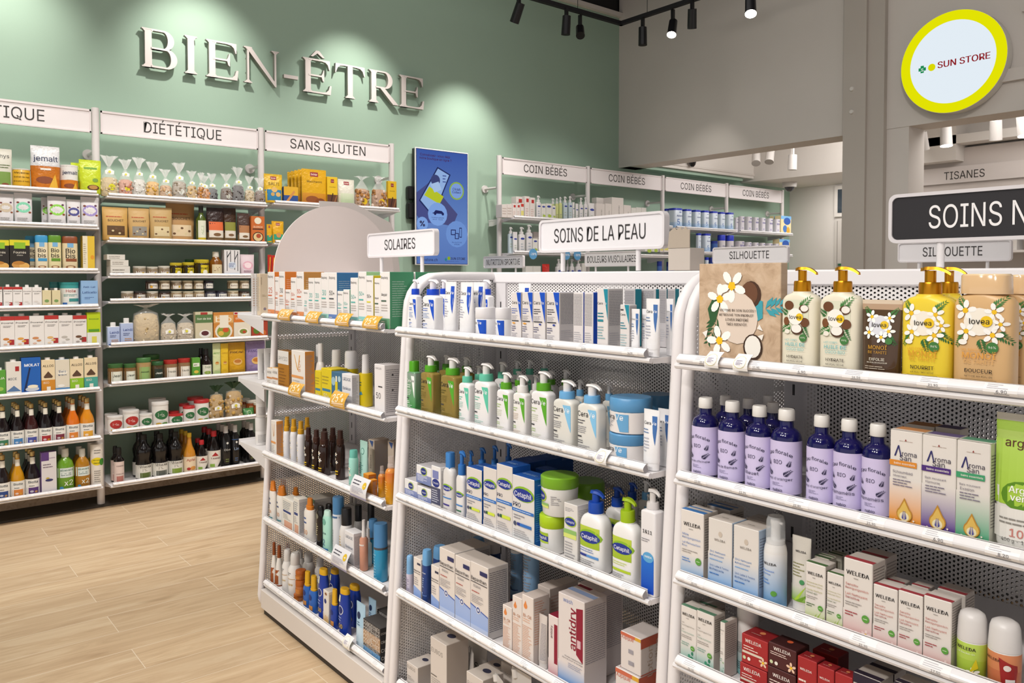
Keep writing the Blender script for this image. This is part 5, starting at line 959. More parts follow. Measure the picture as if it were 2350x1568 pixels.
# ------------------------------------------------------------------ natural-care module
Z15, Z16, Z17, Z18, Z19 = zoom(1540, 560, 2.901), zoom(1540, 860, 4.357), zoom(1950, 920, 3.92), zoom(1540, 1120, 3.5), zoom(1900, 1220, 4.507)
mixrow('G', GZ[2][0]+up, 'top natural-care shelf', 'camera end', [
    (Z15, [('lovcoco', 752, 1000, 150), ('lovcoco', 1008, 1282, 148), ('lovtube', 1282, 1538, 372), ('lovtube', 1480, 1600, 385, {'back': .07}), ('lovyel', 1562, 1892, 148), ('lovyel', 1722, 1985, 150, {'back': .085}), ('lovgel', 1918, 2290, 200), ('lovgel', 2150, 2420, 205, {'back': .085})])])
mixrow('G', GZ[2][1]+up, 'second natural-care shelf', 'camera end', [
    (Z16, [('nab_l', 215, 480, 228), ('nab_r', 478, 752, 264), ('nab_b', 752, 1020, 308), ('nab_o', 1006, 1308, 342), ('nab_o', 1370, 1655, 402), ('nab_h', 1636, 1942, 442),
           ('nabio', 440, 655, 208, {'back': .09, 'say': 'cobalt bottle in the back row'}), ('nabio', 670, 880, 238, {'back': .09, 'say': 'cobalt bottle in the back row'}), ('nabio', 910, 1130, 278, {'back': .085, 'say': 'cobalt bottle in the back row'}), ('nabio', 880, 1060, 208, {'back': .16, 'say': 'cobalt bottle in the back row'})]),
    (Z17, [('nab_h', 120, 388, 205), ('aroma1', 366, 652, 275), ('aroma2', 655, 962, 322), ('aroma3', 966, 1280, 372), ('aromaback', 500, 760, 222, {'back': .09, 't': {'c': {'all': '#cfc7be', 'top': '#a86f2c'}}}), ('aromaback', 770, 1000, 248, {'back': .09, 't': {'c': {'all': '#cfc7be', 'top': '#463460'}}}), ('argile', 1345, 1790, 125)])])
mixrow('G', GZ[2][2]+up, 'third natural-care shelf', 'camera end', [
    (Z18, [('welblue', 80, 262, 190), ('welblue', 215, 400, 140, {'back': .085, 'say': 'blue-striped carton behind the cleansing milk'}), ('welblue2', 300, 490, 262), ('welblue2', 502, 708, 322), ('welblue2', 600, 770, 262, {'back': .085, 'say': 'carton with blue lid edge at the back'}), ('welfoam', 752, 962, 225), ('weltube', 958, 1132, 388, {'back': .03}),
           ('welgreen', 1082, 1240, 612), ('welgreen', 1252, 1382, 692), ('welbackg', 1150, 1270, 560, {'back': .06}), ('welbackg', 1260, 1370, 535, {'back': .1})]),
    (Z19, [('welpink', 165, 462, 305), ('welpink', 470, 720, 575), ('welpink', 728, 982, 640), ('welpink', 992, 1288, 700), ('welback', 330, 600, 250, {'back': .08}), ('welback', 600, 780, 520, {'back': .08}), ('welback', 860, 1040, 570, {'back': .08}), ('welback', 1130, 1420, 625, {'back': .08}), ('welroll', 1355, 1660, 812), ('welroll2', 1668, 1992, 905)])])
mixrow('G', GZ[2][3]+up, 'fourth natural-care shelf', 'camera end', [
    (Z18, [('welcact', 80, 204, 960), ('welcact', 206, 344, 1005), ('welcact', 396, 432, 1080, {'d': .04}), ('welback', 170, 300, 925, {'back': .06, 't': {'top': [('R', -.5, .5, .05, .3, '#5f8a70')]}}), ('weldeo', 430, 602, 975), ('welred', 552, 770, 1440, {'say': 'red cream carton at the base of its stack'}), ('weldark', 775, 1000, 1470, {'say': 'maroon carton at the base of its stack'}), ('welred', 1015, 1170, 1375), ('welred', 1175, 1310, 1445), ('welred', 1315, 1462, 1505), ('welred', 1135, 1340, 1330, {'back': .08, 'say': 'red carton set behind the others'})]),
    (Z19, [('welstripe', 255, 545, 1505), ('welstripe', 690, 980, 1600), ('welstripe', 420, 690, 1430, {'back': .08})])])
row('G', top_of('red cream carton at the base', 'fourth natural-care shelf'), 'fourth natural-care shelf', 'camera end', Z18, [('welred', 567, 778, 1205, {'say': 'red cream carton on top of its stack'})])
row('G', top_of('maroon carton at the base', 'fourth natural-care shelf'), 'fourth natural-care shelf', 'camera end', Z18, [('weldark', 782, 1005, 1275, {'say': 'maroon night-cream carton on top of its stack'})])
# ------------------------------------------------------------------ sunscreen module
Z4, Z5, Z6 = zoom(560, 560, 3.92), zoom(560, 900, 3.92), zoom(560, 1200, 4.26)
def day(k, num, ac, foot, side, say, tl='Daylong', nc=None):
    tp(k, k='box', name='sunscreen_carton', cat='box', c={'all': '#e8e3e1', 'right': side, 'top': side}, art=[('R', -.5, .5, 0, .18, foot, mixc(foot, '#e8e3e1', .12)), ('T', tl, -.06, .90, .72, '#4b4748'), ('T', num, -.08, .60, min(.62, .26*len(num)), nc or ac, {'mh': .12}), ('R', -.42, .14, .475, .50, ac), ('L', -.42, .3, .30, .44, 3, '#b9b0ac'), ('L', -.42, .1, .03, .14, 3, '#f0dccb')], side=[('L', -.4, .4, .2, .85, 16, mixc(side, '#fff', .25))], say=say, q=1.0)
day('dl25', '25', '#d2623a', '#e08238', '#dc8438', 'sunscreen carton numbered 25, orange foot')
day('dl30', '30', '#d2623a', '#dd7f3a', '#e0873c', 'sunscreen carton numbered 30, orange side')
day('dl30b', '30', '#d98a4a', '#e6e0dc', '#dd7f30', 'sunscreen carton with black 30, orange side', nc='#2b2829')
day('dl50', '50+', '#d2623a', '#dc8238', '#c58a45', 'sunscreen carton numbered 50+, orange foot')
day('dl30t', '30', '#52b2aa', '#8fcabb', '#b9d8cc', 'sunscreen carton with teal 30, mint foot')
day('dl50b', '50+', '#4a4a52', '#3f6fb4', '#3a76ac', 'sunscreen carton with black 50+, blue foot', nc='#2b2829')
day('dl50t', '50+', '#52b2aa', '#7cc4c0', '#9ccdb4', 'sunscreen carton with teal 50+, aqua foot')
day('dl50y', '50+', '#d9cf2c', '#e6e0d8', '#d8c62c', 'sunscreen carton with yellow edge', nc='#2b2829')
day('dlrep', 'Repair', '#3f5a4a', '#5b9a52', '#d3c02c', 'smaller repair carton beside yellow edge', nc='#4b4748')
day('dlrepb', 'Repair', '#3f5a4a', '#4a9160', '#3f8a62', 'large repair carton with deep-green side', nc='#4b4748')
def sbot(k, body, bc, cap, cc, say, art_=None, name='spray_bottle', **kw):
    d = dict(k='lathe', name=name, cat='bottle', body=body, bc=bc, cap=cap, cc=cc, say=say, art=art_ or [('L', -.3, .3, .25, .5, 5, '#b0a9a2')]); d.update(kw); tp(k, **d)
TALL = [(0, .95), (.015, 1), (.62, 1), (.68, .93), (.72, .72)]; CAPT = [(.71, .74), (.74, .80), (.82, .78), (.83, .62), (1, .56)]
CAPC = [(.68, .92), (.70, .95), (.98, .95), (1, .86)]
FLW = [('F', .0, .52, .20, .2), ('F', -.12, .42, .16, .7), ('F', .12, .36, .18, 1.1), ('E', .05, .46, .05, .05, '#2f3a2a'), ('E', -.1, .33, .05, .05, '#2f3a2a')]
sbot('sprwhite', TALL, '#e3e2e6', CAPT, '#cf9a22', 'white spray bottle with golden-yellow cap', FLW+[('L', -.3, .2, .06, .22, 4, '#c9a24a')], flat=0)
sbot('sprbrown', TALL, '#2a1712', CAPT, '#3a1e16', 'dark-brown tanning-oil spray bottle', FLW+[('R', -.3, .3, .16, .19, '#d9b52c'), ('R', -.3, .3, .11, .13, '#cfae30')], bm='gloss')
sbot('mintbot', [(0, .95), (.015, 1), (.76, 1), (.80, .85)], '#9ed6c8', [(.79, .84), (.97, .82), (1, .74)], '#6cbcae', 'mint-green after-sun bottle', FLW)
sbot('ambspray', [(0, .95), (.015, 1), (.66, 1), (.72, .8), (.75, .5)], [('#dca21e', '#dca21e'), ('#dca21e', '#cc6a1e'), '#d88a3e', '#d88a3e'], [(.745, .56), (.77, .62), (.84, .56), (.85, .48), (1, .46)], '#e0d2cc', 'amber see-through body-oil spray', [('L', -.3, .3, .2, .5, 6, '#e6c06a')], bm='gloss', cm='clear')
sbot('orange', [(0, .95), (.02, 1), (.70, 1), (.76, .9)], '#e8e4de', [(.75, .88), (.79, .9), (.80, .80), (.97, .62), (1, .5)], '#c9741e', 'white sun-milk bottle with orange cap', [('L', -.3, .2, .4, .62, 2, '#3a4a7a'), ('T', '50', 0, .24, .4, '#d2843a'), ('R', -.35, .35, .06, .10, '#4f8a94')], flat=1, q=.62)
sbot('orangewide', [(0, .95), (.02, 1), (.66, 1), (.74, .86)], '#e6e2dc', [(.74, .62), (.78, .66), (.82, .66), (.83, .5), (.97, .44), (1, .4)], '#cf7a22', 'wavy white bottle with orange spray cap', [('L', -.3, .2, .4, .6, 2, '#3a5a9a'), ('T', '50', 0, .22, .4, '#d2843a'), ('R', -.2, .3, .04, .07, '#3f6ab4')], flat=1, q=.6)
sbot('blackbot', [(0, .95), (.02, 1), (.45, .97), (.6, 1), (.82, .98), (.90, .8)], '#1e1a1a', [(.895, .8), (.97, .78), (1, .6)], '#151212', 'black curvy monoi bottle', [('E', 0, .76, .24, .24, '#7a7768'), ('L', -.2, .2, .3, .6, 6, '#cfc79a')], bm='gloss', flat=1, q=.7)
sbot('mintwide', [(0, .95), (.02, 1), (.80, 1), (.88, .8)], '#a9dccb', [(.875, .78), (.97, .72), (1, .6)], '#c4e6da', 'mint flat bottle with blue foot', [('E', 0, .74, .22, .22, '#6fae9c'), ('T', 'AQUA', 0, .46, .5, '#2f5a6a', {'b': .02}), ('T', '2', 0, .24, .26, '#2f5a8a'), ('R', -.4, .4, .03, .10, '#2f6fb0')], flat=1, q=.6)
sbot('bluecan', [(0, .97), (.01, 1), (.70, 1), (.72, .96)], ['#d6dbe2', '#d6dbe2'], [(.72, .98), (.98, .98), (1, .9)], '#4a7fae', 'white aerosol can with slate-blue cap', [('R', -.48, .48, .66, .69, '#3f6a9a'), ('T', 'TROPEZ', -.1, .34, 1.3, '#8d949c', {'rot': math.pi/2, 'mh': .1})], name='spray_can')
sbot('blackcap', [(0, .97), (.01, 1), (.56, 1), (.66, .8), (.68, .7)], '#d9d6d4', [(.68, .72), (.98, .72), (1, .64)], '#1c1a1c', 'white foam bottle with tall black cap', [('L', -.2, .2, .2, .5, 6, '#c9a24a')])
sbot('tealmist', [(0, .97), (.01, 1), (.55, 1), (.56, .98)], ['#1f7fae', '#2f93bf'], [(.56, 1), (.60, 1), (.605, .98), (.98, .98), (1, .9)], ['#4a4a4e', '#4a7fae', '#4a7fae'], 'teal-blue body-mist can', [('L', -.3, .3, .05, .5, 9, '#7cc0dc')], name='spray_can', bm='gloss')
sbot('glassmist', [(0, .97), (.01, 1), (.60, 1), (.64, .7)], [('#c9c46a', '#a9c4c8'), '#b9ccd0'], [(.63, .55), (.74, .55), (.75, .45), (1, .42)], '#ddd8d6', 'small see-through mist bottle with silver neck', [('R', -.4, .4, .42, .52, '#6fb0d2')], bm='gloss')
sbot('pinkmist', [(0, .97), (.01, 1), (.62, 1), (.66, .7)], [('#9aa08a', '#c98a6a'), '#c98f76'], [(.65, .5), (.76, .5), (.77, .42), (1, .38)], '#e0dad8', 'rose-tinted mist bottle with white spray head', [('R', -.45, .45, .5, .53, '#e9dcd4')], bm='gloss')
sbot('brownneck', [(0, .95), (.03, 1), (.30, 1), (.62, .6), (.70, .42)], [('#8a4218', '#8e4a1e'), '#e4dfd8', '#e6e2dc', '#e6e2dc'], [(.69, .44), (.72, .48), (.97, .40), (1, .32)], '#8a4418', 'cone-shaped white bottle with brown tip', [('R', -.4, .4, .05, .40, '#9a4f22'), ('T', '50+', 0, .28, .5, '#e6c9a4')], bm='plastic')
sbot('foamcan', [(0, .97), (.01, 1), (.62, 1), (.72, .7)], '#e2dfdc', [(.72, .64), (.75, .68), (.90, .66), (.97, .6), (1, .45)], '#dcdad8', 'white sun-foam can with see-through cap', [('T', 'Solaire', 0, .30, .7, '#c9a24a', {'b': .01}), ('R', -.45, .45, .42, .43, '#b98a3a'), ('L', -.2, .3, .5, .58, 2, '#6a6668')], name='spray_can')
sbot('brownjar', [(0, .95), (.05, 1), (.6, 1), (.62, .96)], '#b0621f', [(.62, 1.02), (.95, 1.02), (1, .95)], '#a9581c', 'amber-brown jar of tanning gel', [('R', -.4, .4, .15, .45, '#c47a34')], name='cream_jar', bm='gloss')
sbot('bluspray', [(0, .95), (.02, 1), (.52, 1), (.6, .8)], '#2a62b4', [(.6, .7), (.64, .72), (.65, .64), (.97, .58), (1, .5)], '#d6a51c', 'sky-blue spray bottle with yellow cap', [('E', 0, .42, .22, .22, '#1f2f72'), ('R', -.2, .3, .08, .2, '#c98a4a')], flat=1, q=.66)
sbot('blubig', [(0, .95), (.02, 1), (.40, 1), (.74, .95), (.90, .78)], '#173a9c', [(.895, .80), (.97, .78), (1, .66)], '#d9a81a', 'royal-blue sun-lotion bottle with flat yellow cap', [('E', 0, .55, .26, .26, '#dfe4f0'), ('E', 0, .55, .22, .22, '#1a2a6e'), ('R', -.36, -.02, .72, .86, '#d9dfd0'), ('T', '50', 0, .2, .4, '#d9b52c', {'b': .03}), ('L', -.3, .2, .3, .42, 2, '#9ab0e0')], flat=1, q=.6)
sbot('avene', [(0, .95), (.02, 1), (.46, 1), (.6, .75), (.64, .5)], '#e9e4e0', [(.64, .5), (.97, .5), (1, .44)], '#efecea', 'white thermal-water sun spray', [('L', -.3, .3, .42, .5, 1, '#b0a8a2'), ('T', '50+', -.1, .32, .5, '#e0a070'), ('R', -.36, .2, .2, .24, '#e09a5a')], q=.7, flat=1)
sbot('yelspray', [(0, .95), (.02, 1), (.60, 1), (.64, .96)], '#d8bf14', [(.64, .98), (.95, .94), (1, .84)], '#e6e3e4', 'yellow sun-spray bottle with white cap', [('L', -.3, .3, .4, .5, 2, '#4a6a5a'), ('P', [(-.3, .2), (.3, .24), (.2, .30)], '#3f86a0')])
def sbox(k, c, art_, say, q=.8, **kw): tp(k, k='box', name=kw.pop('name', 'sunscreen_carton'), cat='box', c=c, art=art_, say=say, q=q, **kw)
sbox('golden', {'all': '#a8701c', 'top': '#8a5a18'}, [('R', -.5, .5, .66, 1, '#dedad6'), ('T', 'PHYSIO', 0, .80, .8, '#8d8986'), ('L', -.4, .4, .1, .58, 6, '#8a5a18')], 'golden-brown carton with white top third')
sbox('avbox', {'all': '#e6e0da', 'right': '#d88f3e'}, [('P', [(-.3, .9), (-.26, .9), (.0, .55), (-.06, .55)], '#d9a24a'), ('P', [(.1, .9), (.16, .9), (.02, .55), (-.02, .55)], '#d9a24a'), ('R', -.5, .4, .36, .42, '#e09a5a'), ('T', '50+', .1, .66, .4, '#e0a070', {'rot': math.pi/2}), ('L', -.4, .3, .1, .32, 5, '#b9b0a8')], 'white carton with orange strokes and side')
sbox('smallor', {'all': '#e4ded8', 'top': '#d9a860'}, [('T', 'AVENE', 0, .78, .8, '#6a6462'), ('R', -.5, .5, .42, .52, '#c98a5a'), ('L', -.4, .3, .1, .36, 3, '#b9b0a8')], 'squat white carton with orange lid')
sbox('yelbox', {'all': '#d9c21c', 'right': '#c9b31c'}, [('R', -.4, .4, .30, .38, '#3f7a9a'), ('L', -.4, .4, .5, .8, 3, '#a9962a'), ('T', '50+', 0, .16, .5, '#f0ead0')], 'yellow sunscreen carton with blue stripe')
sbox('photobox', {'all': '#3f6a8a', 'right': '#3a6080'}, [('E', -.3, .7, .2, .2, '#9ab8c6'), ('E', .2, .3, .25, .25, '#8fb2c4'), ('E', .28, .8, .14, .14, '#a9c4d0'), ('R', -.12, .12, .2, .7, '#d9c21c'), ('R', -.07, .07, .7, .88, '#efe9d0')], 'carton printed with rippling blue water')
sbox('uriage', {'all': '#e4e2e4', 'right': '#d6d4d8'}, [('T', 'URIAGE', 0, .84, .8, '#33476a'), ('T', 'Bariésun', 0, .56, .8, '#33476a'), ('L', -.4, .3, .1, .44, 5, '#8fa2b4')], 'white carton with navy sun-care lettering')
sbox('white50', {'all': '#e4dfdf', 'right': '#d6d0d0', 'top': '#cfcaca'}, [('T', 'SVR SUN', -.1, .92, .6, '#8d898c'), ('T', '50', -.1, .38, .46, '#4a4648'), ('R', -.1, .3, .55, .575, '#4a4648')], 'tall white carton marked 50', q=1.2, side=[('L', -.4, .4, .06, .92, 22, '#8d898c', 1), ('E', 0, .8, .06, .06, '#4a4648'), ('E', 0, .5, .06, .06, '#4a4648')])
sbox('greybox', {'all': '#b9b4ae', 'top': '#a9a49c'}, [('R', -.5, .5, .9, 1, '#4f6a4a'), ('L', -.4, .4, .2, .8, 8, '#8f9fb8'), ('R', -.5, .5, 0, .2, '#c9701c')], 'grey-blue carton with orange foot')
sbox('garn', {'all': '#e2ded6', 'right': '#d2d2d4'}, [('R', -.4, .3, .55, .62, '#2f3f7a'), ('L', -.4, .4, .64, .92, 5, '#8d949c'), ('R', -.3, .4, .05, .3, '#d9a58a'), ('L', -.4, .3, .34, .52, 4, '#a9a5a0')], 'white carton with portrait panel')
sbox('clearbox', {'all': '#c9b9a9', 'right': '#a89a8e', 'top': '#b8a99c'}, [('T', 'Sanotint', -.1, .5, 1.2, '#5a4a3a', {'rot': math.pi/2, 'mh': .12}), ('P', [(-.3, .98), (.4, .98), (.2, .84)], '#3f5a94')], 'tall beige carton at the back', q=1.1)
sbox('orbox', {'all': '#d2841e', 'top': '#e09a34', 'right': '#c47418'}, [('L', -.3, .3, .2, .8, 6, '#a9601a')], 'plain orange carton')
sbox('typobox', {'all': '#3a3636', 'right': '#2c2a2c', 'top': '#4a4848'}, [('R', -.5, .5, .30, .70, '#b08a62'), ('R', -.5, .5, 0, .22, '#5a93c4'), ('T', 'COMODYNES', 0, .92, .96, '#d9d4cf'), ('T', 'COSMETICS', .0, .82, .96, '#cfcac6'), ('T', 'COMODYNES', 0, .72, .96, '#d9d4cf'), ('T', 'CONVENIENT', 0, .61, .96, '#efe6da'), ('T', 'COSMETICS', 0, .50, .96, '#efe6da'), ('T', 'COMODYNES', 0, .39, .96, '#efe6da'), ('T', 'CONVENIENT', 0, .27, .96, '#d9d4cf'), ('T', 'COSMETICS', 0, .14, .96, '#a9cce6')], 'black carton covered in white capitals', q=1.1, side=[('T', 'COSMETICS', 0, .9-.12*i, .9, '#d9d4cf') for i in range(8)] if False else [('T', 'COSMETICS', 0, .84, .9, '#d9d4cf'), ('T', 'OMODYN', 0, .6, .9, '#d9d4cf'), ('T', 'CONVE', 0, .36, .9, '#d9d4cf'), ('T', 'COSME', 0, .14, .9, '#d9d4cf')])
sbox('whitegold', {'all': '#e0dbd4', 'top': '#c9c2b8'}, [('E', 0, .9, .2, .12, '#8a5a34'), ('E', -.1, .68, .2, .2, '#1f2f72'), ('R', -.5, .5, 0, .34, '#d6a51c', '#e0dbd4'), ('T', '50', .1, .2, .5, '#c98a2a')], 'white carton with golden foot', q=.9)
tp('tubesky', k='tube', name='sun_tube', cat='tube', c=['#cfe0ec', '#c3d9e8', '#a9cbe2', '#a9cbe2', '#a9cbe2'], cc='#dfe4e8', zc=.05, say='pale-blue pointed sun tube', art=[('E', -.1, .72, .2, .2, '#1f2f52'), ('L', -.2, .2, .5, .6, 2, '#3a4a6a')], q=.4)
tp('tubemint', k='tube', name='sun_tube', cat='tube', c='#b4dcd2', cc='#a3d2c6', zc=.05, say='mint-green after-sun tube', art=[('E', 0, .78, .22, .22, '#4f8f86'), ('E', 0, .78, .18, .18, '#b4dcd2'), ('L', -.3, .3, .3, .55, 6, '#5a8f8a')], q=.5)
tp('tubeplain', k='tube', name='sun_tube', cat='tube', c='#e4e1df', cc='#e0dddb', zc=.08, say='white tube with silvery crimp', art=[('L', .1, .45, .2, .85, 14, '#a9a6a6', 1)], q=.55)
SE = 'camera end'
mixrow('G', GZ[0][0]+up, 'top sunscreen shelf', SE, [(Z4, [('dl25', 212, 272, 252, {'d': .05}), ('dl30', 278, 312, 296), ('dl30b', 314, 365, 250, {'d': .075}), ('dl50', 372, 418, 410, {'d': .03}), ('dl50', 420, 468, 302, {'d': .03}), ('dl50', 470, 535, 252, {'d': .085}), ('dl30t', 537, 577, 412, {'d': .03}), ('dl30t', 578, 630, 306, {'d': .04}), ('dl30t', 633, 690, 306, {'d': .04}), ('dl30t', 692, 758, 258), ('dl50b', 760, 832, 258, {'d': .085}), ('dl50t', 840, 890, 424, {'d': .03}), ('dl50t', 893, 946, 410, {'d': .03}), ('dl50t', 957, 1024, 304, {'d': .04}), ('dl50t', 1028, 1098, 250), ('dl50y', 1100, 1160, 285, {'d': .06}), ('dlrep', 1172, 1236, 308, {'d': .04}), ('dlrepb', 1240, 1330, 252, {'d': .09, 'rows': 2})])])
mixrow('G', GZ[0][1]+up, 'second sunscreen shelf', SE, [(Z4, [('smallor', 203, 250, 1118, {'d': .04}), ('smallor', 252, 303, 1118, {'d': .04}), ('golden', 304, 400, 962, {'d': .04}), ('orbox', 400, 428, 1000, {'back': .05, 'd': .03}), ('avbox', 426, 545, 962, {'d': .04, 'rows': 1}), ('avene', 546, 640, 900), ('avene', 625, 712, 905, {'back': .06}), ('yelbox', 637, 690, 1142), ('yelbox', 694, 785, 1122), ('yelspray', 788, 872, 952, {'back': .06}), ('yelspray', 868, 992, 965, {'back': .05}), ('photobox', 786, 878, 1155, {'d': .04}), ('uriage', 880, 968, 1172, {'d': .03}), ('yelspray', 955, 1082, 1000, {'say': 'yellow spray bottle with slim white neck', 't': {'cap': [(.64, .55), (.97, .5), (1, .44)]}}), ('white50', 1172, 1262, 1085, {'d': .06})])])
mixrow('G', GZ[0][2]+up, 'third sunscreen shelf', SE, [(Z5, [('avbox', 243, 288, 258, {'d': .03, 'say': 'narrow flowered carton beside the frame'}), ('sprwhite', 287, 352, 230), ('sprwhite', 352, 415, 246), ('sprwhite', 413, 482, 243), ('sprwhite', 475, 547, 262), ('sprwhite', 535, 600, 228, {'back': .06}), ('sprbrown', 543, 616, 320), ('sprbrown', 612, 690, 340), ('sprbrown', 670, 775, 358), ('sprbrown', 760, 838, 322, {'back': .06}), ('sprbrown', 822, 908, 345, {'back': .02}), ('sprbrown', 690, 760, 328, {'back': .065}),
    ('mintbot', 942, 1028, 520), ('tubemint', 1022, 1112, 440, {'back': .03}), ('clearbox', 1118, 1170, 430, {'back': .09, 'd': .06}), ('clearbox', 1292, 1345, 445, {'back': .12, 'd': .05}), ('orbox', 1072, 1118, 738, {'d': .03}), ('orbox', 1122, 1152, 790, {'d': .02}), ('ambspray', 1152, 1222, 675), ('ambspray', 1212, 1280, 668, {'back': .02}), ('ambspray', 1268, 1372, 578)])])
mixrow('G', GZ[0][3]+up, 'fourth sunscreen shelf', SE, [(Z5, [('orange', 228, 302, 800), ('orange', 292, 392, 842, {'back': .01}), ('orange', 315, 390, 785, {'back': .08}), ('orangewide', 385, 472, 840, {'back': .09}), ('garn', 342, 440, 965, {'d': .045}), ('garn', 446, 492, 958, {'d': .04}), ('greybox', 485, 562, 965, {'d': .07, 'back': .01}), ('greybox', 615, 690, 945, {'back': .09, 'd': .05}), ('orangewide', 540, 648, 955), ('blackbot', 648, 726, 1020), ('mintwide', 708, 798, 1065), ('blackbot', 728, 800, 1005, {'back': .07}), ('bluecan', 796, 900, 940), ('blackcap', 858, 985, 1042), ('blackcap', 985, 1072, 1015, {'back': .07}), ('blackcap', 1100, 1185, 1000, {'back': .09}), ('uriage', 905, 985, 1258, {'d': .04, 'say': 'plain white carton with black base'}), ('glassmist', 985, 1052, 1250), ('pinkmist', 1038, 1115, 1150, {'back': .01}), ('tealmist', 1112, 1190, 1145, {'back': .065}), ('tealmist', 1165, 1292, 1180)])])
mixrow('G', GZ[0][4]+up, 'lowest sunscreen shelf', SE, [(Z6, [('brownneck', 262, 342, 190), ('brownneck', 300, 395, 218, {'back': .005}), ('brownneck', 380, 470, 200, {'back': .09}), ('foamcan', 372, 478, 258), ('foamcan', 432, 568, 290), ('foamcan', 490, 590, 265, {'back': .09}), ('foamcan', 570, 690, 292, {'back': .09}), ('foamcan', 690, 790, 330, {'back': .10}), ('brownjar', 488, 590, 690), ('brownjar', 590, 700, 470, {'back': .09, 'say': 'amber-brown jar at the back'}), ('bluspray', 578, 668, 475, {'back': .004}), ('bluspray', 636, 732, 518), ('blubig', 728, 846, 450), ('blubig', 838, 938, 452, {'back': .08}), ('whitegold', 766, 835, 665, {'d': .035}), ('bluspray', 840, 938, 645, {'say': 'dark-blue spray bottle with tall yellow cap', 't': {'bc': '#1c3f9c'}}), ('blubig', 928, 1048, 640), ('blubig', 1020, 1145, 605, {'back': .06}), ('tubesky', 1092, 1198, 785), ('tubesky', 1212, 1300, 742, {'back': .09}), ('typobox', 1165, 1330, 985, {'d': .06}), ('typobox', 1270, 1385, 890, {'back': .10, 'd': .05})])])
row('G', top_of('amber-brown jar of', 'lowest sunscreen shelf'), 'lowest sunscreen shelf', SE, Z6, [('brownjar', 505, 605, 555, {'say': 'amber-brown jar stacked in the middle'})])
row('G', top_of('amber-brown jar stacked', 'lowest sunscreen shelf'), 'lowest sunscreen shelf', SE, Z6, [('brownjar', 505, 605, 460, {'say': 'amber-brown jar topping the stack', 'back': .002})])
# goods on the end shelves
ZE = zoom(560, 600, 3.136)
for z, L_ in ((1.206, [('sbx', 60, 85, 88), ('sbx', 88, 108, 88), ('sbc', 108, 166, 88)]), (.926, [('tubeplain', 105, 160, 632), ('tubeplain', 150, 205, 628)]), (.646, [('jarp', 90, 160, 1250)])):
    pass
tp('sbx', k='box', name='cream_carton', cat='box', c='#e2dddb', art=[('L', -.3, .3, .2, .9, 12, '#c9a890', 1)], say='narrow white carton on the gondola end', q=1)
tp('sbc', k='box', name='cream_carton', cat='box', c={'all': '#d9c6ab'}, art=[('E', .1, .15, .18, .18, '#8d7f8a'), ('T', 'SENSOLAR', -.3, .82, .9, '#7d6a52', {'rot': math.pi/2, 'mh': .1}), ('L', -.2, .3, .45, .5, 2, '#a9936f')], say='beige carton with round grey seal', q=.8)
tp('jarp', k='lathe', name='cream_jar', cat='jar', body=[(0, .95), (.02, 1), (.5, 1), (.52, .97)], bc='#e4e1df', cap=[(.52, 1), (.56, 1.02), (.94, 1.02), (1, .95)], cc='#dedbd9', art=[('L', -.4, .4, .1, .4, 6, '#a9a6a6', 1)], say='white screw-top tub')
for tn, x0, x1, yt, z, Y, say in (('sbx', 60, 84, 88, 1.206, 3.42, None), ('sbx', 86, 107, 88, 1.206, 3.40, 'second narrow carton'), ('sbc', 109, 167, 88, 1.206, 3.36, None), ('tubeplain', 103, 150, 632, .926, 3.38, None), ('tubeplain', 150, 204, 628, .926, 3.34, 'white tube nearer the frame'), ('jarp', 90, 162, 1245, .646, 3.36, 'white screw-top tub stacked on another'), ('jarp', 95, 162, 1130, .646, 3.36, None)):
    a, b_ = ZE(x0, yt), ZE(x1, yt); P, Q = hit(*a, 1, Y), hit(*b_, 1, Y); t = T[tn]; w_ = max(.012, Q.x-P.x); zz = z+.0128; h = P.z-zz; d = min(.06, w_*.9) if t['k'] == 'box' else (w_ if t['k'] == 'lathe' else w_*.5)
    if tn == 'jarp':
        h = .118; zz = z+.0128+(0 if say else .1185)
    o = make(t, w_, h, d, ((P.x+Q.x)/2, Y+.01, zz), 0.)
    THINGS.append((o, say or t['say'], 'the far-end shelf', P.x, 0, 'aisle', t['cat']))
# ------------------------------------------------------------------ wall goods
Z1, Z2, Z3 = zoom(0, 200, 3.136), zoom(0, 640, 2.8), zoom(580, 300, 4.352)
def pk(k, kind, name, cat, say, art_=(), **kw): tp(k, k=kind, name=name, cat=cat, say=say, art=list(art_), **kw)
LN = lambda c='#8d8a80', a=.1, b=.3, n=3, w=.36: [('L', -w, w, a, b, n, c)]
BOT = [(0, .95), (.015, 1), (.42, 1), (.54, .86), (.66, .52), (.76, .36), (.90, .33)]
BCAP = [(.895, .36), (.99, .36), (1, .32)]
def biotta(k, liq, lab, say):
    pk(k, 'lathe', 'juice_bottle', 'bottle', say, [('R', -.42, .42, .06, .20, lab), ('E', -.12, .11, .12, .08, mixc(lab, '#fff', .5)), ('E', .16, .10, .1, .08, mixc(lab, '#e8b03a', .6)), ('T', 'Biotta', -.02, .325, .62, '#3a4450', {'b': .02}), ('L', -.3, .3, .22, .26, 1, '#5a5a5a')], body=BOT, bc=liq, bm='gloss', cap=BCAP, cc='#c9a86a', cm='metal', lab=(.05, .39, '#eceae4'))
    T[k]['neckl'] = [('R', -.17, .17, .72, .87, '#e6e2d4'), ('E', 0, .80, .10, .10, '#4f7a6c'), ('E', 0, .80, .075, .075, '#e6e2d4')]
D_ = '#1c1416'
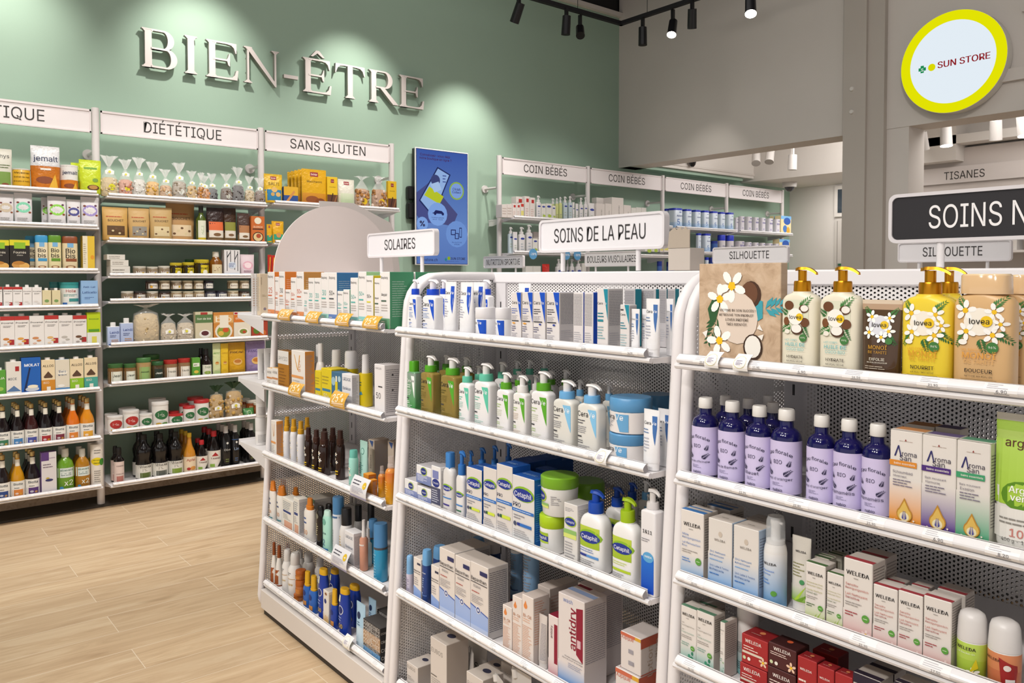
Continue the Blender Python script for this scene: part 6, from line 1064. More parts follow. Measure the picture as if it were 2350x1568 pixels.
for k, liq, lab, say in (('bigr', D_, '#3f7a5a', 'dark juice bottle with green label'), ('bibl', D_, '#4a86c0', 'dark juice bottle with light-blue label'), ('bivi', '#3a1a1a', '#4a52a0', 'dark juice bottle with violet-blue label'), ('bird', D_, '#a82c34', 'dark juice bottle with red label'), ('bima', '#1a1013', '#7a3044', 'dark juice bottle with maroon label'), ('bior', '#d8701c', '#e0863a', 'orange juice bottle with carrot label'), ('bio2', '#d68a22', '#e6a83a', 'amber juice bottle with yellow-orange label'), ('biye', '#c98f18', '#d9843a', 'yellow juice bottle with orange label'), ('bipl', D_, '#5a3a78', 'dark juice bottle with plum label'), ('binv', D_, '#2f4a86', 'dark juice bottle with navy label')): biotta(k, liq, lab, say)
def cart(k, c, say, art_, cap='#e6e4e0', name='drink_carton', q=.75, **kw): pk(k, 'box', name, 'carton', say, art_, c=c, cap=cap, q=q, lines=0, **kw)
PV = lambda c, top=None: ([('R', -.5, .5, .88, 1, top)] if top else [])+[('T', 'Provamel', 0, .80, .84, '#3f3a3a', {'b': .01}), ('L', -.3, .3, .66, .73, 2, '#6a6460'), ('R', .12, .46, .14, .3, '#a82c2c') if top else ('L', 0, .1, .2, .3, 1, '#8a7a6a'), ('E', -.1, .32, .22, .10, c), ('E', .12, .24, .16, .08, c), ('E', -.16, .16, .14, .07, mixc(c, '#fff', .3))]
for k, c, top, say in (('pv1', '#c9803a', '#b5342f', 'white plant-drink carton with red roof and cook drawing'), ('pv2', '#d9a04a', '#b5342f', 'white plant-drink carton with oat ears, red roof'), ('pv3', '#c98a5a', None, 'white plant-drink carton with almond drawing'), ('pv4', '#d9b070', '#b5342f', 'white vanilla-drink carton with cup, red roof'), ('pv5', '#b9b4ac', None, 'white rice-drink carton with grey grains'), ('pv6', '#6a4a34', '#b5342f', 'white drink carton with coconut half, red roof')): cart(k, '#e6e2de', say, PV(c, top))
cart('pvs', '#e6e2de', 'small white cream carton with red roof', PV('#d9d2cc', '#b5342f')); cart('pvw', '#e6e2de', 'small plain white cream carton', PV('#d9d2cc')); cart('oatm', {'all': '#d9cda4', 'top': '#c9a870'}, 'tiny beige cream carton with cap', [('E', 0, .4, .26, .2, '#7a9a5a'), ('R', -.4, .4, .05, .2, '#c9a04a')])
cart('soja', '#5aa03a', 'bright green soya-drink carton', [('T', 'SOJA', 0, .7, .8, '#f0f2e6', {'b': .02}), ('E', 0, .3, .3, .2, '#9fc45a')]); cart('ricec', {'all': '#e2ded6'}, 'white rice-drink carton with mountain sketch', [('R', .1, .36, .72, .86, '#a8282c'), ('T', 'RICE', -.08, .50, .56, '#4a5a6a', {'b': .01}), ('P', [(-.5, .14), (0, .3), (.5, .12)], '#5a7aa4'), ('R', -.5, .5, .0, .13, '#e9e6e0')])
pk('molat', 'box', 'powder_carton', 'box', 'tall blue powder carton with spoon picture', [('T', 'MOLAT', .05, .80, .80, '#e6ecf6', {'b': .04}), ('P', [(-.4, .1), (-.28, .1), (-.02, .72), (-.1, .74)], '#1a2a52'), ('E', .05, .15, .36, .14, '#c9ced6'), ('E', .08, .22, .28, .1, '#efe6cc')], c={'all': '#2060b4', 'left': '#1c4f9a'}, q=.6, lines=0)
for k, c, say in (('allor', '#cf8a2c', 'cream and orange oat-drink carton'), ('allgr', '#8cbf2c', 'cream and leaf-green oat-drink carton'), ('allte', '#4aa294', 'cream and teal oat-drink carton')): cart(k, {'all': '#e6d3ae', 'left': c}, say, [('R', -.5, .5, 0, .40, c), ('T', 'ALLOS', 0, .82, .8, '#3a2f26', {'b': .02}), ('P', [(-.34, .5), (0, .66), (.34, .5), (.28, .46), (-.28, .46)], '#5a4230'), ('R', -.12, .16, .06, .2, '#efe9dc'), ('T', 'BIO', -.15, .32, .4, '#f4efe0')])
cart('alpro', {'all': '#ded6c4', 'left': '#8fb0d0', 'top': '#7fa4c8'}, 'beige and pale-blue oat-drink carton', [('E', 0, .6, .34, .2, '#efeadc'), ('T', 'Reis', 0, .64, .5, '#3a5a86'), ('T', 'Kokos', 0, .54, .56, '#3a5a86'), ('R', -.5, .5, 0, .14, '#5a8fc0'), ('E', -.1, .2, .24, .12, '#f0ece4')])
pk('yelgr', 'box', 'powder_carton', 'box', 'lime and white drink-powder box with glass', [('R', -.5, .5, 0, .40, '#dfe0da'), ('T', 'DOUXALIM', 0, .80, .7, '#3f7a2a', {'b': .02}), ('R', -.4, .4, .42, .5, '#5a9a2a'), ('R', -.16, .2, .06, .28, '#d9cf5a')], c='#b9cf1c', lines=0)
pk('hys', 'pouch', 'snack_pouch', 'pouch', 'cream pouch with green lower panel', [('R', -.4, .4, .05, .42, '#7a9a4a'), ('T', 'hys', .1, .82, .5, '#3a3a34'), ('E', .1, .1, .2, .1, '#8a4a34'), ('L', -.3, .4, .5, .62, 2, '#5a6a3a')], c='#d9d6c8', bm='soft')
pk('malz', 'lathe', 'malt_tin', 'tin', 'short golden malt-extract tin', [('T', 'Malzextrakt', 0, .80, .82, '#3a2a14', {'b': .01, 'mh': .13}), ('T', 'Extrait de malt', 0, .60, .84, '#3a2a14', {'b': .01, 'mh': .13}), ('T', 'Estratto di malto', 0, .40, .86, '#3a2a14', {'b': .01, 'mh': .13}), ('R', -.42, .42, .02, .2, '#b98a1c')], body=[(0, 1), (.94, 1), (.95, .98)], bc='#d9a82c', cap=[(.94, 1.02), (1, 1.02)], cc='#d9d6cc', capname='lid')
JEM = [('T', 'jemalt', 0, .72, .84, '#2f3654', {'b': .02}), ('E', -.05, .24, .30, .14, '#8a4a2c'), ('P', [(.05, .04), (.42, .04), (.3, .38)], '#e6b43a'), ('R', -.2, .16, .46, .50, '#e9e4da')]
pk('jembag', 'pouch', 'powder_pouch', 'pouch', 'big white and orange malt-drink pouch', JEM, c=['#c9701c', '#c9741e', ('#c8761f', '#b96a1c'), '#cfcfd0', '#d9d9da', '#dedede']); pk('jemcan', 'lathe', 'powder_can', 'tin', 'white and orange malt-drink can', JEM, body=[(0, 1), (.45, 1), (.96, 1)], bc=['#cf7a24', '#e6e3de'], cap=[(.95, 1.02), (1, 1.02)], cc='#e6e3de', capname='lid')
pk('limebag', 'pouch', 'powder_pouch', 'pouch', 'lime-yellow cocoa pouch with bowl picture', [('R', -.3, .3, .72, .78, '#6a9a2a'), ('E', .1, .18, .28, .14, '#5a3a20'), ('E', .1, .19, .2, .1, '#b98a4a'), ('E', .2, .4, .14, .1, '#7a9a3a')], c='#c2d22c')
for k, c, say in (('drag1', '#c9b9a0', 'white nut-mix pouch with cream panel'), ('drag2', '#7fd0ac', 'white nut-mix pouch with mint panel'), ('drag3', '#8ccf4a', 'white nut-mix pouch with green panel'), ('drag4', '#4a4a8a', 'white nut-mix pouch with indigo panel'), ('drag5', '#9a8ac4', 'white nut-mix pouch with lilac panel')): pk(k, 'pouch', 'snack_pouch', 'pouch', say, [('E', 0, .55, .40, .34, c), ('E', -.3, .7, .08, .06, '#7a3a2a'), ('E', .34, .4, .08, .06, '#8a4a2a'), ('E', .3, .72, .07, .06, '#5a2a4a'), ('E', -.34, .42, .07, .06, '#7a4a2a'), ('L', -.2, .2, .48, .62, 3, '#f0efe9'), ('L', -.36, .36, .1, .24, 3, '#8d8a86')], c='#dedbdc', bm='soft')
pk('cookie', 'box', 'cookie_carton', 'box', 'black cookie box with yellow top band', [('R', -.5, .5, .82, 1, '#d9d02c'), ('R', -.28, .28, .72, .92, '#8ab82c'), ('T', 'Fourrés', 0, .60, .62, '#e6dfcf', {'b': .01}), ('T', 'choco', 0, .51, .3, '#e6dfcf'), ('E', -.05, .20, .36, .22, '#c9924a'), ('E', .22, .16, .26, .2, '#d9a85a'), ('E', -.06, .26, .3, .1, '#b57a34'), ('E', -.3, .06, .1, .06, '#3a5a94')], c={'all': '#26221f', 'top': '#d9d02c'}, q=.4, lines=0)
for k, c, c2, say in (('bio1', '#3f94c4', '#e6d9b9', 'blue-topped round biscuit roll pack'), ('bio2b', '#5f8f2c', '#e2d6a6', 'green-topped round biscuit roll pack'), ('bio3', '#8a4a2a', '#e0cfa9', 'brown-topped round biscuit roll pack')): pk(k, 'lathe', 'biscuit_pack', 'pack', say, [('R', -.2, .2, .68, .80, '#7ab0d9'), ('T', 'Bio', 0, .58, .62, '#2f2620', {'b': .02, 'mh': .13}), ('T', 'bis', 0, .44, .62, '#2f2620', {'b': .02, 'mh': .13}), ('R', -.3, .4, .28, .36, c), ('E', 0, .12, .32, .12, '#8a5a34'), ('E', 0, .12, .2, .07, '#e0c9a0')], body=[(0, .9), (.03, 1), (.4, 1), (.80, 1), (.97, 1), (1, .85)], bc=[c2, c2, c2, c, c], flat=1, q=.55, n=3)
pk('yelcrk', 'box', 'cracker_carton', 'box', 'yellow cracker box turned sideways', [('R', -.5, -.1, 0, 1, '#e6ddc4'), ('E', .3, .4, .16, .2, '#e09a2a'), ('L', -.45, -.15, .2, .8, 10, '#a9a08c')], c='#e0bd3c', q=1, lines=0)
pk('holle', 'lathe', 'formula_can', 'tin', 'teal and white baby-milk can', [('T', 'Holle', 0, .66, .5, '#a83a3a', {'b': .01}), ('L', -.36, .36, .44, .54, 2, '#3f8f8c'), ('R', -.1, .42, .24, .36, '#3f8f8c'), ('R', -.4, -.2, .06, .2, '#3a6ab0')], body=[(0, 1), (.14, 1), (.76, 1), (.90, 1)], bc=['#b9d8d4', '#e2e2dc', '#3f9a98'], cap=[(.90, 1.03), (1, 1.03)], cc='#2f8a88', capname='lid')
pk('lait', 'box', 'milk_powder_carton', 'box', 'pale-blue milk-powder pack with italic lettering', [('T', 'Petit-Lait', 0, .76, .7, '#2a4a8a', {'b': .02}), ('T', 'Latticello', 0, .56, .84, '#2a4a8a', {'b': .02}), ('L', -.3, .3, .3, .4, 2, '#4a6aa4'), ('R', -.5, .5, 0, .14, '#dfe2e6')], c={'all': '#8fb4dc', 'top': '#dedee0'}, q=.5, lines=0)
pk('purp', 'box', 'syrup_carton', 'box', 'tall white carton with purple corner', [('R', -.5, .0, .80, 1, '#5a3a7a'), ('T', 'weleda', .2, .86, .4, '#8a5a9a'), ('L', -.4, .3, .62, .74, 2, '#7a6a7a'), ('E', 0, .33, .26, .1, '#3a3a6a'), ('E', -.1, .38, .12, .06, '#c9b04a'), ('R', -.5, .5, 0, .05, '#8a6aa4')], c={'all': '#dcd8da', 'left': '#8f6fae', 'top': '#6a4a8a'}, q=.6, lines=0)
X2A = [('R', -.46, .46, .33, .56, '#d6e0dc'), ('T', 'aloevera', 0, .51, .7, '#2f6a5a', {'b': .01}), ('L', -.3, .3, .37, .45, 2, '#4a6a6a'), ('T', 'x2', .1, .20, .5, '#eef2e0', {'b': .01, 'mh': .16}), ('E', -.28, .08, .1, .1, '#4a8fc0')]
for k, c, lab, say in (('x2g', '#6a9a2c', '#4a8a5a', 'green aloe-drink bottle marked x2'), ('x2a', '#a9741c', '#2f4fa4', 'amber aloe-drink bottle marked x2')): pk(k, 'lathe', 'drink_bottle', 'bottle', say, [('R', -.48, .48, .02, .06, lab)]+X2A, body=[(0, .95), (.02, 1), (.56, 1), (.70, .8), (.80, .4)], bc=c, bm='gloss', cap=[(.80, .38), (.84, .42), (.985, .40), (1, .36)], cc='#d9d9d2')
pk('cyl', 'lathe', 'supplement_tube', 'tube', 'white cardboard cylinder with yellow circle', [('E', -.08, .60, .40, .34, '#e6d022'), ('E', .30, .58, .2, .3, '#3f8a2f'), ('T', 'MOULES', -.1, .63, .5, '#4a5a2a', {'b': .02}), ('T', 'BREAD', -.1, .56, .44, '#4a5a2a', {'b': .02}), ('L', -.3, .3, .1, .4, 6, '#8d8a84'), ('L', -.3, .3, .78, .9, 2, '#8d8a84')], body=[(0, 1), (.97, 1), (1, .96)], bc='#e0d9cf')
# dry-food bay
CELLO = [('#c9b078', '#e6d9a8', '#d9d22c', 'cellophane bag of pale straw-like tea'), ('#c98a6a', '#b54a3a', '#e0d020', 'cellophane bag of pink-tinted slices, yellow sticker'), ('#d6d2c9', '#8a8680', None, 'cellophane bag of white flakes'), ('#d9a63a', '#e6bd5a', None, 'cellophane bag of golden chips'), ('#c49a6a', '#d9c09a', '#d9d9cf', 'short cellophane bag of tan rounds'), ('#a89a86', '#6a5a48', '#dcdcd4', 'tall cellophane bag of grey-brown rings'), ('#c4a060', '#e6cf94', None, 'cellophane bag of cashew-like nuts'), ('#b97a2c', '#d9a04a', None, 'small cellophane bag of amber fruit'), ('#d08a3c', '#c9682c', None, 'cellophane bag of orange fruit pieces'), ('#2c2a30', '#4a4654', None, 'cellophane bag of blue-black berries'), ('#5a3f2a', '#8a6a4a', '#c9c9bf', 'cellophane bag of brown seeds, grey sticker'), ('#3a3436', '#5a5254', None, 'tall cellophane bag of dark seeds'), ('#c9b48a', '#7a6a4a', None, 'cellophane bag of pale nuts at its end'), ('#6a4a34', '#a98a64', None, 'cellophane bag of mixed brown nuts')]
for i, (c, c2, dot, say) in enumerate(CELLO): tp('ce%d' % i, k='cello', name='cellophane_bag', cat='bag', c=c, c2=c2, dot=dot, say=say, fill=.46 if i < 5 else .5, tz=.58, lump=.006 if i > 8 else .008, q=.6)
KR = lambda c: [('R', -.40, .40, .02, .05, '#a9854a'), ('T', 'SOUCHET', 0, .60, .62, '#4a3620', {'b': .01}), ('L', -.36, .3, .68, .76, 1, '#b5562c'), ('R', -.34, .34, .16, .44, c)]+[('E', -.26+.13*i, .22+.07*(i % 3), .05, .04, '#d9c69a' if i % 2 else '#6a4a2c') for i in range(5)]
for k, c, b, say in (('kr1', '#5a3f24', '#c9a05a', 'kraft pouch with window of dark seeds'), ('kr2', '#8f8a80', '#c6a268', 'kraft pouch with window of grey flakes'), ('kr3', '#d6c49a', '#bf9f68', 'kraft pouch with window of cream flakes'), ('kr4', '#e0c9a4', '#b98f5c', 'tallest kraft pouch with cream lower half')): pk(k, 'pouch', 'kraft_pouch', 'pouch', say, KR(c), c=b, bm='soft', q=.4)
pk('olive', 'lathe', 'oil_bottle', 'bottle', 'green olive-oil bottle with white label', [('R', -.4, .4, .06, .60, '#dfe0cc'), ('T', 'HUILE', 0, .34, .9, '#5a8a2a', {'rot': math.pi/2, 'mh': .3}), ('R', -.4, .4, .06, .14, '#c9b02c')], body=[(0, .95), (.02, 1), (.64, 1), (.74, .5), (.82, .42)], bc='#4a5a1c', bm='gloss', cap=[(.81, .46), (1, .46)], cc='#26261e')
for k, c, c2, say in (('dk1', '#2e1c18', '#d9683a', 'dark-topped seed pouch with orange label'), ('dk2', '#3f2a1c', '#8a8a3a', 'brown seed pouch with olive label'), ('dk3', '#4a3630', '#a9744a', 'charcoal seed pouch with copper label')): pk(k, 'pouch', 'snack_pouch', 'pouch', say, [('R', -.4, .42, .34, .60, c2), ('R', -.4, .42, .16, .36, '#dcd4c6'), ('E', .05, .24, .22, .1, '#7a5a3a')], c=[mixc(c, '#a98a5a', .5), mixc(c, '#a98a5a', .4), c, c, c, c], q=.5)
pk('chia', 'box', 'cereal_carton', 'box', 'orange cereal box with round bowl picture', [('E', 0, .84, .26, .24, '#e6dfc9'), ('T', 'QUINOA', 0, .62, .7, '#f0e0c0'), ('R', -.4, .4, .52, .56, '#4a2a1c'), ('E', 0, .26, .4, .36, '#3a2418'), ('E', 0, .26, .34, .3, '#d9c08a'), ('E', .04, .3, .18, .16, '#a94a2a')], c='#c4682c', lines=0, q=.5)
pk('flatst', 'box', 'chocolate_bar_pack', 'pack', 'flat white bar pack lying down', [('L', -.4, .3, .2, .8, 2, '#8d867c')], c={'all': '#ded9d0', 'top': '#d2ccc2'}, lines=0, d=.14, q=.9, top=[('E', .1, .4, .14, .1, '#5a6a4a'), ('L', -.3, .2, .6, .8, 2, '#9a948a')])
def jarl(k, say, lid, gl, lab, txt, tc='#f0efe8', lz=(.10, .62), art_=(), name='preserve_jar'): pk(k, 'lathe', name, 'jar', say, [('T', txt, 0, (lz[0]+lz[1])/2+.05, .56, tc, {'b': .01, 'mh': .16})]+list(art_), body=[(0, .93), (.04, 1), (.74, 1), (.82, .9)], bc=gl, bm='gloss', cap=[(.80, .94), (.83, .98), (.98, .98), (1, .92)], cc=lid, capname='lid', lab=(lz[0], lz[1], lab, .46))
jarl('jw', 'small white-labelled spread jar', '#d9d4c6', '#8a7a64', '#e2ddd2', 'bio', '#7a4a2a', (.06, .80), [('E', .16, .3, .1, .1, '#c9a83a')]); jarl('jb', 'small dark spread jar with white label', '#3a3634', '#4a3428', '#dcd8cf', 'bio', '#5a3a2a', (.1, .66), [('E', -.16, .3, .1, .1, '#d9a02a')]); jarl('jn', 'small navy-labelled spread jar', '#2f2e34', '#3a3a48', '#e0dcd2', 'bio', '#2f3a5a', (.1, .66)); jarl('jg', 'small gold-lidded spread jar', '#c9bfa4', '#9a8464', '#e0dacc', 'bio', '#6a4a3a', (.06, .66))
jarl('yj', 'yellow honey jar with black sketch', '#c9b52c', '#3a2c14', '#d9c41c', '', '#222', (.02, .86), [('E', .1, .3, .16, .16, '#e9e4d0'), ('R', -.36, -.2, .1, .7, '#2a2416'), ('E', -.1, .6, .1, .1, '#2a2416')]) if False else jarl('yj', 'yellow honey jar with black sketch', '#c9b52c', '#3a2c14', '#d9c41c', 'miel', '#2a2416', (.02, .86), [('E', .1, .25, .16, .16, '#e9e4d0'), ('R', -.36, -.2, .1, .7, '#2a2416')])
pk('amj', 'lathe', 'syrup_bottle', 'bottle', 'squat amber syrup bottle with white cap', [('R', -.4, .4, .1, .48, '#d9c9a4'), ('L', -.3, .3, .2, .4, 3, '#7a4a2a')], body=[(0, .94), (.03, 1), (.6, 1), (.72, .6), (.80, .5)], bc='#7a4a14', bm='gloss', cap=[(.79, .52), (1, .5)], cc='#d6d0c4'); pk('trees', 'box', 'gift_carton', 'box', 'white box printed with bare black trees', [('R', -.34, -.30, .2, .95, '#2a2a30'), ('R', -.12, -.08, .3, .98, '#2a2a30'), ('R', .14, .18, .25, .98, '#2a2a30'), ('R', .34, .38, .2, .95, '#2a2a30'), ('P', [(-.3, .7), (-.1, .9), (-.12, .92), (-.34, .74)], '#2a2a30'), ('P', [(.16, .6), (.36, .84), (.33, .86), (.14, .64)], '#2a2a30'), ('E', 0, .42, .26, .22, '#c9d2de'), ('L', -.2, .2, .34, .5, 3, '#3a4a8a'), ('R', -.5, .5, 0, .12, '#8fa6c4')], c={'all': '#dddadb', 'left': '#b9b4b4'}, lines=0, q=.6); pk('pinkb', 'pouch', 'snack_pouch', 'pouch', 'white and pink pouch with petals', [('E', 0, .5, .36, .3, '#d9a4b4'), ('E', 0, .5, .24, .2, '#e9d2d6'), ('R', -.45, .45, .02, .12, '#c45a8a'), ('L', -.3, .3, .18, .28, 2, '#8a4a6a')], c='#d9c6cc', bm='soft')
pk('lein', 'lathe', 'oil_tin', 'tin', 'white-blue linseed-oil tin with screw cap', [('T', 'Leinöl', .06, .56, .72, '#2f4a94', {'b': .01}), ('L', -.3, .3, .34, .46, 2, '#4a5a8a'), ('R', -.4, .4, .02, .06, '#2f4a94'), ('L', -.2, .4, .14, .26, 2, '#c98a3a')], body=[(0, 1), (.80, 1), (.82, .92)], bc=['#a9b6d4', '#d9dade'], cap=[(.81, .42), (.99, .42), (1, .38)], cc='#e0dedc', flat=1, q=.6, n=5)
tp('bulk', k='cello', name='clear_bag', cat='bag', c='#cdb483', c2='#e6d6ae', say='large clear bag of flakes with orange label', fill=.76, gather=.9, tag=0, lump=.007, q=.5, art=[]); tp('bulk2', k='cello', name='clear_bag', cat='bag', c='#c2b092', c2='#ddd0b4', say='clear bag of grains with white label', fill=.66, gather=.88, tag=1, tz=.36, lump=.006, q=.5)
def cer(k, c, t, tc, pics, say, **kw): pk(k, 'box', 'cereal_carton', 'box', say, [('R', -.5, .5, .62, .9, c)]+[('T', t, 0, .76, .8, tc, {'b': .01, 'mh': .2})]+pics, c={'all': kw.get('all', '#e2d9c6'), 'top': c}, lines=0, q=.35)
cer('son', '#5a7a4a', 'Son de blé', '#efeee0', [('E', .05, .24, .34, .24, '#e6e2da'), ('E', .05, .26, .22, .14, '#5a2a30'), ('R', -.2, .2, .9, .98, '#a83a34')], 'bran carton with berry bowl picture', all='#cfc6a8'); cer('sal', '#d9a86a', 'bio', '#f0e6d0', [('E', 0, .32, .44, .40, '#e6dccb'), ('E', 0, .30, .34, .30, '#8a9a3a'), ('E', .1, .36, .16, .12, '#c9542a'), ('E', -.14, .24, .14, .12, '#d9b04a'), ('R', -.2, .24, .44, .9, '#e9e2d2')], 'orange carton with salad plate', all='#c9853a'); cer('veg', '#d2762c', 'GOURMETS', '#f2e6d2', [('E', .05, .26, .32, .24, '#efe9da'), ('E', .05, .28, .22, .14, '#7a8a3a'), ('E', .1, .26, .1, .08, '#b5452a'), ('R', -.46, -.1, .92, .98, '#a8203a')], 'white carton with orange band and salad'); cer('ger', '#8a2a1c', 'Germes', '#f0dccb', [('E', -.2, .3, .2, .2, '#5a7a2a'), ('E', .2, .2, .2, .18, '#c96a2a'), ('E', .1, .46, .16, .14, '#a83a24'), ('R', -.5, .5, 0, .1, '#d9c9a0')], 'dark-red carton with sprouts picture', all='#a8402a')
for k, lid, gl, lab, t, say in (('ja', '#3f6a3a', '#7a5a34', '#e0e2d4', 'Jean', 'green-lidded spread jar with pale label'), ('jal', '#4a7a44', '#a98a5a', '#8fb06a', 'AMANDE', 'larger green-lidded almond-spread jar'), ('jr', '#b0302c', '#8a6a4a', '#e6e0d4', 'TAHIN', 'red-lidded sesame-spread jar'), ('jd', '#2f5a34', '#4a3a24', '#26332a', 'Jean', 'green-lidded jar with black label')): jarl(k, say, lid, gl, lab, t, '#26332a' if k != 'jd' else '#eef0e6')
pk('grnb', 'box', 'stock_carton', 'box', 'small green stock carton', [('E', 0, .3, .3, .2, '#d9c04a'), ('R', -.4, .4, .56, .74, '#e6e8da'), ('L', -.3, .3, .6, .7, 1, '#3a5a2a')], c='#5a9a3a', lines=0, q=.6); pk('soy', 'lathe', 'sauce_bottle', 'bottle', 'dark soy-sauce bottle with green label', [('R', -.42, .42, .08, .44, '#e0dfd0'), ('E', 0, .16, .3, .16, '#8aa63a'), ('T', 'Soja', 0, .36, .5, '#3a6a2a')], body=[(0, .95), (.02, 1), (.52, 1), (.66, .6), (.80, .4)], bc='#1a1010', bm='gloss', cap=[(.79, .44), (1, .42)], cc='#1f1a1a')
for k, c, c2, t, say in (('pg', '#d0d9a4', '#5a9a2a', 'PETIT', 'slim white and green mix pouch'), ('py', '#e0b92c', '#b98a1c', 'COCO', 'slim yellow mix pouch'), ('pan', '#c9971c', '#5a3a1c', 'PANCAKE', 'golden pancake-mix pouch'), ('ppu', '#8d7aa4', '#5a4a78', 'PANCAKE', 'purple pancake-mix pouch')): pk(k, 'pouch', 'mix_pouch', 'pouch', say, [('T', t, 0, .70, .78, c2, {'b': .02}), ('E', 0, .40, .26, .18, '#d9b06a'), ('E', 0, .42, .2, .10, '#b9742c'), ('R', -.36, .36, .08, .16, mixc(c, c2, .4))], c=c, q=.45)
def tin(k, lid, ov, say): pk(k, 'lathe', 'stock_tin', 'tin', say, [('E', 0, .48, .40, .30, ov), ('L', -.24, .24, .40, .58, 3, '#efe6e0'), ('E', -.2, .12, .16, .08, '#c9a03a'), ('E', .16, .12, .18, .08, '#5a8a3a')], body=[(0, 1), (.86, 1), (.88, .98)], bc='#dedad4', cap=[(.86, 1.03), (.98, 1.03), (1, .98)], cc=lid, capname='lid')
tin('tr', '#dad6d2', '#b0302c', 'white stock tin with red oval'); tin('tg', '#dad6d2', '#2f6a3f', 'white stock tin with green oval'); tin('trg', '#b02a2c', '#2f6a3f', 'red-lidded stock tin with green oval')
tp('pasta', k='cello', name='pasta_bag', cat='bag', c='#b9924a', c2='#d9b46a', fc='#e9e6da', fc2='#24452a', fm2='soft', say='pasta bag tied with dark-green paper', fill=.72, gather=.80, tag=1, tz=.34, lump=.012, q=.7); jarl('jo', 'short brown-orange preserve jar', '#ddd6c9', '#8a4420', '#c9a070', 'miel'); pk('lying', 'pouch', 'snack_pouch', 'pouch', 'green pack slumped on the shelf', [('E', 0, .5, .2, .2, '#cfd6a0')], c='#3f7a3f', q=.8)
WAV = [(0, .92), (.02, 1), (.34, 1), (.46, .84), (.56, .96), (.64, 1), (.72, .84), (.80, .48), (.90, .40)]
for k, c, say in (('vig', '#5a6a34', 'wavy dark oil bottle with moss-green label'), ('vie', '#5a5e58', 'wavy dark oil bottle with grey label'), ('vil', '#7f9a3a', 'wavy dark oil bottle with spring-green label')): pk(k, 'lathe', 'oil_bottle', 'bottle', say, [('R', -.43, .43, .06, .17, c), ('T', 'VIGEAN', 0, .30, .7, '#3a3630', {'b': .01}), ('L', -.2, .2, .20, .26, 2, '#6a665e')], body=WAV, bc='#120f10', bm='gloss', cap=[(.895, .44), (1, .42)], cc='#171415', lab=(.05, .345, '#dcdad2'))
pk('cam', 'lathe', 'oil_bottle', 'bottle', 'small dark oil bottle with pink label', [('R', -.43, .43, .05, .22, '#b5746a'), ('T', 'VIGEAN', 0, .50, .7, '#5a3a34'), ('T', 'CAMELINE', 0, .28, .7, '#5a2a24')], body=[(0, .95), (.02, 1), (.66, 1), (.74, .5), (.82, .4)], bc='#1a1414', bm='gloss', cap=[(.81, .5), (.94, .5), (1, .42)], cc='#151212', lab=(.04, .62, '#dcc9c2')); pk('appl', 'lathe', 'juice_bottle', 'bottle', 'golden apple-juice bottle with gold cap', [('T', 'Apfel', 0, .34, .7, '#a8341f', {'b': .01}), ('E', .14, .13, .24, .16, '#d9964a'), ('E', -.2, .12, .14, .12, '#b0302c')], body=BOT, bc='#c4842a', bm='gloss', cap=BCAP, cc='#d9b52c', lab=(.04, .42, '#e6d2b4')); pk('tam', 'lathe', 'sauce_bottle', 'bottle', 'dark sauce bottle with red cap', [('P', [(-.3, .36), (-.05, .46), (.2, .36)], '#a8282c'), ('T', 'TAMARI', 0, .30, .72, '#5a2a24', {'b': .01}), ('R', -.4, -.1, .08, .16, '#8ab04a'), ('P', [(.1, .08), (.42, .08), (.42, .24)], '#26221f')], body=[(0, .95), (.02, 1), (.50, 1), (.68, .6), (.80, .36), (.86, .34)], bc='#15100f', bm='gloss', cap=[(.855, .42), (.98, .42), (1, .36)], cc='#b0242a', lab=(.05, .50, '#e2dcd2')); pk('oli', 'lathe', 'oil_bottle', 'bottle', 'straight black oil bottle, grey cap', [('T', 'Olive', 0, .44, .66, '#d0d0cc'), ('E', 0, .60, .12, .12, '#dcdcd8'), ('L', -.2, .2, .14, .24, 2, '#7a8a4a')], body=[(0, .96), (.01, 1), (.72, 1), (.80, .56), (.84, .5)], bc='#161516', bm='gloss', cap=[(.835, .52), (1, .5)], cc='#b4b2b2'); T['lin'] = dict(T['oli'], art=[('T', 'Lin', 0, .44, .5, '#a9c4e6'), ('E', 0, .60, .12, .12, '#dcdcd8'), ('R', -.46, .46, .66, .67, '#3a6ab0'), ('L', -.2, .2, .14, .24, 2, '#4a6a9a')], say='straight black linseed-oil bottle with blue lettering')
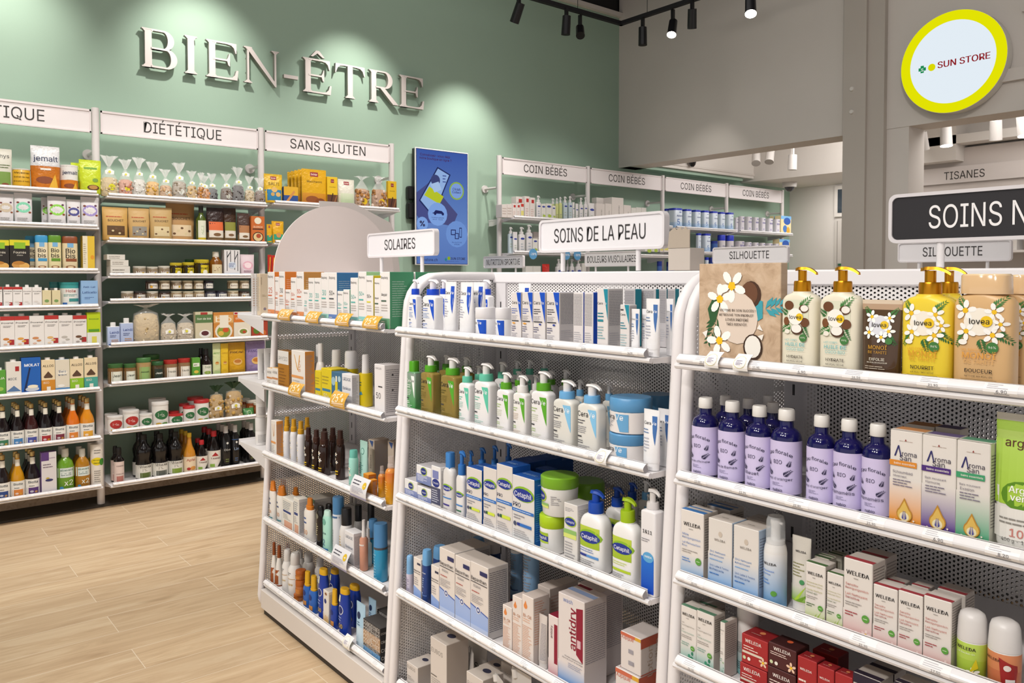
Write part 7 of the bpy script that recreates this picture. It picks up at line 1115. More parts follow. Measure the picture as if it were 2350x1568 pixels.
# gluten-free bay
SC = lambda t: [('R', -.16, .16, .80, .92, '#8c1f2a'), ('T', 'Schär', 0, .86, .26, '#f2e6d6', {'b': .02}), ('T', t, 0, .66, .6, '#5a4a1a', {'b': .01, 'mh': .1})]
pk('salti', 'pouch', 'cracker_pouch', 'pouch', 'yellow and blue cracker pouch', SC('SALTI')+[('R', -.48, .48, .0, .46, '#2a7aa8'), ('E', 0, .46, .16, .14, '#d9b06a'), ('E', .2, .30, .14, .12, '#d9b06a'), ('E', -.1, .3, .1, .1, '#c9a05a')], c='#dab02c', q=.4); pk('mac', 'pouch', 'cookie_pouch', 'pouch', 'big mustard-yellow cookie pouch', SC('Maccheroni')+[('R', -.48, .48, .0, .34, '#a8621c', '#c98a1c'), ('E', -.1, .16, .26, .14, '#8a4a1c'), ('E', .22, .12, .2, .12, '#7a3f18')], c='#d3a11c', q=.3); pk('choc', 'box', 'snack_carton', 'box', 'yellow and brown chocolate-stick box', SC('Choco Sticks')+[('R', -.5, .5, 0, .40, '#5a3420'), ('P', [(-.3, 0), (-.2, 0), (.1, .44), (0, .46)], '#2e1a10'), ('P', [(.1, .1), (.2, .06), (.46, .36), (.38, .4)], '#8a5a34')], c='#dbb41f', q=.35, lines=0); pk('gnoc', 'pouch', 'snack_pouch', 'pouch', 'shiny white and green pasta pouch', SC('')[:2]+[('R', -.4, .4, .1, .5, '#9fb58a', '#c9cfb4')], c='#d6d2c4', q=.4); tp('pain', k='cello', name='bread_bag', cat='bag', c='#a9743a', c2='#c9965a', fm2='film', say='clear bread bag with round yellow label', fill=.6, gather=.86, tag=0, dot='#dcb81e', lump=.014, q=.4); pk('fold', 'box', 'snack_carton', 'box', 'blue and yellow packet leaning back', [('R', -.5, .5, .5, 1, '#d9a82c'), ('P', [(-.4, .1), (-.2, .1), (.3, .7), (.2, .8)], '#c98a4a')], c='#2a4a8a', q=.4, lines=0); pk('gfgr', 'pouch', 'snack_pouch', 'pouch', 'yellow and sea-green snack pouch', SC('')[:2]+[('R', -.48, .48, 0, .4, '#2f9a7a'), ('E', 0, .36, .2, .2, '#c98a4a')], c='#d9a41c', q=.5); pk('gfrd', 'pouch', 'snack_pouch', 'pouch', 'red and yellow snack pouch', [('P', [(-.3, .1), (0, .1), (.3, .9), (.1, .9)], '#e0b02c')], c='#b8281c', q=.5)
# ---- shelf rows
wr = .0132; JB, DB, GF = [f'{ORD[i]} juice-bay shelf' for i in range(8)], [f'{ORD[i]} dry-food shelf' for i in range(8)], [f'{ORD[i]} gluten-free shelf' for i in range(8)]
SN = 'wall screen'
R = lambda i, j, pl, zf, L_: row('W', BAYZ[i][j]+wr-.006, pl, SN, zf, L_)
R(0, 0, JB[0], Z1, [('hys', -40, 92, 445), ('malz', 75, 220, 593), ('jembag', 215, 415, 425), ('jemcan', 435, 562, 567), ('jemcan', 408, 470, 578, {'back': .09}), ('limebag', 565, 716, 525), ('limebag', 515, 590, 545, {'back': .09})])
R(0, 1, JB[1], Z1, [('drag1', -10, 98, 768), ('drag2', 99, 220, 762), ('drag3', 348, 472, 788), ('drag3', 300, 375, 795, {'back': .06}), ('drag4', 478, 585, 810), ('drag5', 572, 702, 792)])
R(0, 2, JB[2], Z1, [('cookie', -75, 64, 1100), ('cookie', 68, 213, 1100), ('bio1', 185, 262, 1072, {'back': .06}), ('bio1', 255, 342, 1067), ('bio2b', 343, 432, 1067), ('bio3', 450, 550, 1075), ('yelcrk', 594, 680, 1072)])
R(0, 3, JB[3], Z2, [('pvs', -42, 14, 38), ('pvs', 20, 80, 38), ('pvs', 82, 143, 38), ('pvw', 145, 204, 40), ('pvw', 206, 268, 40), ('oatm', 271, 328, 60), ('oatm', 333, 388, 60), ('holle', 388, 508, 22), ('holle', 325, 400, 20, {'back': .09}), ('lait', 510, 628, 12)])
R(0, 4, JB[4], Z2, [('pv1', 0, 92, 228), ('pv2', 93, 186, 226), ('pv3', 188, 283, 224), ('pv4', 284, 375, 222), ('pv5', 376, 466, 222), ('pv6', 467, 556, 222), ('yelgr', 558, 645, 216)])
R(0, 5, JB[5], Z2, [('soja', -40, 36, 575), ('ricec', 38, 135, 520), ('molat', 136, 260, 507), ('allor', 264, 352, 508), ('alpro', 354, 446, 506), ('allgr', 448, 536, 502), ('allte', 540, 626, 494)])
R(0, 6, JB[6], Z2, [('bigr', -28, 64, 818, {'rows': 3}), ('bibl', 62, 152, 810, {'rows': 3}), ('bivi', 152, 242, 802, {'rows': 3}), ('bird', 243, 332, 796, {'rows': 3}), ('bima', 333, 420, 788, {'rows': 3}), ('bior', 418, 506, 772, {'rows': 3}), ('bio2', 508, 598, 766, {'rows': 3})])
R(0, 7, JB[7], Z2, [('binv', -30, 62, 1132, {'rows': 2}), ('biye', 62, 152, 1122, {'rows': 2}), ('bipl', 158, 250, 1108, {'rows': 3}), ('purp', 262, 362, 1115), ('x2g', 365, 478, 1090, {'rows': 2}), ('x2a', 470, 578, 1090, {'rows': 2}), ('cyl', 572, 656, 1060, {'rows': 2})])
R(1, 0, DB[0], Z1, [('ce%d' % i, a, b, y) for i, (a, b, y) in enumerate(((724, 842, 488), (850, 950, 515), (950, 1048, 505), (1040, 1142, 535), (1142, 1232, 585), (1235, 1340, 540), (1338, 1416, 600), (1412, 1472, 612), (1440, 1520, 628), (1515, 1592, 610), (1585, 1672, 620), (1662, 1758, 575), (1752, 1832, 638), (1825, 1902, 650)))])
R(1, 1, DB[1], Z1, [('kr1', 742, 917, 865), ('kr2', 920, 1073, 872), ('kr3', 1073, 1230, 867), ('kr4', 1200, 1393, 832, {'back': .06}), ('olive', 1410, 1482, 855), ('dk1', 1484, 1606, 868), ('dk2', 1604, 1700, 870, {'back': .02}), ('dk3', 1702, 1796, 908), ('chia', 1806, 1904, 930)])
R(1, 2, DB[2], Z1, [('flatst', 795, 936, 1290, {'d': .1}), ('jw', 958, 1050, 1290), ('jw', 1052, 1135, 1293), ('jw', 1136, 1220, 1288), ('yj', 1224, 1310, 1265), ('yj', 1310, 1396, 1262), ('yj', 1398, 1502, 1242), ('jd', 1336, 1420, 1240, {'back': .08}), ('amj', 1506, 1602, 1186), ('trees', 1606, 1726, 1172), ('pinkb', 1728, 1826, 1205)])
J2 = [('jw', 780, 857), ('jb', 860, 937), ('jw', 938, 1015), ('jb', 1017, 1092), ('jg', 1092, 1168), ('jg', 1170, 1241), ('jg', 1243, 1312), ('jn', 1314, 1386), ('jn', 1388, 1458), ('jg', 1460, 1531), ('jb', 1533, 1602)]
R(1, 3, DB[3], Z2, [(t, a, b, 80 if a < 1200 else 76) for t, a, b in J2])
for i, t, a, b in ((2, 'jb', 936, 1015), (3, 'jg', 1019, 1090), (4, 'jw', 1095, 1166), (5, 'jg', 1168, 1236), (6, 'jg', 1240, 1306), (7, 'jn', 1308, 1370), (9, 'jg', 1460, 1530), (10, 'jg', 1534, 1600)):
    row('W', BAYZ[1][3]+wr-.006+.0685, DB[3], SN, Z2, [(t, a, b, 11, {'say': T[t]['say'].replace('small', 'upper stacked')})])
R(1, 4, DB[4], Z2, [('lein', 685, 766, 280), ('lein', 768, 856, 252), ('bulk', 850, 1026, 160), ('bulk2', 1020, 1132, 220), ('bulk2', 1130, 1248, 220), ('son', 1247, 1366, 212), ('sal', 1372, 1500, 216), ('veg', 1502, 1612, 212), ('ger', 1616, 1720, 216)])
R(1, 5, DB[5], Z2, [('ja', 695, 790, 545), ('ja', 790, 873, 545), ('jal', 870, 970, 505), ('jal', 920, 1022, 486, {'back': .09}), ('jd', 970, 1050, 530), ('jr', 1048, 1138, 520), ('jr', 1138, 1226, 510), ('grnb', 1228, 1286, 508), ('soy', 1288, 1360, 450), ('soy', 1262, 1320, 446, {'back': .08}), ('pg', 1362, 1416, 415), ('py', 1416, 1466, 415), ('pan', 1464, 1572, 408), ('ppu', 1578, 1700, 400)])
R(1, 6, DB[6], Z2, [('tr', 692, 786, 880), ('tr', 676, 750, 865, {'back': .09}), ('tr', 788, 890, 842), ('tr', 768, 866, 828, {'back': .1}), ('tg', 893, 976, 866), ('tg', 882, 950, 846, {'back': .09}), ('tg', 974, 1080, 786), ('tg', 958, 1060, 768, {'back': .1}), ('trg', 1082, 1174, 868), ('trg', 1076, 1150, 850, {'back': .09}), ('trg', 1174, 1250, 816), ('trg', 1148, 1220, 800, {'back': .09}), ('trg', 1246, 1344, 774), ('trg', 1196, 1300, 758, {'back': .1}), ('pasta', 1340, 1432, 682), ('pasta', 1446, 1556, 655), ('lying', 1555, 1632, 830), ('jo', 1625, 1692, 792), ('jo', 1580, 1650, 778, {'back': .07}), ('jo', 1545, 1610, 770, {'back': .13})])
R(1, 7, DB[7], Z2, [('cam', 732, 793, 1084), ('cam', 712, 765, 1075, {'back': .07}), ('vig', 872, 970, 1002, {'rows': 1}), ('vig', 852, 935, 988, {'back': .1}), ('vie', 974, 1074, 995), ('vie', 968, 1045, 980, {'back': .1}), ('vil', 1076, 1174, 984), ('vil', 1064, 1136, 968, {'back': .1}), ('appl', 1172, 1255, 990, {'rows': 3}), ('tam', 1256, 1330, 1036, {'rows': 2}), ('tam', 1330, 1417, 976, {'rows': 3}), ('oli', 1416, 1480, 946, {'rows': 3}), ('lin', 1482, 1537, 940, {'rows': 3}), ('oli', 1584, 1640, 928, {'rows': 3})])
R(2, 0, GF[0], Z3, [('salti', 112, 300, 435), ('fold', 300, 452, 560), ('mac', 488, 738, 388, {'d': .03, 'rows': 5, 'gap': .028}), ('choc', 736, 846, 462), ('gnoc', 848, 1014, 488), ('pain', 1012, 1160, 448), ('pain', 1182, 1338, 455), ('choc', 1346, 1436, 505)])
R(2, 1, GF[1], Z3, [('gfgr', 138, 190, 935), ('gfgr', 188, 306, 905)])
R(2, 2, GF[2], Z3, [('gfrd', 148, 186, 1240), ('gfrd', 184, 222, 1245)])
row('W', top_of('flat white bar pack', DB[2]), DB[2], SN, Z1, [('flatst', 795, 925, 1245, {'d': .1, 'say': 'flat white bar pack in the middle of its stack', 'back': .01})])
row('W', top_of('flat white bar pack in the middle', DB[2]), DB[2], SN, Z1, [('flatst', 770, 900, 1205, {'d': .09, 'say': 'flat white bar pack topping its stack', 'back': .02})])
# ------------------------------------------------------------------ baby-corner goods (far away)
Z20, Z21 = zoom(1080, 320, 4.896), zoom(1500, 380, 5.875)
MU = lambda z=.62: [('E', 0, z, .34, .14, '#2f3f94'), ('L', -.3, .3, .2, .4, 2, '#a9b4a0')]
pk('bstk', 'box', 'medicine_carton', 'box', 'stacked small white carton', [('L', -.4, .4, .2, .8, 3, '#b9a9a0')], c={'all': '#d6cdc8', 'top': '#c9c0bb'}, lines=0, q=.5)
pk('bred', 'box', 'medicine_carton', 'box', 'white carton with red mark', [('R', -.2, .3, .74, .9, '#b5302c'), ('L', -.3, .3, .1, .5, 4, '#c9a9a0')], c='#dcd3ce', lines=0, q=.7); pk('byel', 'box', 'medicine_carton', 'box', 'narrow white carton with red and yellow', [('R', -.4, .4, .76, .95, '#c0392b'), ('R', -.4, .4, .2, .5, '#dcd27a')], c='#dcd3ce', lines=0)
pk('bpump', 'pump', 'baby_lotion_bottle', 'bottle', 'white baby-lotion pump bottle with blue oval', [('E', 0, .55, .34, .14, '#2f3f94'), ('L', -.3, .3, .1, .4, 3, '#a9b0b9')], c='#dedbdb', cc='#dcd9d8', z=(.72, .82, .93)); pk('bgr', 'pump', 'baby_lotion_bottle', 'bottle', 'pale-green baby-oil pump bottle', LN(), c='#c9cf8a', cc='#dcd9d8', z=(.74, .84, .93)); pk('bclr', 'pump', 'baby_lotion_bottle', 'bottle', 'clear bluish baby-water pump bottle', MU(.6), c='#bccad0', cc='#dcd9d8', z=(.74, .84, .93))
pk('bbox', 'box', 'baby_care_carton', 'box', 'white baby carton with green leaf spot', MU(.82)+[('E', .1, .25, .3, .2, '#a9c04a')], c='#dcdad2', lines=0); pk('btube', 'tube', 'baby_cream_tube', 'tube', 'white baby-cream tube with blue oval', MU(.66), c='#dddada', cc='#d9d6d6'); pk('bplain', 'box', 'baby_bottle_carton', 'box', 'plain pale carton with upright lettering', [('T', 'suavinex', .1, .5, .66, '#5a5654', {'rot': math.pi/2, 'mh': .2})], c={'all': '#d9d1cc', 'top': '#c9c1bc'}, lines=0, q=.7); pk('bsm', 'box', 'baby_care_carton', 'box', 'low whitish carton', LN('#b9b4ae'), c='#d9d6d0', lines=0)
pk('apta', 'lathe', 'formula_can', 'tin', 'blue-white formula tin with royal-blue lid', [('T', 'Aptamil', .05, .62, .7, '#4a5a94', {'b': .01}), ('E', .1, .8, .14, .06, '#8a9ac4'), ('T', '5', -.1, .3, .3, '#3a6ab4'), ('R', -.45, .45, .0, .16, '#a9c6e6')], body=[(0, 1), (.3, 1), (.90, 1), (.91, .98)], bc=[('#8fb9e4', '#c6d9ee'), '#d9e4f0', '#cfe0ee'], cap=[(.90, 1.02), (.98, 1.02), (1, .98)], cc='#2438b4', capname='lid', flat=1, n=4, q=.8)
pk('aptag', 'lathe', 'formula_can', 'tin', 'grey-white formula tin with tall blue lid', [('T', 'Aptamil', .05, .42, .7, '#4a5a94', {'b': .01})], body=[(0, 1), (.70, 1), (.71, .98)], bc='#cdc8cc', cap=[(.70, 1.02), (.97, 1.02), (1, .96)], cc='#2a3cc0', capname='lid'); pk('bebi', 'lathe', 'formula_can', 'tin', 'white baby-milk tin with violet lettering', [('T', 'BEBA', .02, .66, .74, '#5a52a0', {'b': .02}), ('P', [(-.1, .9), (.3, .9), (.1, .82)], '#5a52a0'), ('E', -.1, .25, .2, .14, '#b9b2cc')], body=[(0, 1), (.93, 1), (.94, 1.02), (1, 1.02)], bc='#dcd9e0', flat=1, n=4, q=.8); pk('bisc', 'box', 'baby_biscuit_carton', 'box', 'blue and yellow baby-cereal carton', [('R', -.5, .5, .82, 1, '#7ab0dc'), ('E', .1, .72, .34, .2, '#2f5aac'), ('E', -.1, .3, .2, .2, '#4a7ac0'), ('E', .2, .22, .16, .2, '#d9a83a')], c='#e6d5a4', lines=0, q=.4); pk('bdark', 'lathe', 'baby_food_jar', 'jar', 'dark-blue lidded jar', LN('#6a7ab4'), body=[(0, 1), (.8, 1)], bc='#3f62a4', cap=[(.8, 1.02), (1, 1.0)], cc='#1f3288', capname='lid'); pk('bredp', 'pouch', 'snack_pouch', 'pouch', 'red shiny pack leaning', [('P', [(-.2, .2), (.2, .3), (.1, .6)], '#e6d9d2')], c='#c0281f')
BC = [f'{ORD[i]} baby-corner shelf' for i in range(4)]; BE = 'room corner'; bz = .0072
row('W', 1.870+bz, BC[0], BE, Z20, [('bstk', 352, 408, 732, {'d': .08}), ('bstk', 410, 466, 728, {'d': .08}), ('bred', 470, 515, 722), ('bred', 517, 560, 722), ('byel', 564, 600, 716), ('bred', 512, 606, 645, {'back': .09, 'say': 'taller white carton with red mark'}), ('bred', 609, 664, 640, {'say': 'tall white carton with red mark'}), ('bred', 667, 724, 655, {'say': 'tall white carton with red mark'}), ('bpump', 726, 792, 632), ('bbox', 794, 846, 725), ('bbox', 849, 914, 722), ('bbox', 917, 956, 745), ('bgr', 895, 950, 664, {'back': .08}), ('bgr', 948, 988, 660), ('bgr', 986, 1028, 648), ('bclr', 1030, 1088, 642), ('bclr', 1088, 1142, 638), ('btube', 1142, 1170, 706), ('btube', 1174, 1212, 722), ('bpump', 1212, 1264, 655), ('bpump', 1266, 1312, 650), ('btube', 1312, 1402, 718), ('bplain', 1406, 1508, 722), ('bplain', 1512, 1585, 722), ('bplain', 1425, 1505, 655, {'back': .1}), ('bplain', 1588, 1718, 655), ('bplain', 1722, 1802, 740), ('bsm', 1806, 1860, 770), ('bsm', 1862, 1920, 765), ('bsm', 1922, 1975, 768)])
row('W', 1.58+bz, BC[1], BE, Z20, [('bclr', 418, 482, 985, {'back': .03}), ('btube', 470, 528, 1040), ('bpump', 528, 610, 985), ('bpump', 612, 694, 958), ('bbox', 702, 756, 1115), ('bpump', 752, 800, 1062), ('bstk', 705, 775, 1040, {'back': .12})])
row('W', 1.58+bz+.045, BC[1], BE, Z20, [('bbox', 1962, 2040, 1218), ('bbox', 2044, 2110, 1206), ('byel', 2130, 2165, 1192), ('byel', 2170, 2235, 1165), ('bisc', 2240, 2290, 1172)])
row('W', 1.30+bz, BC[2], BE, Z20, [('bpump', 948, 1032, 1342), ('bpump', 1070, 1108, 1342, {'back': .05}), ('bpump', 1108, 1164, 1342), ('bpump', 1166, 1248, 1342), ('bsm', 1250, 1300, 1392), ('bsm', 620, 700, 1424), ('bsm', 702, 790, 1424), ('bredp', 800, 888, 1402)])
row('W', 1.870+bz, BC[0], BE, Z21, [('apta', 150, 235, 585, {'back': .1}), ('apta', 202, 385, 580), ('apta', 388, 510, 592), ('apta', 512, 633, 602), ('apta', 635, 746, 610), ('apta', 748, 862, 620), ('apta', 863, 962, 630), ('apta', 965, 1076, 637), ('bebi', 1086, 1142, 702, {'back': .03}), ('bebi', 1142, 1222, 686), ('bebi', 1222, 1322, 692), ('bebi', 1325, 1415, 700), ('bebi', 1418, 1506, 706), ('bebi', 1508, 1604, 716), ('bebi', 1606, 1700, 726), ('bisc', 1718, 1855, 682), ('bisc', 1622, 1712, 684, {'back': .09, 'say': 'blue-topped cereal carton behind'})])
row('W', 1.58+bz+.045, BC[1], BE, Z21, [('bdark', 230, 312, 935), ('apta', 572, 640, 915), ('apta', 645, 766, 920), ('bdark', 770, 862, 1020), ('aptag', 862, 966, 938), ('aptag', 970, 1080, 943), ('bebi', 1090, 1222, 1022), ('bebi', 1226, 1318, 1034), ('bebi', 1322, 1412, 1040), ('bebi', 1416, 1502, 1045), ('bebi', 1508, 1602, 1050), ('bebi', 1606, 1690, 1056), ('bisc', 1692, 1836, 996)])
row('W', 1.30+bz, BC[2], BE, Z21, [('bdark', 45, 112, 1292), ('bdark', 172, 282, 1300), ('apta', 690, 742, 1238), ('bdark', 742, 806, 1240)])
# ------------------------------------------------------------------ raised letters BIEN-ÊTRE
def glyph(ch, w):
    t, f, s = .17, .045, .03; P = []
    def stem(x, t_=t, ov=.075):
        P.append([(x, 0), (x+t_, 0), (x+t_, 1), (x, 1)])
        for z0, z1, k in ((0, s, 1), (1-s, 1, -1)):
            P.append([(x-ov, z0), (x+t_+ov, z0), (x+t_+ov, z1), (x-ov, z1)]); zz = z1 if k > 0 else z0
            P.append([(x-ov*.7, zz), (x+.002, zz), (x+.002, zz+k*.06)]); P.append([(x+t_+ov*.7, zz), (x+t_-.002, zz), (x+t_-.002, zz+k*.06)])
    def arm(x0, x1, top):
        k = 1 if top else -1; b = 1 if top else 0
        P.append([(x0, b), (x1, b), (x1+(0 if top else .03), b-k*.27), (x1-.025, b-k*.27), (x1-.07, b-k*.13), (x1-.14, b-k*.065), (x1-.26, b-k*f), (x0, b-k*f)])
    def bowl(x, z0, z1, r):
        h = (z1-z0)/2; c = (z0+z1)/2; fl = max(.02, r-h*1.05); N = 14; o, i = [(x, z1)], [(x, z1-f)]
        for q in range(N+1):
            a = math.pi/2-math.pi*q/N; o.append((x+fl+(r-fl)*math.cos(a), c+h*math.sin(a))); i.append((x+fl+(r-fl-t*.95)*max(0, math.cos(a)), c+(h-f)*math.sin(a)))
        o.append((x, z0)); i.append((x, z0+f))
        for q in range(len(o)-1): P.append([o[q], i[q], i[q+1], o[q+1]])
    a = .085
    if ch in 'BERI' or ch == 'Ê': stem(a if ch != 'I' else w/2-t/2)
    if ch == 'B': bowl(a+t-.02, .48, 1, w-a-t-.05); bowl(a+t-.02, 0, .525, w-a-t+.02)
    if ch == 'R': bowl(a+t-.02, .46, 1, w-a-t-.13); P.append([(a+t+.10, .49), (a+t+.27, .49), (w+.03, .03), (w+.06, 0), (w-.14, 0)])
    if ch in 'EÊ': arm(a+.1, w-.03, True); arm(a+.1, w-.01, False); m_ = w*.72; P.append([(a+.1, .49), (m_-.05, .49), (m_-.02, .39), (m_+.01, .36), (m_+.03, .36), (m_+.03, .70), (m_+.01, .70), (m_-.02, .60), (m_-.06, .535), (a+.1, .535)])
    if ch == 'Ê': P.append([(w*.28, 1.06), (w*.36, 1.06), (w*.52, 1.17), (w*.52, 1.25), (w*.47, 1.25)]); P.append([(w*.52, 1.25), (w*.52, 1.17), (w*.70, 1.06), (w*.78, 1.06), (w*.58, 1.25)])
    if ch == 'T':
        stem(w/2-t/2); P[:] = [p for p in P if not all(z > .9 for _, z in p)]
        for k in (-1, 1): P.append([(w/2, 1), (w/2+k*w/2*.97, 1), (w/2+k*w/2, .72), (w/2+k*(w/2-.025), .72), (w/2+k*(w/2-.08), .87), (w/2+k*(w/2-.16), .935), (w/2+k*(w/2-.28), 1-f), (w/2, 1-f)])
    if ch == 'N':
        stem(.09, .055, .085); stem(w-.15, .055, .085); P.append([(.03, 1), (.20, 1), (w-.095, .06), (w-.095, -.02), (w-.13, -.02), (.09, .93)])
        P[:] = [p for p in P if not (min(x for x, _ in p) > w-.30 and max(z for _, z in p) < .12)]
    if ch == '-': P.append([(0, .30), (w, .30), (w, .40), (0, .40)])
    return P
LT = [('B', 140, 398, 112), ('I', 440, 562, 134), ('E', 610, 840, 140), ('N', 888, 1145, 155), ('-', 1178, 1282, 178), ('Ê', 1315, 1520, 178), ('T', 1552, 1768, 190), ('R', 1798, 1998, 205), ('E', 2018, 2195, 212)]
for i, (ch, a, b_, y) in enumerate(LT):
    xa, xb = hit(280+a/3.1757, y, 1, 5.49).x, hit(280+b_/3.1757, y, 1, 5.49).x; Hc, z0 = .246, 2.727; mb = MB()
    for n_, P in enumerate(glyph(ch, (xb-xa)/Hc)):
        yf = 5.485-.00025*n_
        Q = [(xa+x*Hc, z0+z*Hc) for x, z in P]
        ar = sum(Q[k][0]*Q[(k+1) % len(Q)][1]-Q[(k+1) % len(Q)][0]*Q[k][1] for k in range(len(Q)))
        if ar < 0: Q = Q[::-1]
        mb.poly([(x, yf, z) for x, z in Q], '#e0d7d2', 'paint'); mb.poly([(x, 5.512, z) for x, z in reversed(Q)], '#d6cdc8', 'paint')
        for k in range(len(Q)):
            p, q = Q[k], Q[(k+1) % len(Q)]; mb.poly([(p[0], yf, p[1]), (p[0], 5.512, p[1]), (q[0], 5.512, q[1]), (q[0], yf, q[1])], '#8f9086', 'paint')  # letter sides coloured darker than the faces to stand for their shade
    sx_ = xa+((xb-xa)/2 if ch in 'TI-' else (.118 if ch == 'N' else .17)*Hc)
    for k in ((.3, .7) if ch != '-' else (.35,)): mb.cyl((sx_, 5.51, z0+Hc*k), (sx_, YW, z0+Hc*k), .005, .005, '#999', 'metal', 8)
    o = mb.build('wall_letter'); nm = {'-': 'hyphen', 'Ê': 'letter E with circumflex'}.get(ch, f'letter {ch}')
    o['label'] = f"raised white serif {nm} on the green wall"+(', after the I' if i == 2 else ', last of the word' if i == 8 else ''); o['category'] = 'letter'; o['group'] = 'raised letters of the wall word'
# ------------------------------------------------------------------ advertising screen
t = tag(empty('wall_screen', (3.7135, 5.45, 1.949)), 'upright blue advertising screen hung on the green wall', 'screen'); sw, sh = .520, .935
mb = MB(); mb.box(-sw/2, sw/2, 0, .012, -sh/2, sh/2, '#e4e2e2', 'plastic', .003); mb.box(-sw/2+.006, sw/2-.006, .012, .055, -sh/2+.006, sh/2-.006, '#1d1d20', 'plastic'); mb.build('frame', t)
mb = MB(); mb.box(-.20, .20, .055, .078, -.22, .10, '#161618', 'plastic'); mb.box(-sw/2-.045, -sw/2+.03, .03, .078, .05, .16, '#1a1a1c', 'plastic', .01); mb.box(-sw/2-.045, -sw/2+.03, .03, .078, -.10, .03, '#1a1a1c', 'plastic', .01); mb.build('wall_bracket', t)
mb = MB(); A, B = sw-.024, sh-.024
mb.poly([(-A/2-.004, -.0006, -B/2-.004), (A/2+.004, -.0006, -B/2-.004), (A/2+.004, -.0006, B/2+.004), (-A/2-.004, -.0006, B/2+.004)], '#23284a', 'plastic')
sk = [('R', -.5, .5, 0, .36, '#5a78b8', '#6686c4'), ('R', -.5, .5, .36, 1, '#6283c0', '#3f5aa6'),
      ('P', [(-.5, .62), (-.1, .78), (.05, .55), (-.1, .36), (-.4, .36), (-.5, .42)], '#4a5088'), ('P', [(-.1, .36), (.0, .6), (.3, .45), (.2, .34)], '#4c4f7e'),
      ('P', [(-.46, .55), (-.10, .86), (.16, .80), (-.12, .48), (-.28, .46)], '#27305e'), ('P', [(-.43, .555), (-.09, .845), (.13, .795), (-.13, .495), (-.28, .475)], '#93b2e0'),
      ('P', [(-.36, .60), (-.26, .68), (.02, .60), (-.06, .53)], '#b9c42c'), ('E', -.14, .74, .09, .09, '#3f4676'), ('P', [(-.24, .70), (-.08, .73), (-.02, .66), (-.16, .63)], '#a9c2e6'), ('L', .0, .1, .72, .80, 3, '#4a5c9a'),
      ('E', .28, .66, .15, .15, '#8fb04a'), ('E', .28, .66, .125, .125, '#7f9fdc'), ('T', 'Click&', .28, .675, .16, '#2a2f66', {'b': .02}), ('T', 'Collect', .28, .648, .18, '#2a2f66', {'b': .02}),
      ('E', -.10, .44, .19, .19, '#7fa3e0'), ('R', -.2, .02, .445, .452, '#252a5c'), ('P', [(-.18, .452), (.02, .452), (-.02, .47), (-.14, .476)], '#252a5c'), ('E', -.15, .444, .024, .024, '#252a5c'), ('E', .0, .444, .024, .024, '#252a5c'), ('T', 'Livraison gratuite', -.1, .41, .24, '#2a2f66'), ('T', "dès 49.- d'achat", -.1, .393, .2, '#2a2f66'),
      ('E', .28, .27, .22, .22, '#6f93d2'), ('R', .16, .26, .26, .31, '#252a5c'), ('R', .175, .245, .268, .302, '#6f93d2'), ('R', .24, .32, .225, .28, '#252a5c'), ('R', .255, .305, .232, .273, '#6f93d2'), ('R', .33, .38, .24, .33, '#252a5c'), ('R', .34, .37, .248, .322, '#6f93d2'), ('T', 'Plus de 30 000', .28, .195, .2, '#2a2f66'), ('T', 'articles', .28, .178, .11, '#2a2f66'),
      ('E', -.40, .35, .11, .11, '#7fa3e0'), ('T', '%', -.40, .35, .1, '#2a2242', {'b': .03}),
      ('T', 'Connaissez-vous déjà', -.15, .955, .58, '#4a1c40', {'b': .01}), ('T', 'notre boutique en ligne ?', -.14, .925, .62, '#4a1c40', {'b': .01}),
      ('T', 'sunstore.ch', -.28, .035, .34, '#2a2242', {'b': .01}), ('R', .035, .075, .03, .046, '#2f7f86'), ('R', .048, .062, .022, .054, '#2f7f86'), ('E', .115, .05, .03, .03, '#8aa82c'), ('T', 'SUN STORE', .30, .048, .30, '#2a1c34', {'b': .02}), ('L', .06, .42, .018, .026, 1, '#4a5c9a')]
art(mb, sk, A, B, lambda x, z, e: (x, -.001-e, z-B/2), True, 'screen'); mb.build('display', t)
# ------------------------------------------------------------------ lit round sign
t = tag(empty('round_sign', (XS, 2.377, 2.842), -math.pi/2), 'glowing round yellow-rimmed SUN STORE sign on the white wall', 'sign'); N = 64
mb = MB(); mb.loft([(-.09, .342, .342, 2), (-.005, .342, .342, 2)], '#d9d6cf', 'plastic', N); rim = mb.build('sign_case', t); rim.rotation_euler = (math.pi/2, 0, 0); rim.location = (0, -.095, 0)
mb = MB(); rg = lambda r0, r1, y, c: [mb.poly([(r0*math.cos(a), y, r0*math.sin(a)), (r1*math.cos(a), y, r1*math.sin(a)), (r1*math.cos(b_), y, r1*math.sin(b_)), (r0*math.cos(b_), y, r0*math.sin(b_))], c, 'lit') for a, b_ in ((2*math.pi*i/N, 2*math.pi*(i+1)/N) for i in range(N))]
rg(.2765, .340, -.0915, '#e4e305'); mb.build('yellow_rim', t)
mb = MB(); mb.poly([(.2765*math.cos(2*math.pi*i/N), -.0912, .2765*math.sin(2*math.pi*i/N)) for i in range(N)], '#e4eef6', 'lit')
art(mb, [('E', -.235, .478, .045, .045, '#dbd904'), ('T', 'SUN STORE', .135, .49, .60, '#8f1d24', {'b': .03, 'res': 3}), ('R', -.395, -.305, .455, .495, '#1c8a52'), ('R', -.37, -.33, .43, .52, '#1c8a52'), ('T', 's', -.35, .475, .03, '#e9f2ee')], .553, .553, lambda x, z, e: (x, -.0915-e, z-.2765), True, 'lit'); mb.build('lit_face', t)
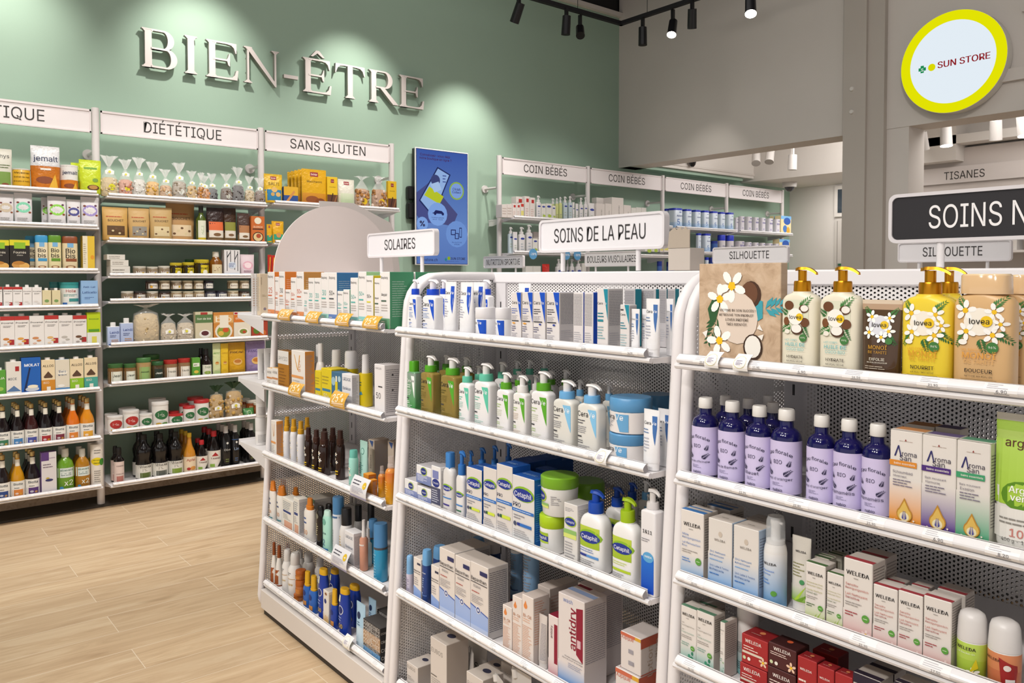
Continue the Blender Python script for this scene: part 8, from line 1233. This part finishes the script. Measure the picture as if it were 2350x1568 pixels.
# ------------------------------------------------------------------ black track and spotlights
TY, TX, TZ = 4.9, 5.223, 3.60
b = MB(); b.box(-2.5, TX+.02, TY-.018, TY+.018, TZ-.016, TZ+.016, '#17161a', 'paint'); b.box(TX-.018, TX+.018, -1.5, TY+.018, TZ-.016, TZ+.016, '#17161a', 'paint'); b.box(TX-.03, TX+.03, 3.33, 3.72, TZ-.06, TZ-.016, '#151417', 'paint', .004)
for p in ((4.7, TY), (TX, 4.6), (2.2, TY), (TX, 2.5)): b.cyl((p[0], p[1], TZ+.016), (p[0], p[1], 4.6), .0025, .0025, '#222', 'paint', 6)
tag(b.build('light_track'), 'black L-shaped light track hung under the dark ceiling', 'light track')
def head(mouth, tgt, W=0, size=60, blend=.5, say='', zt=TZ, L_=.15, r=.037, c='#1b1a1d', lit=None, grp='black spotlights on the ceiling track'):
    M = Vector(mouth); d = (Vector(tgt)-M).normalized(); t = tag(empty('spotlight', mouth), say, 'spotlight', grp); t.location = (0, 0, 0)
    mb = MB(); mb.cyl(M-d*L_, M, r*.93, r, c, 'plastic', 22, ('#0c0c0d' if c[1] == '1' else '#a9a49e') if lit is None else '#fff6e8', 'paint' if not lit else 'lamp'); mb.build('lamp_head', t)
    mb = MB(); q = M-d*L_*.72; mb.box(q.x-.012, q.x+.012, q.y-.012, q.y+.012, q.z+.0, zt-.0168, c, 'plastic'); mb.build('adapter', t)
    if W: spot(M+d*.012, M+d, W, size, blend, .03)
    return t
for x, W in ((-1.7, 0), (-.55, 60), (.6, 60), (1.75, 62)): head((x, 4.87, 3.47), (x+.03, 5.40, 2.85), W*.75, 78, 1.0, 'black wall-wash spotlight over the green wall, out toward the entrance')
def at(px, py, plane, v): return hit(px, py, plane, v)
p = at(1180, 52, 1, 4.86); head((p.x, p.y, p.z), (p.x-.02, 5.31, 2.55), 66, 72, .95, 'first black spotlight of the row, tilted away toward the green wall')
head((2.92, 4.87, 3.47), (2.93, 5.36, 2.78), 46, 76, 1.0, 'black wall-wash spotlight above the last raised letters')
p = at(1298, 80, 1, 4.88); head((p.x, p.y, p.z), (p.x+.02, 5.02, 2.0), 0, say='black spotlight pointing straight down beside a tilted one')
p = at(1332, 82, 1, 4.885); head((p.x, p.y, p.z), (p.x-.5, 4.3, p.z-.9), 0, say='tilted black spotlight touching its upright neighbour', L_=.12)
p = at(1475, 104, 0, 5.22); head((p.x, p.y, p.z), (p.x+.03, p.y, 0), 0, say='black spotlight hanging straight down past the track corner')
p = at(1541, 80, 0, 5.20); head((p.x, p.y, p.z), (3.9, 3.6, .8), 0, say='lit black spotlight beyond the track corner', lit=1)
p = at(1588, 66, 0, 5.22); head((p.x, p.y, p.z), (5.52, p.y+.25, 2.4), 18, 60, .8, 'black spotlight tilted toward the white wall')
p = at(1723, 32, 0, 4.6); head((p.x, p.y, p.z), (3.6, 2.4, .9), 0, say='lone lit black spotlight nearest the grey column', lit=1, zt=p.z+.5)
# white lamps, dome cameras in the lower ceilings
def white_head(px, py, X, tgt, lit, say, zt=2.98, L_=.15, r=.045): p = hit(px, py, 0, X); return head((p.x, p.y, p.z), tgt, 0, say=say, zt=zt, c='#d8d3ce', lit=lit, L_=L_, r=r, grp='white ceiling spotlights')
white_head(1735, 375, 7.2, (6.5, 4.4, 1.5), None, 'white spotlight tilted away, leftmost under the low ceiling'); white_head(1765, 372, 7.25, (6.7, 4.5, 1.5), None, 'white spotlight beside the tilted one under the low ceiling'); white_head(1818, 390, 7.3, (7.32, 4.6, 0), None, 'white spotlight hanging straight down beside the dome camera')
white_head(2172, 335, 6.75, (6.5, 2.6, 0), 1, 'lit white spotlight under the round sign'); white_head(2120, 345, 6.9, (7.3, 3.0, 1.0), None, 'unlit white spotlight beside the column'); white_head(2285, 322, 6.9, (7.2, 2.6, 1.0), None, 'unlit white spotlight behind the opening edge'); white_head(2352, 312, 6.5, (6.2, 1.8, 0), 1, 'lit white spotlight cut by the photo edge')
p = hit(1812, 420, 0, 8.3); t = tag(empty('dome_camera', (p.x, p.y, 2.47)), 'white dome security camera on the low ceiling', 'camera')
b = MB(); b.loft([(-.055, .075, .075, 2), (-.01, .082, .082, 2), (0, .08, .08, 2)], '#d9d5d0', 'plastic'); b.build('housing', t); b = MB(); b.loft([(-.105, .015, .015, 2), (-.095, .035, .035, 2), (-.075, .05, .05, 2), (-.055, .055, .055, 2)], '#3a3a3e', 'gloss'); b.build('dome', t)
p = hit(1583, 373, 1, 5.345); b = MB(); b.loft([(-.05, .012, .012, 2), (-.03, .03, .03, 2), (.0, .038, .038, 2), (.04, .038, .038, 2)], '#18181a', 'gloss'); o = b.build('dome_camera'); o.location = (p.x, 5.31, p.z); tag(o, 'small black dome on the white bulkhead', 'camera')
# tisane corner through the opening
t = empty('wall_shelving'); tag(t, 'white shelving wall with TISANES sign seen through the opening', 'shelving')
X_ = 8.06; a, c_ = hit(2091, 393, 0, X_), hit(2091, 429, 0, X_); e = empty('tmp', (X_, 0, 0), -math.pi/2)
b = MB(); b.box(X_-.012, X_, .6, a.y, c_.z, a.z, '#d9d0cb', 'plastic'); q0, q1 = hit(2168, 404, 0, X_), hit(2261, 400, 0, X_)
put_text(b, 'TISANES', lambda x, z, e_=.0006: (X_-.013-e_, -x, z), -(q0.y+q1.y)/2, (a.z+c_.z)/2-.005, q0.y-q1.y, '#3a3634', 'paper', .072, bold=-.006, res=3, eps=.001); b.build('header_sign', t); bpy.data.objects.remove(e)
b = MB(); b.box(X_+.02, X_+.06, .6, a.y+.12, 0, 2.6, '#d3c9c2', 'paint'); b.build('back_panel', t)
for z in (1.95, 1.60, 1.25, .9): b = MB(); b.box(X_-.30, X_+.02, .6, a.y+.05, z, z+.02, '#e0dad6', 'enamel'); b.build('shelf', t)
for i in range(9):
    b = MB(); y = a.y-.12-i*.27; b.box(X_-.26, X_-.12, y-.1, y+.08, 1.621, 1.621+.13+.02*(i % 3), {'all': ['#d9d2cc', '#c6cfd6', '#cbbfd2'][i % 3], 'left': ['#dcd6d0', '#cfd8df', '#c9b9d4'][i % 3]}, 'paper', .001); tag(b.build('tea_carton'), ['pale', 'bluish', 'lilac'][i % 3]+f' tea carton on the far tisane shelf, {ORD[i]} from the column', 'box', 'tea cartons on the tisane shelf')
# ------------------------------------------------------------------ wood-grain notice, tags, loose carton
L0, R0 = hit(1601, 606, 0, 1.31), hit(1797, 606, 0, 1.31); zb = GZ[2][0]+.0132; bw, bh = L0.y-R0.y-.008, L0.z-zb
t = tag(empty('notice_board', (1.31, (L0.y+R0.y)/2, zb), -math.pi/2), 'wood-grain notice with cream oval, standing on the top natural-care shelf', 'notice')
b = MB(); b.box(-bw/2, bw/2, 0, .022, 0, bh, '#c9ae92', 'oak_board', .001); b.build('board', t)
b = MB(); art(b, [('V', -.24, .50, .34, 4.3, '#2f5a34'), ('P', [(-.38, .55), (-.30, .68), (-.22, .6), (-.28, .42), (-.34, .40)], '#2f5a34'), ('V', .28, .56, .34, .2, '#3f9fae'), ('P', [(.18, .42), (.30, .48), (.30, .64), (.20, .66)], '#3f9fae'), ('E', .16, .70, .12, .14, '#4a2f20'), ('E', .14, .71, .10, .12, '#6b4630'), ('E', .0, .47, .245, .27, '#e0cfc0'), ('F', -.22, .65, .16, .3), ('F', -.07, .78, .17, .9), ('F', -.22, .24, .16, .6), ('E', .19, .20, .115, .135, '#3f2a1e'), ('E', .19, .205, .095, .115, '#f0ece4'), ('P', [(-.44, .31), (-.37, .34), (-.39, .26)], '#f0ece6'), ('P', [(.24, .38), (.31, .36), (.27, .42)], '#f0ece6'), ('P', [(.25, .31), (.32, .33), (.30, .27)], '#efe9e0'),
    ('T', 'VICTIME DE SON SUCCÈS !', 0, .545, .44, '#3a2c22', {'b': .012}), ('T', 'RETROUVE TON PRODUIT', -.01, .50, .42, '#3a2c22', {'b': .012}), ('T', 'LOVEA PRÉFÉRÉ', 0, .455, .28, '#3a2c22', {'b': .012}), ('T', 'TRÈS BIENTÔT.', 0, .41, .26, '#3a2c22', {'b': .012})], bw, bh, lambda x, z, e_: (x, -.0004-e_, z)); b.build('printed_motif', t)
def clip(zf, x0, x1, y0, y1, z, place, say, col, txt=None, tc='#f6ead0', ring=False, name='price_tag', i_=[0]):
    p, q = zf(x0, y1), zf(x1, y1); A_, B_ = hit(*p, 0, 1.262), hit(*q, 0, 1.262); w_ = max(.03, (A_.y-B_.y)*.82); s = (A_.y+B_.y)/2; hgt = max(.03, (hit(*zf((x0+x1)/2, y0), 0, 1.262).z-A_.z)*1.0); hgt = min(hgt, .066)
    mb = MB(); K = 6; fn = lambda x, zz, e_=0.: (x, -.004*math.sin(math.pi*min(1, max(0, zz/hgt)))+.018*(max(0, zz/hgt))**2-e_, zz)
    for i in range(K):
        u, v = hgt*i/K, hgt*(i+1)/K; c = mixc(col, '#e0983a', i/K*.0)
        mb.poly([fn(-w_/2, u), fn(w_/2, u), fn(w_/2, v), fn(-w_/2, v)], c, 'gloss', True); mb.poly([fn(-w_/2, v, -.0008), fn(w_/2, v, -.0008), fn(w_/2, u, -.0008), fn(-w_/2, u, -.0008)], '#d6d3da', 'gloss', True)
    if txt: art(mb, [('T', txt, -.02, .62, .74, tc, {'rot': .12, 'b': .02}), ('P', [(-.42, .16), (-.30, .30), (.40, .36), (.40, .26)], mixc(col, '#fff', .35)), ('P', [(-.3, .08), (-.2, .16), (.42, .20), (.42, .12)], mixc(col, '#fff', .25))], w_, hgt, fn, False)
    elif ring: art(mb, [('E', -.05, .5, .42, .34, '#cfc24a'), ('E', -.05, .5, .38, .30, '#efedec'), ('L', -.3, .22, .36, .66, 4, '#8d83a4')], w_, hgt, fn, False)
    else: art(mb, [('R', -.5, .5, 0, .10, '#9a96b0'), ('L', -.4, .2, .6, .88, 2, '#4a4652'), ('L', -.4, .4, .2, .55, 5, '#a29eac'), ('E', .3, .68, .1, .1, '#d9b52c')], w_, hgt, fn, False)
    o = mb.build(name); o.location = (1.2625, s, z+.012); o.rotation_euler = (0, 0, -math.pi/2); THINGS.append((o, say, place, -s, 0, 'camera end', 'tag'))
for x0, x1, y0, y1 in ((290, 425, 610, 700), (540, 680, 635, 730), (805, 955, 655, 760), (1050, 1220, 675, 780)): clip(Z4, x0, x1, y0, y1, GZ[0][0], 'top sunscreen shelf edge', 'yellow 25% discount tag', '#dca53a', '25%')
for x0, x1, y0, y1 in ((385, 520, 1245, 1340), (760, 920, 1340, 1455)): clip(Z4, x0, x1, y0, y1, GZ[0][1], 'second sunscreen shelf edge', 'yellow 25% discount tag', '#dca53a', '25%')
clip(Z5, 940, 1115, 840, 985, GZ[0][2], 'third sunscreen shelf edge', 'white curved promotion tag', '#dfdde2'); clip(Z6, 835, 1020, 290, 460, GZ[0][3], 'fourth sunscreen shelf edge', 'white curved promotion tag', '#dfdde2')
for x0, x1, y0, y1 in ((212, 325, 745, 810), (400, 520, 765, 835)): clip(Z15, x0, x1, y0, y1, GZ[2][0], 'top natural-care shelf edge', 'small white tag with yellow ring', '#efedec', ring=True)
clip(Z10, 845, 1015, 1025, 1125, GZ[1][1], 'second skin-care shelf edge', 'small white tag with yellow ring', '#efedec', ring=True); clip(Z6, 955, 1040, 1130, 1210, GZ[0][4], 'lowest sunscreen shelf edge', 'small white tag with yellow ring', '#efedec', ring=True)
for x0, x1, y in ((665, 768, 1260), (1065, 1115, 1280), (1165, 1262, 1290)):
    p, q = hit(*Z20(x0, y), 1, 5.14), hit(*Z20(x1, y), 1, 5.14); r = .045; b = MB(); fn = lambda x, z, e_: (x, -e_, z)
    b.cyl((0, 0, 0), (0, .002, 0), r, r, '#5f9fd0', 'paper', 24); art(b, [('T', '-20%', 0, 0, .8, '#eef4fa', {'b': .03})], 2*r, 2*r, fn, True); o = b.build('price_tag'); o.location = ((p.x+q.x)/2, 5.155, 1.58); THINGS.append((o, 'round sky-blue -20% tag', 'second baby-corner shelf edge', p.x, 0, 'room corner', 'tag'))
P, Q = hit(1550, 600, 0, GX), hit(1600, 600, 0, GX); b = MB(); y0, y1 = Q.y, P.y; zt = hit(1575, 522, 0, GX).z; zm = hit(1575, 570, 0, GX).z
b.box(GX-.03, GX+.03, y0, y1, GT-.001, zm, '#cabfb5', 'paper', .001)
w5 = [(y1+.001, zm), (y1-.004, zt-.012)]+[(y1-.004-(y1-y0)*(i+1)/12, zt-.004+.004*((i*7) % 3-1)) for i in range(10)]+[(y0+.0, zt-.008), (y0, zm)]
b.poly([(GX-.031, y, z) for y, z in w5], '#b5a797', 'paper'); b.poly([(GX-.029, y, z) for y, z in reversed(w5)], '#b5a797', 'paper')
tag(b.build('display_carton'), 'small torn-edged beige carton standing on the gondola top', 'box')
label_all()
